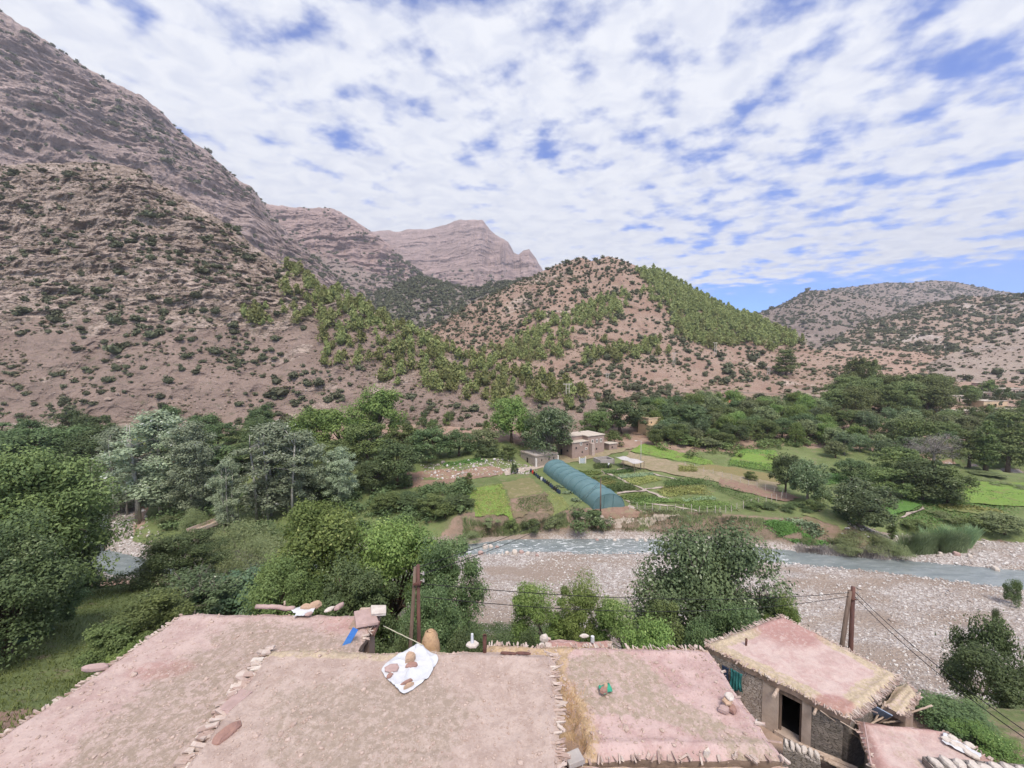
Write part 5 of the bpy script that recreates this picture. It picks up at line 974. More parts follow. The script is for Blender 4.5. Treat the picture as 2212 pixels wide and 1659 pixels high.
for i in range(7):
    m = MB(); a0 = -.55 + .06 * random.uniform(-1, 1); m.box((0, 0, 0), (1.7 + random.uniform(-.3, .3), .16, .05), a0, 0, random.uniform(-.05, .05), .1); o = m.build('plank', M_STICK, pk); o.location = (i * .13 - .4, -.16 * i + .4, .04 * (i % 3))
tag(pk, 'pale split planks leaning beside the dark rubble wall at the bottom', 'planks')

# ---- loose things on and around the roofs
ZR = {'A': ZA + .03, 'B': ZB + .05, 'C': ZC + .04}
def rock(px, py, z, dims, mt, label, rz=0, cat='stone', name='loose_stone', seed=1, lean=0.0, group=None, up=0.0):
    p = Pz(px, py, z); m = MB(); m.stone((0, 0, 0), dims, 0, seed, lean=lean); o = m.build(name, mt); o.location = p + Vector((0, 0, dims[2] * .42 + up)); o.rotation_euler = (0, 0, rz); return tag(o, label, cat, group)
def slab(px, py, z, dims, mt, label, rz=0, rx=0, ry=0, name='stone_slab', cat='slab', up=0.0):
    m = MB(); m.box((0, 0, 0), dims, jit=.12); o = m.build(name, mt); bev(o, .012); o.location = Pz(px, py, z) + Vector((0, 0, dims[2] * .5 + up)); o.rotation_euler = (rx, ry, rz); return tag(o, label, cat)
def bev(o, w):
    b = o.modifiers.new('bevel', 'BEVEL'); b.width = w; b.segments = 2
# white plastic sheet
def sheet_cloth(name, quad, z, n, mt, label, cat, amp=.05, seed=1, sag=None, lift=.02):
    q = [Pz(px, py, z) for px, py in quad]; c0 = sum(q, Vector()) / 4; U, V_ = np.meshgrid(np.linspace(0, 1, n), np.linspace(0, 1, n)); qa = [np.array(p[:2]) - np.array(c0[:2]) for p in q]
    XY = qa[0] * ((1 - U) * (1 - V_))[..., None] + qa[1] * (U * (1 - V_))[..., None] + qa[2] * (U * V_)[..., None] + qa[3] * ((1 - U) * V_)[..., None]
    X, Y = XY[..., 0], XY[..., 1]; e = sstep(.12, 0, np.minimum.reduce([U, 1 - U, V_, 1 - V_])); X = X + .09 * fbm(X * 2.2 + 3, Y * 2.2, o=3, seed=seed + 5) * e; Y = Y + .09 * fbm(X * 2.2, Y * 2.2 + 8, o=3, seed=seed + 6) * e
    Z = lift + amp * np.abs(ridge(X * 1.6 + Y * .8, Y * 1.1 - X * .5, o=4, seed=seed)) * .7 + amp * .35 * fbm(X * 6, Y * 6, o=3, seed=seed + 3)
    if sag is not None: Z = sag(U, V_)
    P = np.stack([X, Y, Z], -1); me = npmesh(name, P, gridfaces(n, n), smooth=True); o = link(name, me, mt); o.location = c0 + Vector((0, 0, .03)); sm = o.modifiers.new('thickness', 'SOLIDIFY'); sm.thickness = .006; return tag(o, label, cat)
def poly_cloth(name, pix, z, mt, label, cat, amp, seed, rings=26, per=12):
    B_ = np.array([tuple(Pz(x, y, z)[:2]) for x, y in pix]); c0 = B_.mean(0); B_ = B_ - c0; n = len(B_); bd = []
    for i in range(n):
        p0, p1, p2, p3 = B_[i - 1], B_[i], B_[(i + 1) % n], B_[(i + 2) % n]
        for k in range(per): t = k / per; cr_ = .5 * (2 * p1 + (p2 - p0) * t + (2 * p0 - 5 * p1 + 4 * p2 - p3) * t * t + (3 * p1 - p0 - 3 * p2 + p3) * t ** 3); bd.append(.55 * cr_ + .45 * (p1 + (p2 - p1) * t))
    bd = np.array(bd); bd *= (1 + .018 * fbm(bd[:, 0] * 6, bd[:, 1] * 6, o=3, seed=seed))[:, None]; k = np.linspace(.02, 1, rings)[:, None, None]; XY = bd[None] * k; XY = np.concatenate([XY, XY[:, :1]], 1); X, Y = XY[..., 0], XY[..., 1]
    w1 = np.abs(vn(X * 2.6 + Y * 1.2, Y * 1.2 - X * .4, seed=seed)); w2 = np.abs(vn(X * 1.1 - Y * 2.4, Y * 1.3, seed=seed + 1)); Z = amp * (1.3 * np.exp(-w1 * 11) + 1.1 * np.exp(-w2 * 11) + .25 * fbm(X * 7, Y * 7, o=3, seed=seed + 2)) + .03 + 0 * k[..., 0]
    o = link(name, npmesh(name, np.stack([X, Y, Z], -1), gridfaces(*X.shape), smooth=True), mt); o.location = (c0[0], c0[1], z + .02); o.modifiers.new('thickness', 'SOLIDIFY').thickness = .006; return tag(o, label, cat)
poly_cloth('plastic_sheet', [(898, 1398), (929, 1411), (947, 1426), (925, 1467), (874, 1504), (852, 1486), (823, 1451), (850, 1424)], ZB, M_WHITE, 'crumpled white plastic sheet weighed down by stones on the central roof', 'plastic sheet', .045, 3)
sh_z = ZB + .05
rock(886, 1430, sh_z, (.28, .22, .26), M_TAN, 'upright tan stone with a split top on the white plastic sheet', .4, seed=11)
rock(890, 1440, sh_z, (.34, .20, .10), M_RED, 'flat reddish stone at the foot of the upright tan one on the sheet', .1, seed=12)
rock(847, 1446, sh_z, (.40, .28, .08), M_PINKST, 'broad pinkish stone on the left side of the white sheet', .2, seed=13)
rock(878, 1478, sh_z, (.09, .36, .10), M_RED, 'long narrow red stone at the bottom of the white sheet', -.85, seed=14)
rock(882, 1485, sh_z, (.10, .32, .10), M_TAN, 'long narrow tan stone at the bottom of the white sheet', -.85, seed=15)
rock(842, 1462, sh_z, (.20, .12, .08), M_RED, 'small red stone at the left corner of the white sheet', .6, seed=16)
# green bag
gb = sheet_cloth('plastic_bag', [(1300, 1508), (1290, 1486), (1312, 1486), (1318, 1504)], ZC, 14, M_GREENP, 'crumpled green plastic bag on the right roof under a broken brick', 'bag', .05, 21)
rock(1304, 1496, ZC + .06, (.22, .17, .14), M_RED, 'broken red brick lying on the green bag', .3, 'brick', 'broken_brick', 22); rock(1308, 1489, ZC + .12, (.12, .10, .16), M_TAN, 'small tan stone standing behind the brick on the green bag', .3, seed=23)
# stone cairn on the right roof
for i, (dx, dy, d, u_) in enumerate([(-8, 8, (.26, .2, .14), 0), (9, 6, (.24, .22, .14), 0), (0, -2, (.34, .26, .10), .12), (3, -6, (.28, .22, .07), .21)]):
    rock(1572 + dx, 1530 + dy, ZC, d, (M_PINKST, M_RED, M_TAN, M_PALEST)[i], ['left base stone of the small stone pile on the right roof', 'right base stone of the small stone pile on the right roof', 'middle flat stone of the small pile on the right roof', 'pale flat stone on top of the small pile on the right roof'][i], .4 * i, seed=30 + i, up=u_)
# seam stones between left and middle roofs
rock(492, 1590, ZA + .08, (.34, .66, .18), M_RED, 'thick reddish slab lying in the seam between the left and middle roofs', -.4, 'slab', 'stone_slab', 24); slab(509, 1527, ZA, (.34, .60, .06), M_PINKST, 'pale thin slab in the seam just above the thick reddish one', -.3, 0, -.05, up=.13)
slab(470, 1612, ZA, (.30, .26, .05), M_RED, 'small broken red slab left of the thick one in the roof seam', .5, .1, .1); slab(440, 1650, ZA, (.5, .3, .10), M_PALEST, 'white stone block at the bottom end of the roof seam', .3); slab(556, 1433, ZA, (.3, .16, .06), M_PALEST, 'pale flat stone near the top of the roof seam', .1, up=.06); slab(560, 1450, ZA, (.42, .14, .05), M_PALEST, 'long pale stone below the topmost one in the roof seam', .15, up=.06)
slab(540, 1478, ZA, (.36, .16, .05), M_PINKST, 'pinkish flat stone halfway along the roof seam', .2, up=.05)
# flat stones bedded along the seam
m = MB(); rr = random.Random(17); hb = bpy.data.objects['earth_roof_house.001']
for i in range(46):
    t = (i + rr.random() * .7) / 46; p = Pz(588 + (408 - 588) * t ** .9, 1398 + (1655 - 1398) * t, ZB) - hb.location; m.box(p + Vector((rr.uniform(-.22, .02), 0, rr.uniform(-.12, .03))), (rr.uniform(.16, .42), rr.uniform(.06, .15), rr.uniform(.03, .07)), rr.gauss(.15, .3), rr.uniform(-.2, .2), rr.uniform(-.2, .3), .25)
m.build('seam_stones', M_EDGE, hb)
# things along the far edge of the left roof
def stick(a, b, r_, mt, label, name='wooden_pole', cat='pole', n=8, sag=0.0, r2=None):
    a, b = Vector(a), Vector(b); c0 = (a + b) / 2; k = 10 if sag or r_ < .1 else 4; pts = []; rr = random.Random(int(a.x * 100))
    for i in range(k + 1):
        t = i / k; p = a.lerp(b, t) - c0; p.z -= 4 * sag * t * (1 - t); p += Vector((rr.uniform(-1, 1), rr.uniform(-1, 1), rr.uniform(-1, 1))) * r_ * .25 * (0 < i < k) * (sag == 0); pts.append(p)
    m = MB(); m.tube(pts, [r_ + ((r2 or r_) - r_) * i / k for i in range(k + 1)], n); o = m.build(name, mt, smooth=True); o.location = c0; return tag(o, label, cat)
stick(Pz(553, 1310, ZA + .1), Pz(636, 1314, ZA + .1), .07, M_PINKST, 'stripped log lying on the far edge of the left roof', 'log', 'log'); stick(Pz(615, 1312, ZA), Pz(615, 1305, ZA + .1) + Vector((0, 0, .1)), .03, M_STICK, 'short peg standing beside the log on the left roof', 'peg', 'peg')
for i, (x, y, d, mt, lb) in enumerate([(662, 1316, (.40, .24, .16), M_TAN, 'large tan stone on the white cloth at the far edge of the left roof'), (682, 1312, (.36, .24, .20), M_TAN, 'tan stone right of the large one at the far edge of the left roof'), (668, 1328, (.28, .14, .08), M_PINKST, 'small flat stone in front of the pair at the far edge of the left roof'), (712, 1318, (.36, .22, .08), M_PALEST, 'flat pale stone right of the white cloth on the left roof edge'), (733, 1313, (.46, .2, .12), M_PINKST, 'long leaning stone at the end of the row on the left roof edge')]):
    rock(x, y, ZA + .03, d, mt, lb, .3 * i, seed=50 + i)
sheet_cloth('cloth_scrap', [(640, 1336), (632, 1316), (690, 1310), (676, 1330)], ZA + .02, 24, M_WHITE, 'dusty white cloth scrap under the stones at the far edge of the left roof', 'cloth', .04, 61)
rock(205, 1447, ZA - .15, (.8, .2, .15), M_PINKST, 'long pinkish boulder jutting from the left edge of the left roof', .1, seed=58)
# corner with the blue board
slab(790, 1345, ZA, (.62, .62, .09), M_PINKST, 'large pinkish slab tilted over the right corner of the left roof', .5, .15, .15, up=.12); slab(818, 1333, ZA, (.46, .40, .10), M_PALEST, 'pale square slab at the tip of the left roof corner', .3, .1, .15, up=.16); slab(808, 1362, ZA - .25, (.20, .42, .14), M_RED, 'reddish brick hanging below the tilted slabs at the roof corner', -.2, .4, 0)
slab(783, 1368, ZA - .2, (.22, .3, .10), M_RED, 'small red slab wedged under the tilted slabs near the blue board', .6, .2, .3); slab(800, 1318, ZA, (.7, .12, .07), M_STICK, 'thin pale plank on the far corner of the left roof', .05, name='plank', cat='plank')
bb = Vector(Pz(757, 1376, ZA - .3)); m = MB(); m.box((0, 0, 0), (.17, .03, .62)); o = m.build('blue_board', M_BLUE); o.location = Pz(758, 1375, ZA + .16) + Vector((0, -.1, 0)); o.rotation_euler = (-.15, 0.55, .1); tag(o, 'narrow blue painted board leaning at the roof corner', 'board')
wp = MB(); c3 = Pz(782, 1385, ZA - .6); wp.box((0, 0, 0), (.62, .5, 1.2)); o = wp.build('mud_pier', M_MUD); o.location = c3; tag(o, 'brown mud pier under the broken corner of the left roof', 'pier')
stick(Pz(828, 1352, ZA - .05), Pz(912, 1393, ZB + .15), .014, M_ROPE, 'pale rope stretched from the broken roof corner to the clay chimney', 'rope', 'rope', 6)
# clay chimney, pipe, can
root = empty('clay_chimney', Pz(926, 1398, ZB) + Vector((0, .25, -.05))); m = MB(); rr = random.Random(3); pts = []; ring = 14
for j, (h, rad) in enumerate([(-.3, .34), (0, .31), (.14, .28), (.26, .23), (.36, .18), (.41, .12)]):
    pts.append([(math.cos(6.283 * i / ring) * rad * rr.uniform(.9, 1.1), math.sin(6.283 * i / ring) * rad * rr.uniform(.9, 1.1), h + rr.uniform(-.02, .02)) for i in range(ring)])
vs = [p for q in pts for p in q]; fs = [(j * ring + i, j * ring + (i + 1) % ring, (j + 1) * ring + (i + 1) % ring, (j + 1) * ring + i) for j in range(5) for i in range(ring)]; m.add(vs, fs); m.build('shaft', M_CLAY, root, True)
m = MB(); m.stone((0, 0, .41), (.26, .24, .07), 0, 8); m.build('broken_cap', M_CLAY, root); root.scale = (.82, .82, .85); tag(root, 'squat golden clay chimney behind the central roof', 'chimney')
root = empty('iron_pipe', Pz(1047, 1402, ZB - .02)); m = MB(); m.tube([(0, 0, -.2), (0, 0, .40)], [.055, .055], 12, False); m.tube([(0, 0, .40), (0, 0, .39)], [.055, .042], 12, False); m.build('pipe', M_RUST, root); m = MB(); m.tube([(0, 0, .36), (0, 0, .37)], [.043, .043], 12); m.build('bore', M_DARK, root); tag(root, 'rusty iron pipe standing on the far edge of the central roof', 'pipe')
root = empty('white_can', Pz(1020, 1396, ZB)); m = MB(); m.tube([(0, 0, .10), (0, 0, .36)], [.045, .035], 10); m.build('bottle', M_WHITE, root); m = MB(); m.stone((0, 0, .05), (.44, .3, .1), .2, 4); m.build('saucer', M_PALEST, root); tag(root, 'white plastic bottle on a pale stone left of the rusty pipe', 'bottle')
rock(1098, 1413, ZB, (.1, .46, .06), M_DARKWOOD, 'dark stick end embedded at the far edge of the central roof', 1.5, 'stick', 'stick', 66); rock(1130, 1413, ZB, (.1, .5, .06), M_DARKWOOD, 'second dark stick left of the corner stones on the central roof', 1.5, 'stick', 'stick', 67)
for i, (x, y, d, lb) in enumerate([(1176, 1387, (.26, .2, .24), 'stubby pale stone left of the small far roof'), (1170, 1397, (.22, .16, .10), 'flat pale stone below the stubby one by the small far roof'), (1262, 1376, (.3, .16, .08), 'flat stone on the far edge of the small reddish roof')]): rock(x, y, 22.6, d, M_PALEST, lb, seed=70 + i)
root = empty('tin_can', Pz(1280, 1386, 22.4)); m = MB(); m.tube([(0, 0, 0), (0, 0, .17)], [.06, .055], 12); m.build('can', M_WHITE, root); tag(root, 'white tin can on the small reddish far roof', 'can')
slab(1240, 1645, ZC, (.34, .26, .12), M_CEM, 'grey stone block by the pit at the end of the right roof', .4)
# dry grass spilling in the gap beside the middle roof
def blades(name, pts, hgt, lean, width, mt, seed, kind='stuff', label=None, cat=None, parent=None):
    r = rs(seed); n = len(pts); a = r.uniform(0, 6.283, n); h = r.uniform(.5, 1.2, n) * hgt; w = width * r.uniform(.6, 1.3, n); t = np.stack([np.cos(a), np.sin(a), 0 * a], -1); l_ = unit(r, n) * lean; l_[:, 2] = np.abs(l_[:, 2]) * .2
    P = np.asarray(pts); tip = P + np.stack([l_[:, 0] * h, l_[:, 1] * h, h * (1 - .3 * lean)], -1); mid = (P + tip) / 2 + np.array([0, 0, 1]) * (h * .12)[:, None]
    V = np.stack([P - t * w[:, None] * .5, P + t * w[:, None] * .5, mid + t * w[:, None] * .45, mid - t * w[:, None] * .45, tip + t * w[:, None] * .08, tip - t * w[:, None] * .08], 1).reshape(-1, 3)
    i = np.arange(n)[:, None] * 6; Fq = np.concatenate([i + np.array([[0, 1, 2, 3]]), i + np.array([[3, 2, 4, 5]])]); me = npmesh(name, V, Fq, np.tile(r.uniform(0, 1, n), 2)); o = link(name, me, mt, parent)
    return tag(o, label, cat, None, kind)
LF_STRAW = leafmat('dry_straw', (0.34, 0.22, 0.11), (0.55, 0.40, 0.22), .2)
r = rs(77); base = Pz(1225, 1600, ZC); n = 520; pts = np.stack([base.x + .25 + r.normal(0, .16, n), base.y + r.uniform(-.4, 1.5, n), np.full(n, ZC + .0)], -1); blades('dry_grass', pts, .22, .9, .008, LF_STRAW, 78)
# twin wooden pole and leaning pair
def wood_pole(label, top, D, lean, br, r_, key, dz_):
    p = W(top[0], top[1], D); x, z = p[0], p[2]; g = gz(x, D); root = empty('utility_pole', (x, D, g)); h = z - g
    m = MB(); m.tube([(0, 0, -.5), (0, 0, h)], [r_ * 1.25, r_ * .9], 10); m.build('pole', M_DARKWOOD, root, True); m = MB(); m.tube([(lean[0], lean[1], -.5), (-r_ * 1.5, 0, h - br)], [r_ * 1.25, r_ * .9], 10); m.build('brace_pole', M_WOOD, root, True)
    m = MB(); m.box((-.02, -.05, h - .75), (.30, .26, .05)); m.build('clamp', M_RUST, root)
    for k in range(2):
        m = MB(); m.tube([(.10 + .02, -.1, h - .30 - .3 * k), (.24, -.1, h - .32 - .3 * k)], [.02, .02], 6); m.tube([(.24, -.1, h - .36 - .3 * k), (.24, -.1, h - .24 - .3 * k)], [.045, .03], 8); m.build('insulator', M_CEM, root)
    return tag(root, label, 'utility pole'), Vector((x, D, z))
pl1, t1 = wood_pole('pair of dark wooden poles joined at the top in front of the central trees', (903, 1220), 15.8, (-.62, 0), .1, .075, 1, 0)
pl2, t2 = wood_pole('leaning pair of red brown wooden poles standing behind the hut on the gravel slope', (1843, 1268), 24.5, (-1.0, .1), .25, .13, 2, 0)
CB = 'black cables of the village power line'
def cable(a, b, sag, label, r_=.014, group=CB):
    a, b = Vector(a), Vector(b); k = 28; m = MB(); c0 = (a + b) / 2; m.tube([a.lerp(b, i / k) - c0 - Vector((0, 0, 4 * sag * (i / k) * (1 - i / k))) for i in range(k + 1)], r_, 5); o = m.build('power_cable', M_BLACK, smooth=True); o.location = c0; return tag(o, label, 'cable', group)
cable(t1 + Vector((.2, 0, -.8)), t2 + Vector((-.15, 0, -.35)), .55, 'upper black cable between the central pole pair and the pole pair behind the hut', .016); cable(t1 + Vector((.2, 0, -1.35)), t2 + Vector((-.15, 0, -.60)), .8, 'lower black cable between the central pole pair and the pole pair behind the hut', .016)
e1 = Vector(W(2230, 1590, 15)); cable(t2 + Vector((.15, 0, -.35)), e1, .35, 'upper black cable dropping from the leaning poles to the lower right corner', .02); cable(t2 + Vector((.15, 0, -.65)), e1 + Vector((-.05, 0, -.25)), .40, 'lower black cable dropping from the leaning poles to the lower right corner', .02)
# laundry, bucket, bag, boards by the hut
def hang(px0, px1, z1, z0, t, mt, label, seed):
    n = 14; U, V_ = np.meshgrid(np.linspace(-.5, .5, n), np.linspace(0, 1, n)); X = U * (px1 - px0) * (1 - .25 * V_ * 0 + .1 * np.sin(V_ * 5 + seed)); Y = .05 * np.sin(U * 26 + seed) * (.4 + V_) + .03 * fbm(U * 5, V_ * 4, o=3, seed=seed); Z = -V_ * (z1 - z0) * (1 + .12 * np.sin(U * 6 + seed))
    o = link('hanging_cloth', npmesh('hanging_cloth', np.stack([X, Y, Z], -1), gridfaces(n, n), smooth=True), mt); p = fp(t) + fn * .32; o.location = (p.x, p.y, z1); o.rotation_euler = (0, 0, math.atan2(fu.y, fu.x)); o.modifiers.new('thickness', 'SOLIDIFY').thickness = .01; tag(o, label, 'laundry')
hang(0, .52, ZF - .50, ZF - 1.45, .235, M_TEAL, 'teal cloth hung on the wall left of the hut doorway', 3); hang(0, .30, ZF - .55, ZF - 1.35, .14, M_NAVY, 'navy cloth hung beside the teal one left of the hut doorway', 9)
rc_ = fp(.27) + fn * .62; m = sheet_cloth('red_cloth', [(1620, 1540), (1612, 1528), (1638, 1528), (1640, 1540)], 15.45, 12, M_REDP, 'crumpled red cloth on the ledge under the hanging laundry', 'cloth', .12, 85); m.location = rc_ + Vector((0, 0, 15.12))
bc_ = fp(.38) + fn * .7; m = sheet_cloth('white_sack', [(1632, 1556), (1626, 1538), (1662, 1532), (1664, 1554)], 15.45, 16, M_WHITE, 'white plastic sack lying on the ledge left of the hut doorway', 'sack', .22, 87); m.location = bc_ + Vector((0, 0, 15.12))
bd = ins[2] + (ins[3] - ins[2]) * .25; m = MB(); m.box((0, 0, 0), (.55, .04, 1.1)); o = m.build('blue_grey_sheet', simple('faded_blue_metal', (0.26, 0.32, 0.42), (0.20, 0.25, 0.34), 3, .6)); o.location = Pz(1892, 1545, 16.6); o.rotation_euler = (.5, .35, -.4); tag(o, 'faded blue metal sheet leaning by the sticks right of the hut', 'metal sheet')
for i in range(12):
    a = Pz(1870 + i * 9, 1560 - i * 1.5 + random.uniform(-8, 8), 16.4); b = a + Vector((random.uniform(.3, 1.2), random.uniform(-.3, .7), random.uniform(-.2, .9))); stick(a, b, .035, M_STICK if i % 3 else M_WOOD, 'dry branch in the heap of sticks between the hut and the lower right roof', 'dry_branch', 'branch', 6)['group'] = 'dry branches heaped right of the hut'
stick(Pz(1772, 1535, ZF - .2), Pz(1870, 1605, 16.2), .02, M_STICK, 'thin pale cane slanting from the hut eave down to the lower roof', 'cane', 'cane', 6); stick(Pz(1815, 1558, ZF - .2), Pz(1868, 1590, 16.8), .02, M_STICK, 'short pale cane beside the slanting one at the hut corner', 'cane', 'cane', 6)
stick(Pz(1866, 1560, 17.2), Pz(1882, 1652, 17.05), .03, M_PINKST, 'long pink pole lying along the left edge of the lower right roof', 'wooden_pole', 'pole')
stick(Pz(1612, 1393, ZF + .05) - Vector((0, 0, .02)), Pz(1612, 1393, ZF + .05) + Vector((0, 0, .30)), .05, M_RUST, 'short dark pipe on the left part of the hut roof', 'vent_pipe', 'pipe')
sheet_cloth('plastic_sheet', [(2110, 1642), (2032, 1602), (2048, 1590), (2118, 1630)], ZG + .02, 30, M_WHITE, 'white plastic sheet held down by round stones on the lower right roof', 'plastic sheet', .05, 91)
for i, (x, y) in enumerate([(2045, 1600), (2062, 1610), (2078, 1615), (2090, 1627), (2105, 1636), (2058, 1596), (2095, 1612)]): rock(x, y, ZG + .04, (.34, .28, .10), M_PALEST, 'round pale stone weighing down the white sheet on the lower right roof', .5 * i, seed=95 + i, group='pale stones on the sheet of the lower right roof')
m = MB(); m.stone((0, 0, 0), (1.0, .22, 1.5), .2, 5); o = m.build('standing_stone', M_PALEST); o.location = Pz(1527, 1650, ZC - .3); o.scale = (.25, .5, .4); tag(o, 'pale pointed stone standing at the bottom edge of the right roof', 'stone')
# ---- garden left of the roofs
r = rs(91); n = 26000; X = r.uniform(-46, -11.5, n); Y = r.uniform(13, 44, n); z = valley(X, Y); px, py = proj(np.stack([X, Y, z], -1)); k = (px > -60) & (X < -11.8 - .0 * Y)
LF_GRASS = leafmat('meadow_grass', (0.07, 0.11, 0.03), (0.17, 0.21, 0.07), .3); blades('terrace_grass', np.stack([X, Y, z - .02], -1)[k], .34, .8, .05, LF_GRASS, 92)
def leafpatch(name, c, rx, ry, n, leaf, h, mt, seed, label=None, kind='stuff'):
    r = rs(seed); a = r.uniform(0, 6.283, n); k = r.uniform(0, 1, n) ** .5; X = c.x + np.cos(a) * k * rx; Y = c.y + np.sin(a) * k * ry; Z = valley(X, Y) + r.uniform(.05, 1, n) * h * (1.1 - k * .6); Nn = unit(r, n) * .5 + np.array([0, 0, 1]); Nn /= np.linalg.norm(Nn, axis=1)[:, None]
    V, Fq = leafquads(np.stack([X, Y, Z], -1), Nn, leaf, r, .85); o = link(name, npmesh(name, V, Fq, r.uniform(0, 1, n)), mt); return tag(o, label, None, None, kind)
leafpatch('squash_leaves', G(60, 1372), 1.6, 1.1, 420, .34, .6, LF_BLU, 93); leafpatch('squash_leaves', G(20, 1392), 1.2, .8, 260, .34, .5, LF_BLU, 94)
for i in range(7): leafpatch('squash_leaves', Vector((-12.3 - .15 * (i % 2), 9.4 + i * .75, 0)), .6, .6, 110, .22, .5, LF_BLU, 95 + i)
M_SCRUB = leafmat('dry_scrub', (0.09, 0.085, 0.05), (0.19, 0.17, 0.10), .1)
def scatter_stuff(name, src, n, size, tp, mt, seed, accept, top=1.0):
    r = rs(seed); P, up, rk = surf(src, n, r); px, py = proj(P); k = accept(P, px, py, up, rk, r) & visible(P, top); P = P[k]; s_ = np.exp(r.normal(0, .4, len(P))) * size
    tag(link(name, merge(name, tp, P, s_, s_ * r.uniform(.6, 1.0, len(P)), r.uniform(0, 6.28, len(P)), mt, r)), kind='stuff')
SCR = [small_tpl(40, .6, 'shrub', 240 + i) for i in range(4)]; STT = [(v, f, rn) for v, f, rn in tpl_stone]
s = Nodes('hill_rubble'); a_ = s.attr('rnd'); M_RUB = s.fin(s.mix(a_, (0.22, 0.165, 0.135), (0.46, 0.37, 0.31)), .95, s.bump(s.noise(1.5, 4, .7), .6, .3), .1)
scatter_stuff('dry_scrub', 'near_hill', 9000, .55, SCR, M_SCRUB, 601, lambda P, px, py, up, rk, r: (r.uniform(0, 1, len(px)) < .5 + .9 * dens(P, 14, 602)) & (up > .3))
scatter_stuff('dry_scrub', 'centre_hill', 9000, .8, SCR, M_SCRUB, 603, lambda P, px, py, up, rk, r: (r.uniform(0, 1, len(px)) < .45 + .9 * dens(P, 22, 604)))
scatter_stuff('dry_scrub', 'scrub_hill', 5000, 1.2, SCR, M_SCRUB, 605, lambda P, px, py, up, rk, r: (r.uniform(0, 1, len(px)) < .5 + .9 * dens(P, 30, 606)))
r = rs(621); n = 5000; X = r.uniform(60, 560, n); Y = r.uniform(165, 470, n); P = np.stack([X, Y, valley(X, Y)], -1); k = visible(P, 1.0) & (r.uniform(0, 1, n) < .5 + .8 * dens(P, 22, 622)); P = P[k]; s_ = np.exp(r.normal(0, .4, len(P))) * .9
tag(link('dry_scrub', merge('dry_scrub', SCR, P, s_, s_ * .8, r.uniform(0, 6.28, len(P)), M_SCRUB, r)), kind='stuff')
scatter_stuff('dry_scrub', 'bare_slope', 1500, .8, SCR, M_SCRUB, 607, lambda P, px, py, up, rk, r: (r.uniform(0, 1, len(px)) < .5 + .9 * dens(P, 30, 608)))
scatter_stuff('hillside_rubble', 'near_hill', 11000, .9, STT, M_RUB, 611, lambda P, px, py, up, rk, r: (r.uniform(0, 1, len(px)) < .12 + .9 * np.clip(rk, 0, 1) * (.6 + dens(P, 10, 612))))
scatter_stuff('hillside_rubble', 'centre_hill', 9000, 1.1, STT, M_RUB, 613, lambda P, px, py, up, rk, r: (r.uniform(0, 1, len(px)) < .10 + .8 * np.clip(rk, 0, 1) * (.5 + dens(P, 16, 614))))
def stones(name, X, Y, sz, mt, seed, kind='stuff'):
    r = rs(seed); Z = valley(X, Y); P = np.stack([X, Y, Z + sz * .1], -1); n = len(X); o = link(name, merge(name, [(v, f, rn * 0 + r.uniform(0, 1)) for v, f, rn in tpl_stone], P, sz, sz, r.uniform(0, 6.28, n), mt, r)); return tag(o, None, None, None, kind)
n = 34000; X = r.uniform(-14, 85, n); Y = r.uniform(33, 66, n); dd = pld(X, Y, RIV); zz = valley(X, Y, False); patchy = fbm(X / 7, Y / 4, o=3, seed=98); k = (zz < 2) & (dd > -.8) & ((Y < ycen(X)) | (dd < 2.5)) & (r.uniform(0, 1, n) < np.clip(.45 + patchy * .9 + np.exp(-dd / 2.5) * .7, .04, 1)); X, Y, dd = X[k], Y[k], dd[k]
stones('river_cobbles', X, Y, np.clip(.075 + .08 * r.exponential(1, len(X)) + .12 * np.exp(-dd / 2) * r.uniform(0, 1, len(X)), .08, .8), M_COB, 99)
n = 5200; X = r.uniform(-112, -60, n); Y = r.uniform(56, 112, n); dd = pld(X, Y, RIV); k = (dd < 5) & (dd > -1.6) & (X < -60); stones('stream_cobbles', X[k], Y[k], .15 + .18 * r.exponential(1, k.sum()), M_COB, 101)
n = 2600; X = r.uniform(56, 96, n); Y = r.uniform(54, 74, n); dd = pld(X, Y, RIV); k = (dd < 10) & (dd > .2) & (Y > ycen(X)); stones('bar_cobbles', X[k], Y[k], .12 + .14 * r.exponential(1, k.sum()), M_COB, 102)
n = 900; t_ = r.uniform(0, 1, n); X = -22 + 27 * t_ + r.normal(0, 1, n); Y = 97.5 + .1 * (X + 20) + r.uniform(-3, 3, n); stones('rubble_stones', X, Y, .15 + .22 * r.exponential(1, n), M_COB, 103)
n = 260; X = r.uniform(-15.5, -12, n); Y = r.uniform(9.3, 12, n); stones('rubble_stones', X, Y, .12 + .12 * r.exponential(1, n), M_COB, 104)
for i, (x, y, d) in enumerate([(1038, 1197, .9), (1048, 1194, 1.2), (1060, 1192, .9), (1074, 1193, .7), (1095, 1197, .8), (1112, 1196, 1.1), (1126, 1195, .8), (1140, 1199, .7), (1085, 1201, .5), (1160, 1201, .6), (1375, 1172, .9), (1394, 1173, .7), (1290, 1170, .6), (1328, 1172, .7), (2030, 1197, .7), (2065, 1200, .9), (2095, 1204, .8), (2150, 1235, 1.1)]):
    g = G(x, y); m = MB(); m.stone((0, 0, 0), (d * 1.15, d * .9, d * .75), 0, i); o = m.build('boulder', M_PALEST if i % 3 else M_PINKST); o.location = (g.x, g.y, max(g.z, -.1) + d * .18); bev(o, .05); o.rotation_euler = (0, 0, i); tag(o, 'pale boulder at the rushing water in the middle of the river' if i < 10 else 'pale boulder at the far edge of the water', 'boulder', 'boulders in the middle of the river' if i < 10 else 'boulders at the far edge of the water')
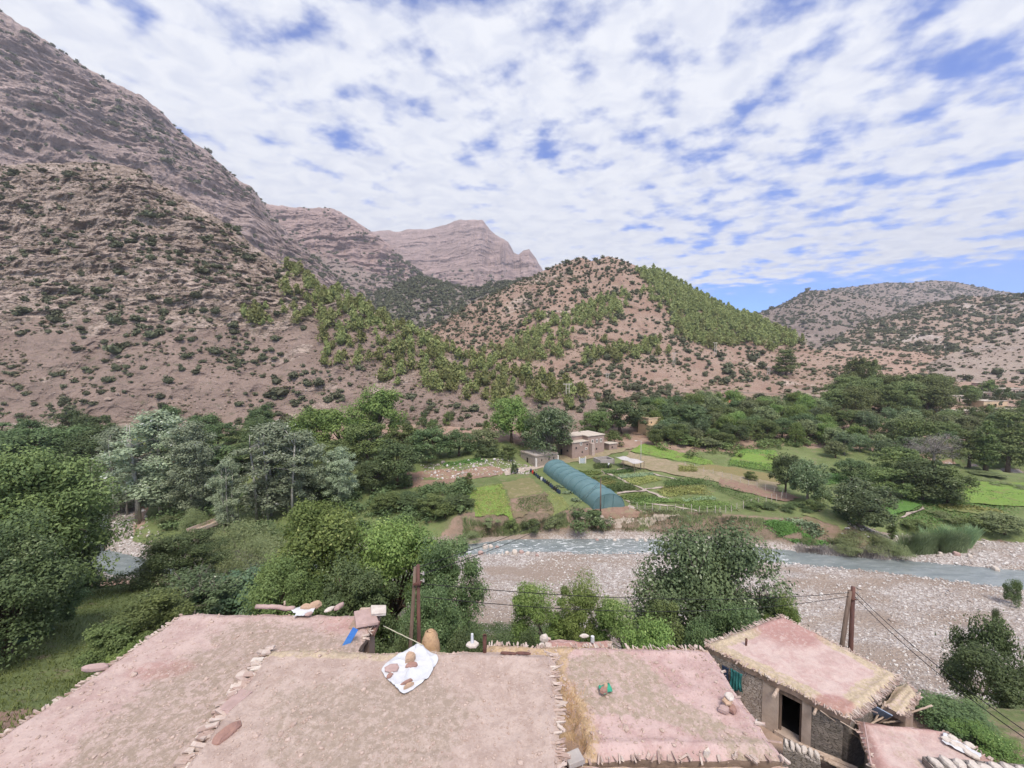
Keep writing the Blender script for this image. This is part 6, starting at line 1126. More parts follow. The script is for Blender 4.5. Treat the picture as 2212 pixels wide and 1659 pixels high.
# ------------------------------------------------------------------ farmland
def fieldmat(name, c1, c2, sc_=.8, rows=None, c3=None):
    s = Nodes(name); vec = s.coords(); c = s.mix(s.noise(sc_, 6, .72, vec, lo=.34, hi=.66), c1, c2)
    if c3: c = s.mix(s.rng(s.noise(sc_ * .45, 5, .7, vec, dist=.5), .52, .62), c, c3)
    return s.fin(c, .95, s.bump(s.noise(6, 5, .75, vec), .7, .12), .1)
FG_BR = fieldmat('young_crop_green', (0.15, 0.25, 0.055), (0.20, 0.29, 0.075), 1.2, c3=(0.19, 0.20, 0.08)); FG_VIV = fieldmat('vivid_crop_green', (0.085, 0.175, 0.045), (0.115, 0.215, 0.06), 1.2); FG_OLV = fieldmat('olive_stubble', (0.225, 0.20, 0.105), (0.17, 0.175, 0.08), 1.5, c3=(0.26, 0.22, 0.13))
FG_BRN = fieldmat('dry_plot', (0.22, 0.17, 0.12), (0.16, 0.145, 0.08), .9, c3=(0.27, 0.19, 0.15)); FG_PLO = fieldmat('ploughed_earth', (0.30, 0.20, 0.155), (0.235, 0.16, 0.125), 1.6, c3=(0.27, 0.23, 0.15)); FG_BEI = fieldmat('fallow_earth', (0.33, 0.265, 0.19), (0.24, 0.215, 0.125), .8); FG_PAL = fieldmat('pale_grass', (0.165, 0.21, 0.08), (0.22, 0.23, 0.11), 1.0); FG_PATH = fieldmat('pale_path', (0.46, 0.40, 0.35), (0.36, 0.30, 0.255), 1.5)
def fieldquad(quad):
    return [G(*p) for p in quad]
def bil(q, U, V_):
    q = [np.array(p[:2]) for p in q]; return q[0] * ((1 - U) * (1 - V_))[..., None] + q[1] * (U * (1 - V_))[..., None] + q[2] * (U * V_)[..., None] + q[3] * ((1 - U) * V_)[..., None]
_fi = [0]
def field(name, quad, mt, n=(40, 40), lift=.05, rowamp=0.0, nrow=0):
    _fi[0] += 1; lift += .006 * _fi[0]
    q = fieldquad(quad); U, V_ = np.meshgrid(np.linspace(0, 1, n[0]), np.linspace(0, 1, n[1])); P = bil(q, U, V_); e = sstep(.08, 0, np.minimum.reduce([U, 1 - U, V_, 1 - V_])); P = P + (e * .5)[..., None] * np.stack([fbm(P[..., 0] / 2, P[..., 1] / 2, o=3, seed=3), fbm(P[..., 0] / 2 + 9, P[..., 1] / 2, o=3, seed=4)], -1)
    Z = valley(P[..., 0], P[..., 1]) + lift - .10 * (e > .95) + (rowamp * np.sin(U * nrow * 6.283) if nrow else 0)
    # keep clear of the ground mesh between its own vertices
    Z = np.maximum(Z, valley(P[..., 0], P[..., 1], False) + lift)
    return tag(link(name, npmesh(name, np.concatenate([P, Z[..., None]], -1), gridfaces(n[1], n[0]), smooth=True), mt), kind='structure')
def crops(name, quad, mt, nrow, per, leaf, h, seed, along='u', asp=.7, spread=.25, gap=.0, bush=0):
    q = fieldquad(quad); r = rs(seed); n = nrow * per; row = (np.repeat(np.arange(nrow), per) + .5) / nrow; t = r.uniform(0, 1, n); U, V_ = (t, row) if along == 'u' else (row, t)
    P = bil(q, U, V_); P = P + r.normal(0, spread, P.shape); hh = r.uniform(.05, 1, n) * h * (1 + .4 * vn(P[:, 0] / 1.5, P[:, 1] / 1.5, seed=seed)); Z = valley(P[:, 0], P[:, 1]) + hh + .05; Nn = unit(r, n) * .7 + np.array([0, 0, .8]); Nn /= np.linalg.norm(Nn, axis=1)[:, None]
    V, Fq = leafquads(np.concatenate([P, Z[:, None]], -1), Nn, leaf, r, asp); return tag(link(name, npmesh(name, V, Fq, r.uniform(0, 1, n)), mt), kind='stuff')
LF_CROP = leafmat('crop_leaves', (0.09, 0.15, 0.04), (0.20, 0.27, 0.09), .25); LF_CROPD = leafmat('dark_crop_leaves', (0.05, 0.09, 0.03), (0.12, 0.17, 0.06), .25); LF_YEL = leafmat('yellow_crop_leaves', (0.16, 0.19, 0.06), (0.30, 0.30, 0.11), .25); LF_CAB = leafmat('cabbage_leaves', (0.13, 0.20, 0.12), (0.28, 0.36, 0.22), .2); LF_VIV = leafmat('alfalfa_leaves', (0.07, 0.15, 0.04), (0.135, 0.235, 0.075), .25)
def z1(pts): return [(1106 + .18 * x, 885 + .18 * y) for x, y in pts]
def z4(pts): return [(796 + .32 * x, 796 + .32 * y) for x, y in pts]
def z5(pts): return [(1460 + .34 * x, 841 + .34 * y) for x, y in pts]
field('green_field', [(1031, 1114), (1108, 1114), (1084, 1046), (1004, 1058)], FG_BR); crops('green_crop', [(1031, 1114), (1108, 1114), (1084, 1046), (1004, 1058)], LF_YEL, 7, 900, .18, .10, 201, along='v', spread=.35)
field('olive_field', [(1103, 1078), (1180, 1062), (1145, 1031), (1086, 1044)], FG_OLV); field('dry_field', [(1108, 1114), (1196, 1111), (1180, 1063), (1103, 1079)], FG_BRN); field('grass_field', [(1196, 1111), (1234, 1106), (1212, 1074), (1180, 1063)], FG_PAL)
crops('weeds', [(1120, 1105), (1196, 1108), (1180, 1068), (1120, 1080)], LF_CROPD, 14, 90, .22, .25, 202); crops('tall_grass', [(1196, 1111), (1234, 1106), (1212, 1074), (1180, 1063)], LF_YEL, 12, 140, .2, .3, 203, asp=.3)
field('narrow_green_field', [(960, 1008), (1052, 997), (1036, 990), (958, 1003)], FG_VIV, (40, 14)); crops('narrow_green_crop', [(960, 1008), (1052, 997), (1036, 990), (958, 1003)], LF_VIV, 10, 260, .22, .3, 204)
field('rubble_bank', [(872, 1056), (1090, 1026), (1080, 1008), (880, 1020)], FG_PLO, (60, 20)); field('footpath', [(1240, 1128), (1470, 1118), (1470, 1110), (1240, 1116)], FG_PATH, (60, 6), .07)
field('bare_yard', z1([(970, 1290), (1700, 1300), (1400, 1160), (960, 1210)]), FG_PLO, (50, 30)); field('farm_yard', z1([(300, 700), (1100, 560), (1560, 440), (560, 560)]), FG_BEI, (60, 20)); field('farm_track', z1([(-100, 800), (400, 700), (400, 660), (-100, 740)]), FG_PATH, (50, 8))
# vegetable beds right of the tunnel
BED = [([(990, 715), (1200, 700), (1180, 645), (980, 662)], LF_CROPD, .4), ([(860, 800), (1080, 785), (1020, 735), (790, 745)], LF_CROP, .35), ([(1130, 785), (1450, 750), (1420, 715), (1080, 740)], LF_CROPD, .5), ([(1300, 840), (1700, 795), (1690, 765), (1270, 800)], LF_CAB, .4), ([(1480, 920), (1800, 860), (1660, 800), (1320, 850)], LF_YEL, .45), ([(1180, 1000), (1500, 962), (1430, 905), (1100, 955)], LF_CROPD, .7), ([(1080, 930), (1300, 890), (1080, 810), (900, 835)], LF_YEL, .3),
       ([(1840, 950), (2300, 905), (2300, 850), (1820, 885)], LF_CROPD, .7), ([(1400, 1105), (1700, 1060), (1560, 1005), (1290, 1045)], LF_CROP, .4), ([(1850, 1050), (2300, 1000), (2300, 930), (1720, 985)], LF_YEL, .4), ([(1560, 1165), (2000, 1120), (1800, 1062), (1400, 1112)], LF_CROP, .4), ([(2050, 1170), (2400, 1140), (2400, 1050), (1900, 1085)], LF_CROP, .4)]
for i, (q, m_, h) in enumerate(BED): crops('vegetable_rows', z1(q), m_, 5, 330, .26, h, 220 + i, spread=.16)
for i, (a, b, w) in enumerate([((1080, 745), (1860, 1080), 9), ((1250, 1010), (1800, 940), 8), ((1340, 1090), (2212, 1215), 7), ((1060, 750), (1440, 705), 6), ((1380, 1160), (1640, 1290), 9), ((1690, 770), (2212, 900), 5)]):
    a, b = z1([a])[0], z1([b])[0]; w *= .18; field('stone_edged_path', [(a[0], a[1] + w), (b[0], b[1] + w), (b[0], b[1] - w), (a[0], a[1] - w)], FG_PATH, (60, 5), .09)
crops('cabbage_row', z1([(560, 900), (860, 1160), (780, 1160), (500, 900)]), LF_CAB, 3, 420, .32, .3, 240, along='v', spread=.25)
def zc(pts): return [(1166 + .254 * x, 929 + .254 * y) for x, y in pts]
for i, (q, m_, h, nr) in enumerate([([(1390, 480), (1900, 680), (1900, 610), (1400, 440)], LF_CROPD, 1.0, 4), ([(1000, 540), (1480, 560), (1400, 480), (1060, 480)], LF_YEL, .4, 5), ([(1230, 620), (1500, 595), (1480, 570), (1220, 590)], LF_CAB, .4, 3), ([(780, 640), (1060, 630), (960, 560), (740, 580)], LF_CROPD, .4, 4), ([(1060, 490), (1390, 470), (1300, 420), (1060, 440)], LF_CROPD, .8, 3), ([(560, 540), (820, 500), (700, 450), (520, 480)], LF_CROPD, .7, 4), ([(1260, 670), (1700, 690), (1600, 620), (1260, 630)], LF_CROP, .4, 5), ([(820, 700), (1240, 720), (1240, 690), (820, 670)], LF_OLV, .5, 3), ([(1180, 360), (1340, 365), (1330, 320), (1190, 320)], LF_YEL, .8, 5), ([(400, 430), (700, 440), (640, 400), (380, 400)], LF_CROPD, .4, 3)]):
    crops('vegetable_rows', zc(q), m_, nr, 360, .24, h, 270 + i, spread=.2)
# right-hand fields
field('long_green_field', z5([(-300, 395), (230, 490), (230, 458), (-200, 345)]), FG_BR, (60, 14)); crops('long_green_crop', z5([(-300, 395), (230, 490), (230, 458), (-200, 345)]), LF_CROP, 8, 220, .25, .2, 251)
field('long_fallow_field', z5([(-350, 480), (650, 650), (650, 590), (-300, 400)]), FG_BEI, (70, 20)); field('ploughed_field', z5([(280, 622), (690, 715), (792, 690), (270, 560)]), FG_PLO, (60, 20), rowamp=.04, nrow=0); field('rust_field', z5([(130, 500), (650, 600), (640, 550), (200, 480)]), fieldmat('rusty_crop', (0.25, 0.20, 0.10), (0.20, 0.19, 0.09), 1.5), (50, 12))
field('upper_green_field', z5([(330, 480), (620, 530), (640, 395), (400, 378)]), FG_BR, (40, 30)); crops('upper_green_crop', z5([(330, 490), (600, 530), (640, 480), (350, 450)]), LF_VIV, 8, 250, .28, .35, 252); crops('upper_green_crop', z5([(370, 410), (620, 420), (640, 395), (400, 378)]), LF_VIV, 5, 200, .28, .3, 253)
field('small_vivid_field', z5([(960, 610), (1100, 600), (1080, 530), (970, 540)]), FG_VIV, (24, 20)); crops('small_vivid_crop', z5([(960, 610), (1100, 600), (1080, 530), (970, 540)]), LF_VIV, 8, 120, .3, .3, 254)
VQ = [(1700, 1172), (1800, 1186), (1712, 1118), (1648, 1128)]
field('vivid_field', z5([(800, 985), (985, 1000), (700, 850), (550, 860)]), FG_VIV, (40, 30)); crops('alfalfa', z5([(800, 985), (985, 1000), (700, 850), (550, 860)]), LF_VIV, 26, 170, .24, .35, 255)
crops('squash_rows', z5([(900, 950), (960, 960), (800, 850), (680, 835)]), LF_CAB, 4, 150, .42, .35, 256, along='v', spread=.3); field('brown_plot', z5([(985, 995), (1060, 920), (830, 812), (740, 820)]), FG_BRN, (40, 24)); field('pale_field', z5([(1040, 900), (1110, 880), (1000, 770), (800, 800)]), FG_PAL, (30, 24))
field('meadow_field', z5([(1380, 830), (1560, 740), (1400, 700), (1300, 740)]), FG_VIV, (30, 24)); field('meadow_path', z5([(1430, 830), (1600, 770), (1560, 745), (1580, 760)]), FG_PATH, (24, 6), .08); field('meadow_strip', z5([(1700, 770), (2100, 830), (2080, 780), (1720, 730)]), FG_PAL, (40, 12)); crops('meadow_squash', z5([(1650, 760), (2080, 800), (2080, 775), (1700, 735)]), LF_YEL, 4, 160, .4, .35, 257)
field('meadow_field', z5([(1700, 720), (2300, 760), (2300, 600), (1850, 590)]), FG_BR, (40, 24)); crops('meadow_grass', z5([(1400, 880), (2100, 900), (2200, 620), (1500, 690)]), LF_VIV, 40, 130, .3, .18, 258, spread=.8)
def reeds(name, quad, n, h, seed, mt=None):
    q = fieldquad(quad); r = rs(seed); P = bil(q, r.uniform(0, 1, n), r.uniform(0, 1, n)); blades(name, np.concatenate([P, valley(P[:, 0], P[:, 1])[:, None]], -1), h, .45, .09, mt or LF_REE, seed)
reeds('reeds', [(1930, 1202), (2090, 1196), (2080, 1178), (1950, 1180)], 3600, 2.6, 261); reeds('reeds', [(1990, 1190), (2100, 1185), (2110, 1170), (2000, 1172)], 2200, 2.8, 262)
reeds('bank_grass', [(1000, 1165), (1230, 1140), (1220, 1116), (1000, 1122)], 3800, .8, 263, LF_OLV); reeds('bank_grass', [(1380, 1124), (1560, 1118), (1560, 1108), (1380, 1112)], 900, .6, 264, LF_OLV)
reeds('bank_grass', [(1380, 1150), (1650, 1165), (1650, 1125), (1380, 1122)], 2600, .7, 266, LF_OLV); reeds('bank_grass', [(1230, 1150), (1380, 1150), (1380, 1122), (1230, 1122)], 700, .5, 267, LF_OLV)
reeds('driftwood_brush', [(1720, 1200), (1920, 1216), (1920, 1196), (1720, 1186)], 1500, 1.1, 265, LF_TWG)
# undergrowth under the groves and on the village slope
def undergrowth(name, n, box, cond, mt, seed, sz, tp):
    r = rs(seed); X = r.uniform(box[0], box[2], n); Y = r.uniform(box[1], box[3], n); k = cond(X, Y, r); X, Y = X[k], Y[k]; Z = valley(X, Y); s_ = r.uniform(sz[0], sz[1], len(X)); P = np.stack([X, Y, Z - .1], -1); k = visible(P, 3.0); P, s_ = P[k], s_[k]
    if len(P): tag(link(name, merge(name, tp, P, s_, s_ * .8, r.uniform(0, 6.28, len(P)), mt, r)), kind='stuff')
UG = [small_tpl(150, .22, 'shrub', 270 + i, core=False) for i in range(4)]; UGn = [small_tpl(560, .10, 'shrub', 280 + i, core=False) for i in range(4)]
undergrowth('undergrowth', 620, (-112, 66, -9, 100), lambda X, Y, r: (pld(X, Y, RIV) > 2.5) & (X + .55 * Y < 40) & (fbm(X / 9, Y / 9, o=2, seed=5) > -.45) & ~((X < -62) & (pld(X, Y, RIV) < 6)) & ~((np.abs(X + 52) < 4) & (Y > 62) & (Y < 76)) & ~((X > -30) & (Y > 90)), LF_DRK, 281, (1.2, 2.8), UG)
undergrowth('undergrowth', 260, (-70, 44, -9, 58), lambda X, Y, r: (valley(X, Y, False) > .8), LF_DRK, 282, (1.0, 2.2), UGn)
undergrowth('undergrowth', 420, (-9, 13.5, 12, 42), lambda X, Y, r: (valley(X, Y, False) > 1.6) & ~((X > -8) & (X < 5.9) & (Y < 13.4)) & ~((X > 5) & (Y < 22)), LF_DRK, 283, (.7, 1.5), UGn)
undergrowth('undergrowth', 170, (12, 15, 40, 36), lambda X, Y, r: (valley(X, Y, False) > 2.2) & (X > 15.5 + .15 * (Y - 15)) & (Y > 19), LF_OLV, 284, (.5, 1.1), UGn)
undergrowth('undergrowth', 700, (45, 100, 230, 240), lambda X, Y, r: (fbm(X / 25, Y / 25, o=2, seed=6) > -.2) & (pld(X, Y, RIV2) > 4) & (Y > 112 - .05 * X), LF_MID, 285, (1.4, 3.4), UG)
undergrowth('undergrowth', 520, (36, 116, 130, 172), lambda X, Y, r: (X > 38 + .0 * Y) & (fbm(X / 16, Y / 16, o=2, seed=7) > -.35) & (Y > 116 + .1 * (X - 40)), LF_MID, 286, (1.2, 3.0), UG)
# terraces and dry-stone walls at the foot of the centre hill
M_DRY = simple('dry_stone_bank', (0.42, 0.33, 0.28), (0.30, 0.23, 0.19), 1.2, .95, bump=.6)
for i, (a, b, lb) in enumerate([((1490, 842), (1760, 858), 'upper dry stone terrace wall under the bare knoll'), ((1540, 858), (1790, 876), 'lower dry stone terrace wall under the bare knoll'), ((1350, 846), (1500, 856), 'dry stone terrace wall above the yellow house')]):
    m = MB(); k = 24; P = []
    for j in range(k + 1):
        px = a[0] + (b[0] - a[0]) * j / k; py = a[1] + (b[1] - a[1]) * j / k; P.append(on('centre_hill', px, py))
    for p, q in zip(P[:-1], P[1:]):
        d = q - p; m.box((p + q) / 2 - P[0] + Vector((0, 0, .1)), (d.length + .3, .7, 1.3), math.atan2(d.y, d.x), jit=.08)
    o = m.build('terrace_wall', M_DRY); o.location = P[0]; tag(o, lb, 'terrace wall')
# road wall under the left hill
for (a, b, lb) in [((-60, 918), (330, 920), 'long pale parapet of the road at the foot of the left hill'), ((350, 921), (560, 921), 'short pale parapet of the road right behind the silvery poplars')]:
    m = MB(); k = 16; P = [on('near_hill', a[0] + (b[0] - a[0]) * j / k, a[1] + (b[1] - a[1]) * j / k) for j in range(k + 1)]
    for p, q in zip(P[:-1], P[1:]): d = q - p; m.box((p + q) / 2 - P[0], (d.length + .1, .6, 1.2), math.atan2(d.y, d.x))
    o = m.build('road_parapet', M_PALEMUD); o.location = P[0]; tag(o, lb, 'parapet')

# ------------------------------------------------------------------ the tunnel greenhouse
s = Nodes('shade_net'); vec = s.coords(); c = s.mix(s.noise(.5, 4, .6, vec, lo=.3, hi=.7), (0.105, 0.205, 0.225), (0.145, 0.25, 0.27)); w_ = s.math('MULTIPLY', s.math('SINE', s.math('MULTIPLY', s.n('ShaderNodeSeparateXYZ').outputs[0], 1.0)), 0.0)
p = s.n('ShaderNodeBsdfPrincipled'); s.l(c, p.inputs['Base Color']); p.inputs['Roughness'].default_value = .55; tr = s.n('ShaderNodeBsdfTransparent'); mxx = s.n('ShaderNodeMixShader'); mxx.inputs[0].default_value = .16; s.l(p.outputs[0], mxx.inputs[1]); s.l(tr.outputs[0], mxx.inputs[2]); s.l(mxx.outputs[0], s.out.inputs['Surface']); M_NET = s.m
M_HOOP = simple('hoop_metal', (0.10, 0.20, 0.22), (0.08, 0.16, 0.18), 2, .5)
fl_, fr_ = G(1281, 1103), G(1351, 1096); bl_ = G(1174, 1020); wv = (fr_ - fl_); wv.z = 0; WD = wv.length * .97; wv.normalize(); lv = (bl_ - fl_); lv.z = 0; LN = lv.length; lv.normalize(); gzz = fl_.z
gh = empty('tunnel_greenhouse', (fl_.x, fl_.y, gzz)); HT = 3.0
def arch(t, a, bul=1.0):   # t along the tunnel 0..1, a angle 0..pi
    ca, sa = math.cos(a), math.sin(a); x = (1 - ca) / 2 * WD + 0; k = 1.0 * bul
    return wv * (WD / 2 - ca * WD / 2 * (.985 + .015 * k)) + lv * (t * LN) + Vector((0, 0, (max(sa, 0.0) ** .8) * HT * k + (gz(fl_.x + lv.x * t * LN, fl_.y + lv.y * t * LN) - gzz)))
NB = 9; vs = []; NA = 26; NT = NB * 8
for j in range(NT + 1):
    f = (j / 8) % 1; sagf = 1 - .055 * math.sin(math.pi * f) ** 1.0
    for i in range(NA + 1): vs.append(arch(j / NT, math.pi * i / NA, sagf) - Vector((0, 0, .1 if i in (0, NA) else 0)))
m = MB(); m.add(vs, [(j * (NA + 1) + i, j * (NA + 1) + i + 1, (j + 1) * (NA + 1) + i + 1, (j + 1) * (NA + 1) + i) for j in range(NT) for i in range(NA)]); m.build('net_cover', M_NET, gh, True)
for j in range(NB + 1):
    m = MB(); m.tube([arch(j / NB, math.pi * i / 20, 1.008) for i in range(21)], .06, 6); m.build('hoop', M_HOOP, gh, True)
for t in (0.0, 1.0):
    c0 = arch(t, math.pi / 2) ; m = MB(); ring = [arch(t, math.pi * i / 20, .99) for i in range(21)]; n_ = len(ring); m.add(ring, [tuple(range(n_))]); m.build('end_net', M_NET, gh)
for k in (.33, .62):
    m = MB(); b0 = wv * (WD * k) - lv * .05; m.tube([b0, b0 + wv * .15 + Vector((0, 0, HT * .93))], .05, 6); m.build('door_post', M_HOOP, gh)
tag(gh, 'long arched tunnel greenhouse covered in blue green shade net', 'greenhouse')
# black sacks along the path
for i in range(17):
    t = i / 16; x, y = z1([(225 + (570 - 225) * t, 755 + (1015 - 755) * t)])[0]; g = G(x, y); m = MB(); m.stone((0, 0, .35), (.55, .5, .8), 0, i); m.stone((.1, 0, .75), (.3, .3, .25), 0, i + 40); o = m.build('garden_sack', [M_NAVY, M_BLACK, M_WHITE if i in (3, 6) else M_BLACK, M_REDP if i in (1,) else M_NAVY][i % 4 if i > 1 else (3 if i else 0)]); o.location = g; tag(o, 'dark filled sack in the row between the brown plot and the tunnel greenhouse', 'sack', 'sacks lined up along the tunnel greenhouse')
# ------------------------------------------------------------------ buildings
M_WFR = simple('white_frame', (0.72, 0.69, 0.66), (0.62, 0.59, 0.56), 3, .8); M_ROOFP = simple('pale_roof', (0.56, 0.50, 0.43), (0.46, 0.40, 0.34), .8, .95); M_YEL = simple('yellow_plaster', (0.62, 0.47, 0.31), (0.53, 0.40, 0.27), .8, .95); M_GLASS = simple('dark_glass', (0.05, 0.05, 0.055), (0.03, 0.03, 0.03), 3, .25, spec=.5)
M_FARM = simple('farm_mud', (0.37, 0.275, 0.24), (0.30, 0.225, 0.195), .9, .95, bump=.6)
def block(root, u0, u1, v0, v1, h, mt=M_FARM, roof=M_ROOFP, base=-1.5, z0=0.0, par=.0, over=.22):
    m = MB(); m.box(((u0 + u1) / 2, (v0 + v1) / 2, (z0 + base + h) / 2 + 0), (u1 - u0, v1 - v0, h - z0 - base)) if z0 == 0 else m.box(((u0 + u1) / 2, (v0 + v1) / 2, (z0 + h) / 2), (u1 - u0, v1 - v0, h - z0)); w = m.build('wall', mt, root)
    m = MB(); m.box(((u0 + u1) / 2, (v0 + v1) / 2, h + .10), (u1 - u0 + 2 * over, v1 - v0 + 2 * over, .18), jit=.004); r_ = m.build('roof', roof, root)
    if par:
        m = MB(); 
        for (cx_, cy_, sx_, sy_) in (((u0 + u1) / 2, v0, u1 - u0 + .1, .3), ((u0 + u1) / 2, v1, u1 - u0 + .1, .3), (u0, (v0 + v1) / 2, .3, v1 - v0 - .31), (u1, (v0 + v1) / 2, .3, v1 - v0 - .31)): m.box((cx_, cy_, h + .2 + par / 2), (sx_, sy_, par))
        m.build('parapet', mt, root)
def window(root, face, c, w, h, frame=True, name='window', mt=M_GLASS):
    """face 'f' = front (v = const) or 's' = side (u = const); c = (u, v, z)"""
    t = .09; f = MB(); sx = lambda a, b: (a, t, b) if face == 'f' else (t, a, b); off = Vector((0, -.03, 0)) if face == 'f' else Vector((-.03, 0, 0)); ax_ = Vector((1, 0, 0)) if face == 'f' else Vector((0, 1, 0)); c = Vector(c) + off
    if frame:
        fw = .16
        for sgn in (-1, 1): f.box(c + ax_ * sgn * (w / 2 + fw / 2), sx(fw, h + 2 * fw)); f.box(c + Vector((0, 0, sgn * (h / 2 + fw / 2))), sx(w, fw))
        fr = f.build(name, M_WFR, root); m = MB(); m.box(c, sx(w, h)); m.build('pane', mt, fr)
    else: m = MB(); m.box(c, sx(w, h)); m.build(name, mt, root)
k1 = G(1236, 992); fh = empty('farmhouse', k1, R(30)); block(fh, 0, 5.9, 0, 7, 4.6, par=.0); block(fh, 5.9, 12.2, .3, 7.5, 5.9, M_FARM); block(fh, 1.6, 5.88, 2.6, 7.4, 5.9, M_FARM); block(fh, 2.4, 4.8, 7.6, 10, 7.6, M_FARM)
for u_ in (7.6, 9.3, 10.9): window(fh, 'f', (u_, .3, 4.35), .42, .75)
window(fh, 'f', (1.4, 0, 3.1), .45, .6, False); window(fh, 'f', (3.1, 0, 4.1), .4, .6); window(fh, 'f', (3.6, 0, 1.7), .4, .45, False); window(fh, 'f', (9.2, .3, 2.0), .4, .5, False); window(fh, 's', (0, 4.9, 1.1), .8, 1.9, False, 'door', M_DARK); window(fh, 's', (0, 2.1, 2.1), .6, .5, False); window(fh, 'f', (5.4, 0, 3.7), .5, .4, False)
m = MB(); m.box((6.9, -.35, 1.6), (1.0, 1.3, 4.8)); m.build('buttress', M_PALEMUD, fh); window(fh, 'f', (5.0, 0, 2.6), .5, .3, True)
tag(fh, 'two storey brown mud farmhouse with three white framed windows behind the greenhouse', 'house')
k2 = G(1158, 1010); lb_ = empty('low_stone_building', k2, R(32)); block(lb_, 0, 7.2, 0, 7.4, 2.6, M_STONEWALL, M_ROOFP, par=.28, over=.0)
for i, u_ in enumerate((1.8, 4.2, 5.8)): window(lb_, 'f', (u_, 0, 1.75), .28, .5, False)
window(lb_, 's', (0, 4.0, 1.0), .6, 1.6, False, 'door', M_DARK); m = MB(); m.box((-.02, -.02, .4), (.4, .4, 4.0)); m.build('corner_pillar', M_WFR, lb_); m = MB(); m.box((7.2, -.02, .4), (.35, .4, 4.0)); m.build('corner_pillar', M_WFR, lb_)
for i in range(3): m = MB(); m.box((1.4 + i * 2.2, 3.7, 2.86), (1.7, 6.2, .10), jit=.05); m.build('roof_panel', M_CEM, lb_)
tag(lb_, 'low flat stone building with white corner pillars at the far end of the greenhouse', 'building')
k3 = G(1316, 973); sh_ = empty('mud_shed', k3, R(30)); block(sh_, 0, 3.2, 0, 2.6, 1.9, M_FARM); window(sh_, 'f', (1.2, 0, .9), .5, .5, False); tag(sh_, 'small mud shed attached right of the farmhouse', 'shed')
k4 = G(1413, 940); yh = empty('yellow_house', k4, R(25)); block(yh, -2.6, 2.8, 0, 5, 5.4, M_YEL, M_YEL, par=.3, over=0); block(yh, -3.8, -.2, -2.0, -.02, 3.3, M_YEL, M_YEL, par=.2, over=0)
for u_, z_ in ((-2.4, 1.7), (-1.0, 1.5)): window(yh, 'f', (u_, -2.0, z_), .45, .7, False)
window(yh, 'f', (.9, 0, 1.7), .45, .7, False); window(yh, 'f', (-1.4, 0, 4.3), .5, .6, False); tag(yh, 'pale yellow cubic house half hidden among dark trees', 'house')
k5 = G(1312, 1003); tk = empty('water_tank', k5, R(20)); m = MB()
for (cx_, cy_, sx_, sy_) in ((0, 0, 4.4, .3), (0, 3.4, 4.4, .3), (-2.05, 1.7, .3, 3.1), (2.05, 1.7, .3, 3.1)): m.box((cx_, cy_, .4), (sx_, sy_, 1.8))
m.build('tank_wall', M_CEM, tk); m = MB(); m.box((0, 1.7, .3), (3.8, 3.1, .05)); m.build('basin_floor', M_DARK, tk); tag(tk, 'open concrete water tank right of the greenhouse', 'water tank')
# white canopy on posts
cn = [G(*p) for p in z1([(1440, 740), (1560, 745), (1600, 680), (1260, 680)])]; c0 = G(*z1([(1420, 700)])[0]); cp = empty('shade_canopy', c0); a0 = [Vector(W(*p, 1.0)) for p in z1([(1220, 565), (1300, 560), (1585, 618), (1465, 645)])]
zc_ = c0.z + 2.5; q = [Pz(*p, zc_) for p in z1([(1225, 566), (1470, 646), (1585, 618), (1330, 556)])]; U, V_ = np.meshgrid(np.linspace(0, 1, 16), np.linspace(0, 1, 16)); P = bil(q, U, V_); Z = zc_ + .10 * np.sin(U * 12) - .15 * np.sin(V_ * 3.14); me = npmesh('cover', np.stack([P[..., 0] - c0.x, P[..., 1] - c0.y, Z - c0.z], -1), gridfaces(16, 16), smooth=True); o = link('cover', me, simple('faded_cloth', (0.52, 0.50, 0.49), (0.42, 0.40, 0.39), 2, .9), cp); o.modifiers.new('thickness', 'SOLIDIFY').thickness = .04
for (a, b) in ((0, 0), (1, 0), (1, 1), (0, 1), (.5, 0), (.5, 1)):
    p = bil(q, np.array(a * 1.0), np.array(b * 1.0)); g = gz(p[0], p[1]); m = MB(); m.tube([(p[0] - c0.x, p[1] - c0.y, g - c0.z - .2), (p[0] - c0.x, p[1] - c0.y, zc_ - c0.z)], .06, 6); m.build('post', M_WOOD, cp)
tag(cp, 'white cloth canopy on thin posts beside the concrete tank', 'canopy')
k6 = G(1258, 1001); gt = empty('garden_gate', k6, R(10)); m = MB(); m.box((0, 0, .7), (1.3, .08, 1.4)); m.build('gate_leaf', simple('grey_blue_gate', (0.45, 0.50, 0.54), (0.38, 0.42, 0.46), 3, .6), gt)
for sgn in (-1, 1): m = MB(); m.box((sgn * .85, 0, .8), (.3, .3, 1.9)); m.build('gate_pillar', M_WFR, gt)
tag(gt, 'grey metal gate between white pillars in front of the farmhouse', 'gate')
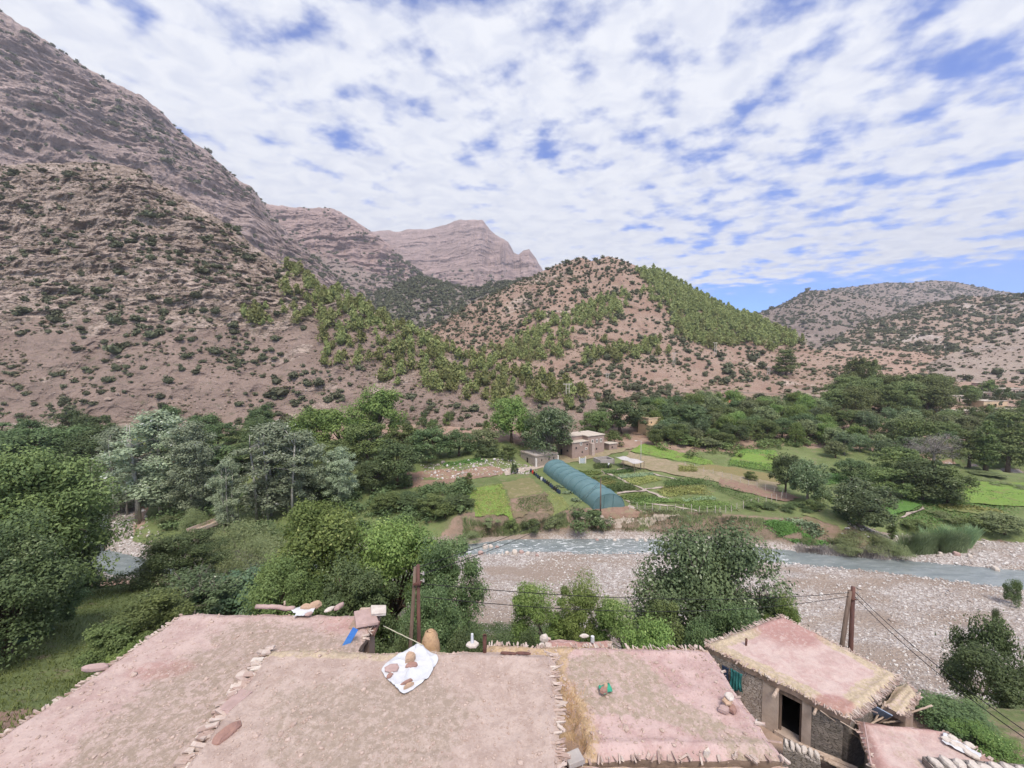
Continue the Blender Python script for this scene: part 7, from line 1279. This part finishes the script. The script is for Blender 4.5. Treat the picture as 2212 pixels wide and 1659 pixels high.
# village at the right
VH = 'flat roofed houses of the distant village'
for i, (px, py, w, d, h, mt, ry_, lb) in enumerate([(2072, 872, 10, 6, 3, M_PALEMUD, .2, 'grey mud house left of the distant village group'), (2128, 858, 9, 6, 3.2, M_FARM, .1, 'brown mud house in the middle of the distant village'), (2190, 852, 14, 7, 3, M_PALEMUD, .0, 'long pale house at the top right of the distant village'), (2150, 884, 13, 7, 3.4, M_YEL, .1, 'yellowish house in front of the long pale one'), (2205, 900, 9, 6, 3.2, M_FARM, .0, 'brown house cut by the right edge of the photo'),
        (2130, 836, 9, 5, 2.6, M_FARM, .3, 'small brown house highest in the distant village'), (2052, 900, 8, 5, 2.8, M_YEL, .2, 'small yellowish house among the trees left of the village'), (2095, 905, 8, 5, 3.0, M_PALEMUD, .1, 'pinkish pale house below the distant village group'), (1985, 907, 4, 4, 2.6, simple('blue_wall', (0.30, 0.45, 0.62), (0.26, 0.40, 0.56), 1, .9), .2, 'tiny blue walled hut among the pines'), (1650, 905, 5, 4, 2.6, M_YEL, .2, 'tiny yellow house in the orchard belt')]):
    g = G(px, py); h_ = empty('village_house', g, ry_); block(h_, -w / 2, w / 2, 0, d, h, mt, M_ROOFP); window(h_, 'f', (-w * .28, 0, 1.7), .9, .8, False)
    window(h_, 'f', (w * .25, 0, 1.7), .9, .8, False); window(h_, 'f', (0, 0, 1.1), .9, 2.0, False, 'door', M_DARK); tag(h_, lb, 'house', VH)
M_OR = simple('orange_cloth', (0.70, 0.24, 0.17), (0.62, 0.20, 0.15), 2, .8)
for i, (px, py, w, lb) in enumerate([(1537, 884, 6.5, 'wide orange red tent among the trees left'), (1577, 880, 3.4, 'narrow orange red tent among the trees right')]):
    g = G(px, py); g.z += 1.8; m = MB(); m.add([(-w / 2, -1.5, 0), (w / 2, -1.5, 0), (w / 2, 1.5, 0), (-w / 2, 1.5, 0), (-w * .3, 0, 2.2), (w * .3, 0, 2.2)], [(0, 1, 5, 4), (1, 2, 5), (2, 3, 4, 5), (3, 0, 4), (3, 2, 1, 0)]); t_ = empty('orange_tent', g); m.build('canvas', M_OR, t_); 
    for sx_ in (-1, 1):
        for sy_ in (-1, 1): m = MB(); m.tube([(sx_ * w * .48, sy_ * 1.4, -2.4), (sx_ * w * .48, sy_ * 1.4, .02)], .06, 5); m.build('leg', M_WOOD, t_)
    tag(t_, lb, 'tent')
# poles
def pole(px, pyt, pyb, label, lamp=False, src=None, arm=None, r_=.10, mt=None, name='utility_pole', D=None):
    g = on(src, px, pyb) if src else G(px, pyb); h = (pyb - pyt) / F * g.y; rt = empty(name, g); m = MB(); m.tube([(0, 0, -.5), (0, 0, h)], [r_ * 1.2, r_ * .7], 8); m.build('pole', mt or M_CEM, rt, True)
    if lamp: m = MB(); m.tube([(0, 0, h - .2), (-.5, 0, h + .1), (-1.1, 0, h + .05)], .04, 6); m.build('arm', M_CEM, rt); m = MB(); m.box((-1.35, 0, h), (.6, .24, .16)); m.build('lamp_head', M_WFR, rt)
    if arm: m = MB(); m.box((0, 0, h - .4), (arm, .15, .15)); m.build('crossarm', M_CEM, rt)
    return tag(rt, label, 'street lamp' if lamp else 'utility pole'), Vector((g.x, g.y, g.z + h))
gp, tp = pole(1297, 1033, 1112, 'wooden pole standing right in front of the tunnel greenhouse', mt=M_WOOD, r_=.13); pole(1384, 950, 1014, 'grey lamp post at the corner of the vegetable beds beside the canopy', True, r_=.10, name='street_lamp'); pole(1430, 908, 938, 'thin pale post beside the yellow house', r_=.08); pole(1602, 902, 930, 'short white pole among the orchard trees', r_=.12, mt=M_WFR)
cable(t1 + Vector((0, 0, -.1)), tp + Vector((0, 0, -.2)), 1.5, 'upper long cable crossing the river to the pole at the greenhouse', .018); cable(t1 + Vector((0, 0, -.45)), tp + Vector((0, 0, -.5)), 1.7, 'lower long cable crossing the river to the pole at the greenhouse', .018)
for (px, a, b, lb, src) in [(1226, 828, 872, 'pale power pole at the right foot of the pine shoulder', 'near_hill'), (1455, 762, 792, 'double power pole on the lower slope left of the tallest pylon', 'centre_hill'), (1544, 740, 770, 'tallest power pylon at the edge of the pine plantation', 'centre_hill'), (1312, 806, 834, 'pale power pole low on the left foot of the centre hill', 'centre_hill'), (1674, 738, 752, 'small power pole on the skyline slope left of the lone pine', 'centre_hill'), (1660, 792, 812, 'thin power pylon on the bare knoll left of the lone pine', 'centre_hill'), (2152, 680, 706, 'distant pylon on the scrub hill at right', 'scrub_hill')]:
    g = on(src, px, b); h = (b - a) / F * g.y; rt = empty('power_pylon', g)
    for sx_ in (-.55, .55): m = MB(); m.tube([(sx_ * 1.3, 0, -.6), (sx_, 0, h)], [.17, .12], 6); m.build('leg', M_PALEST, rt)
    m = MB(); m.box((0, 0, h - .3), (3.6, .25, .25)); m.build('crossarm', M_PALEST, rt)
    for k in range(3): m = MB(); m.box((0, 0, h * (.25 + .25 * k)), (1.25, .12, .12)); m.build('brace', M_PALEST, rt)
    tag(rt, lb, 'power pole')
# fences
def fence(pts, n, label, h=1.5):
    G0 = G(*pts[0]); rt = empty('wire_fence', G0); P = []
    for i in range(n):
        t = i / (n - 1) * (len(pts) - 1); k = min(int(t), len(pts) - 2); f = t - k; P.append(G(pts[k][0] + (pts[k + 1][0] - pts[k][0]) * f, pts[k][1] + (pts[k + 1][1] - pts[k][1]) * f) - G0)
    for p in P: m = MB(); m.tube([p - Vector((0, 0, .3)), p + Vector((random.uniform(-.06, .06), 0, h * random.uniform(.85, 1.1)))], .055, 6); m.build('post', M_PALEST, rt)
    for k in (.3, .6, .95): m = MB(); m.tube([p + Vector((0, 0, h * k)) for p in P], .008, 4); m.build('wire', M_CEM, rt)
    tag(rt, label, 'fence')
fence([(1555, 1112), (1600, 1100), (1660, 1085), (1698, 1078)], 12, 'wire fence on pale posts along the brown strip right of the beds'); fence([(1360, 1104), (1450, 1106), (1545, 1112)], 12, 'wire fence on pale posts along the brink above the river bank'); fence([(1480, 1008), (1590, 1042), (1690, 1072)], 12, 'wire fence on pale posts along the upper side of the long hedge')
# footbridge
fa_, fb_ = Pz(412, 1150, 3.3), Pz(508, 1113, 3.3); d = fb_ - fa_; br = empty('footbridge', (fa_ + fb_) / 2, math.atan2(d.y, d.x)); L_ = d.length
for i in range(22): m = MB(); m.box((-L_ / 2 + (i + .5) * L_ / 22, 0, 0), (L_ / 22 * .93, 1.7, .08), jit=.02); m.build('plank', M_STICK, br)
for sy_ in (-1, 1): m = MB(); m.box((0, sy_ * .92, .22), (L_, .14, .55)); m.build('parapet', M_PALEMUD, br); m = MB(); m.box((0, sy_ * .6, -.22), (L_, .2, .34)); m.build('beam', M_WOOD, br)
for sx_ in (-1, 1): m = MB(); m.box((sx_ * (L_ / 2 - .3), 0, -1.6), (.6, 1.9, 2.4)); m.build('abutment', M_STONEWALL, br)
tag(br, 'narrow plank footbridge with low parapets left of the feathery bushes', 'footbridge')
# people: one continuous skin each
def person(loc, rz, label, top, legs, skin, hair, pose):
    bm = bmesh.new(); J = {'hip': (0, 0, .95), 'ch': (0, pose * .3, 1.25), 'nk': (0, pose * .45, 1.45), 'hd': (0, pose * .5 - .01, 1.58), 'tp': (0, pose * .5, 1.72), 'k1': (.10, -.06, .50), 'f1': (.11, 0, .08), 't1': (.12, -.15, .04), 'k2': (-.10, .04, .50), 'f2': (-.12, .10, .08), 't2': (-.12, -.05, .04), 's1': (.20, pose * .4, 1.38), 'e1': (.26, pose * .4 - .05, 1.10), 'h1': (.24, pose * .5 - .22, .90), 's2': (-.20, pose * .4, 1.38), 'e2': (-.27, pose * .4, 1.10), 'h2': (-.25, pose * .5 - .12, .86)}
    rad = {'hip': .15, 'ch': .17, 'nk': .065, 'hd': .10, 'tp': .07, 'k1': .075, 'f1': .05, 't1': .04, 'k2': .075, 'f2': .05, 't2': .04, 's1': .075, 'e1': .05, 'h1': .035, 's2': .075, 'e2': .05, 'h2': .035}
    vv = {k: bm.verts.new(p) for k, p in J.items()}
    for a, b in (('hip', 'ch'), ('ch', 'nk'), ('nk', 'hd'), ('hd', 'tp'), ('hip', 'k1'), ('k1', 'f1'), ('f1', 't1'), ('hip', 'k2'), ('k2', 'f2'), ('f2', 't2'), ('ch', 's1'), ('s1', 'e1'), ('e1', 'h1'), ('ch', 's2'), ('s2', 'e2'), ('e2', 'h2')): bm.edges.new((vv[a], vv[b]))
    me = bpy.data.meshes.new('person'); bm.to_mesh(me); bm.free(); o = bpy.data.objects.new('person', me); COL.objects.link(o); md = o.modifiers.new('skin', 'SKIN'); sl = me.skin_vertices[0].data
    for i, k in enumerate(J): sl[i].radius = (rad[k], rad[k] * (.75 if k in ('hip', 'ch') else 1)); sl[i].use_root = (k == 'hip')
    o.modifiers.new('sub', 'SUBSURF').render_levels = 2; o.modifiers['sub'].levels = 2
    dg = bpy.context.evaluated_depsgraph_get(); m2 = bpy.data.meshes.new_from_object(o.evaluated_get(dg)); o.modifiers.clear(); o.data = m2; m2.materials.clear()
    for mt in (top, legs, skin, hair): m2.materials.append(mt)
    for p in m2.polygons:
        z = p.center.z; x = abs(p.center.x); p.material_index = 1 if (z < .92 and x < .2) else (2 if (z > 1.47 or (z < 1.0 and x >= .2)) else 0)
        if z > 1.62 or (z > 1.52 and p.center.y > pose * .5 + .03): p.material_index = 3
        p.use_smooth = True
    o.location = loc; o.rotation_euler = (0, 0, rz); return tag(o, label, 'person')
M_SKIN = simple('skin', (0.35, 0.20, 0.14), (0.30, 0.17, 0.12), 3, .6); M_HAIR = simple('hair', (0.02, 0.016, 0.014), (0.015, 0.012, 0.01), 3, .7)
person(G(1118, 1024), .5, 'person in dark clothes standing on the track left of the greenhouse end', M_NAVY, M_BLACK, M_SKIN, M_HAIR, 0.0); person(G(1314, 1012), 2.4, 'person bending among the beds below the concrete tank', M_WHITE, M_BLACK, M_SKIN, M_HAIR, -.6)
# ------------------------------------------------------------------ the air
hz = MB(); hz.box((0, 1150, 470), (7600, 3300, 943)); hz_o = hz.build('haze', None); hm = bpy.data.materials.new('haze'); hm.use_nodes = True; ht = hm.node_tree; ht.nodes.clear(); ho_ = ht.nodes.new('ShaderNodeOutputMaterial'); pv_ = ht.nodes.new('ShaderNodeVolumePrincipled'); pv_.inputs['Color'].default_value = (0.80, 0.81, 0.88, 1); pv_.inputs['Density'].default_value = 0.00017; pv_.inputs['Anisotropy'].default_value = 0.2
ht.links.new(pv_.outputs[0], ho_.inputs['Volume']); hz_o.data.materials.append(hm); tag(hz_o, kind='stuff')
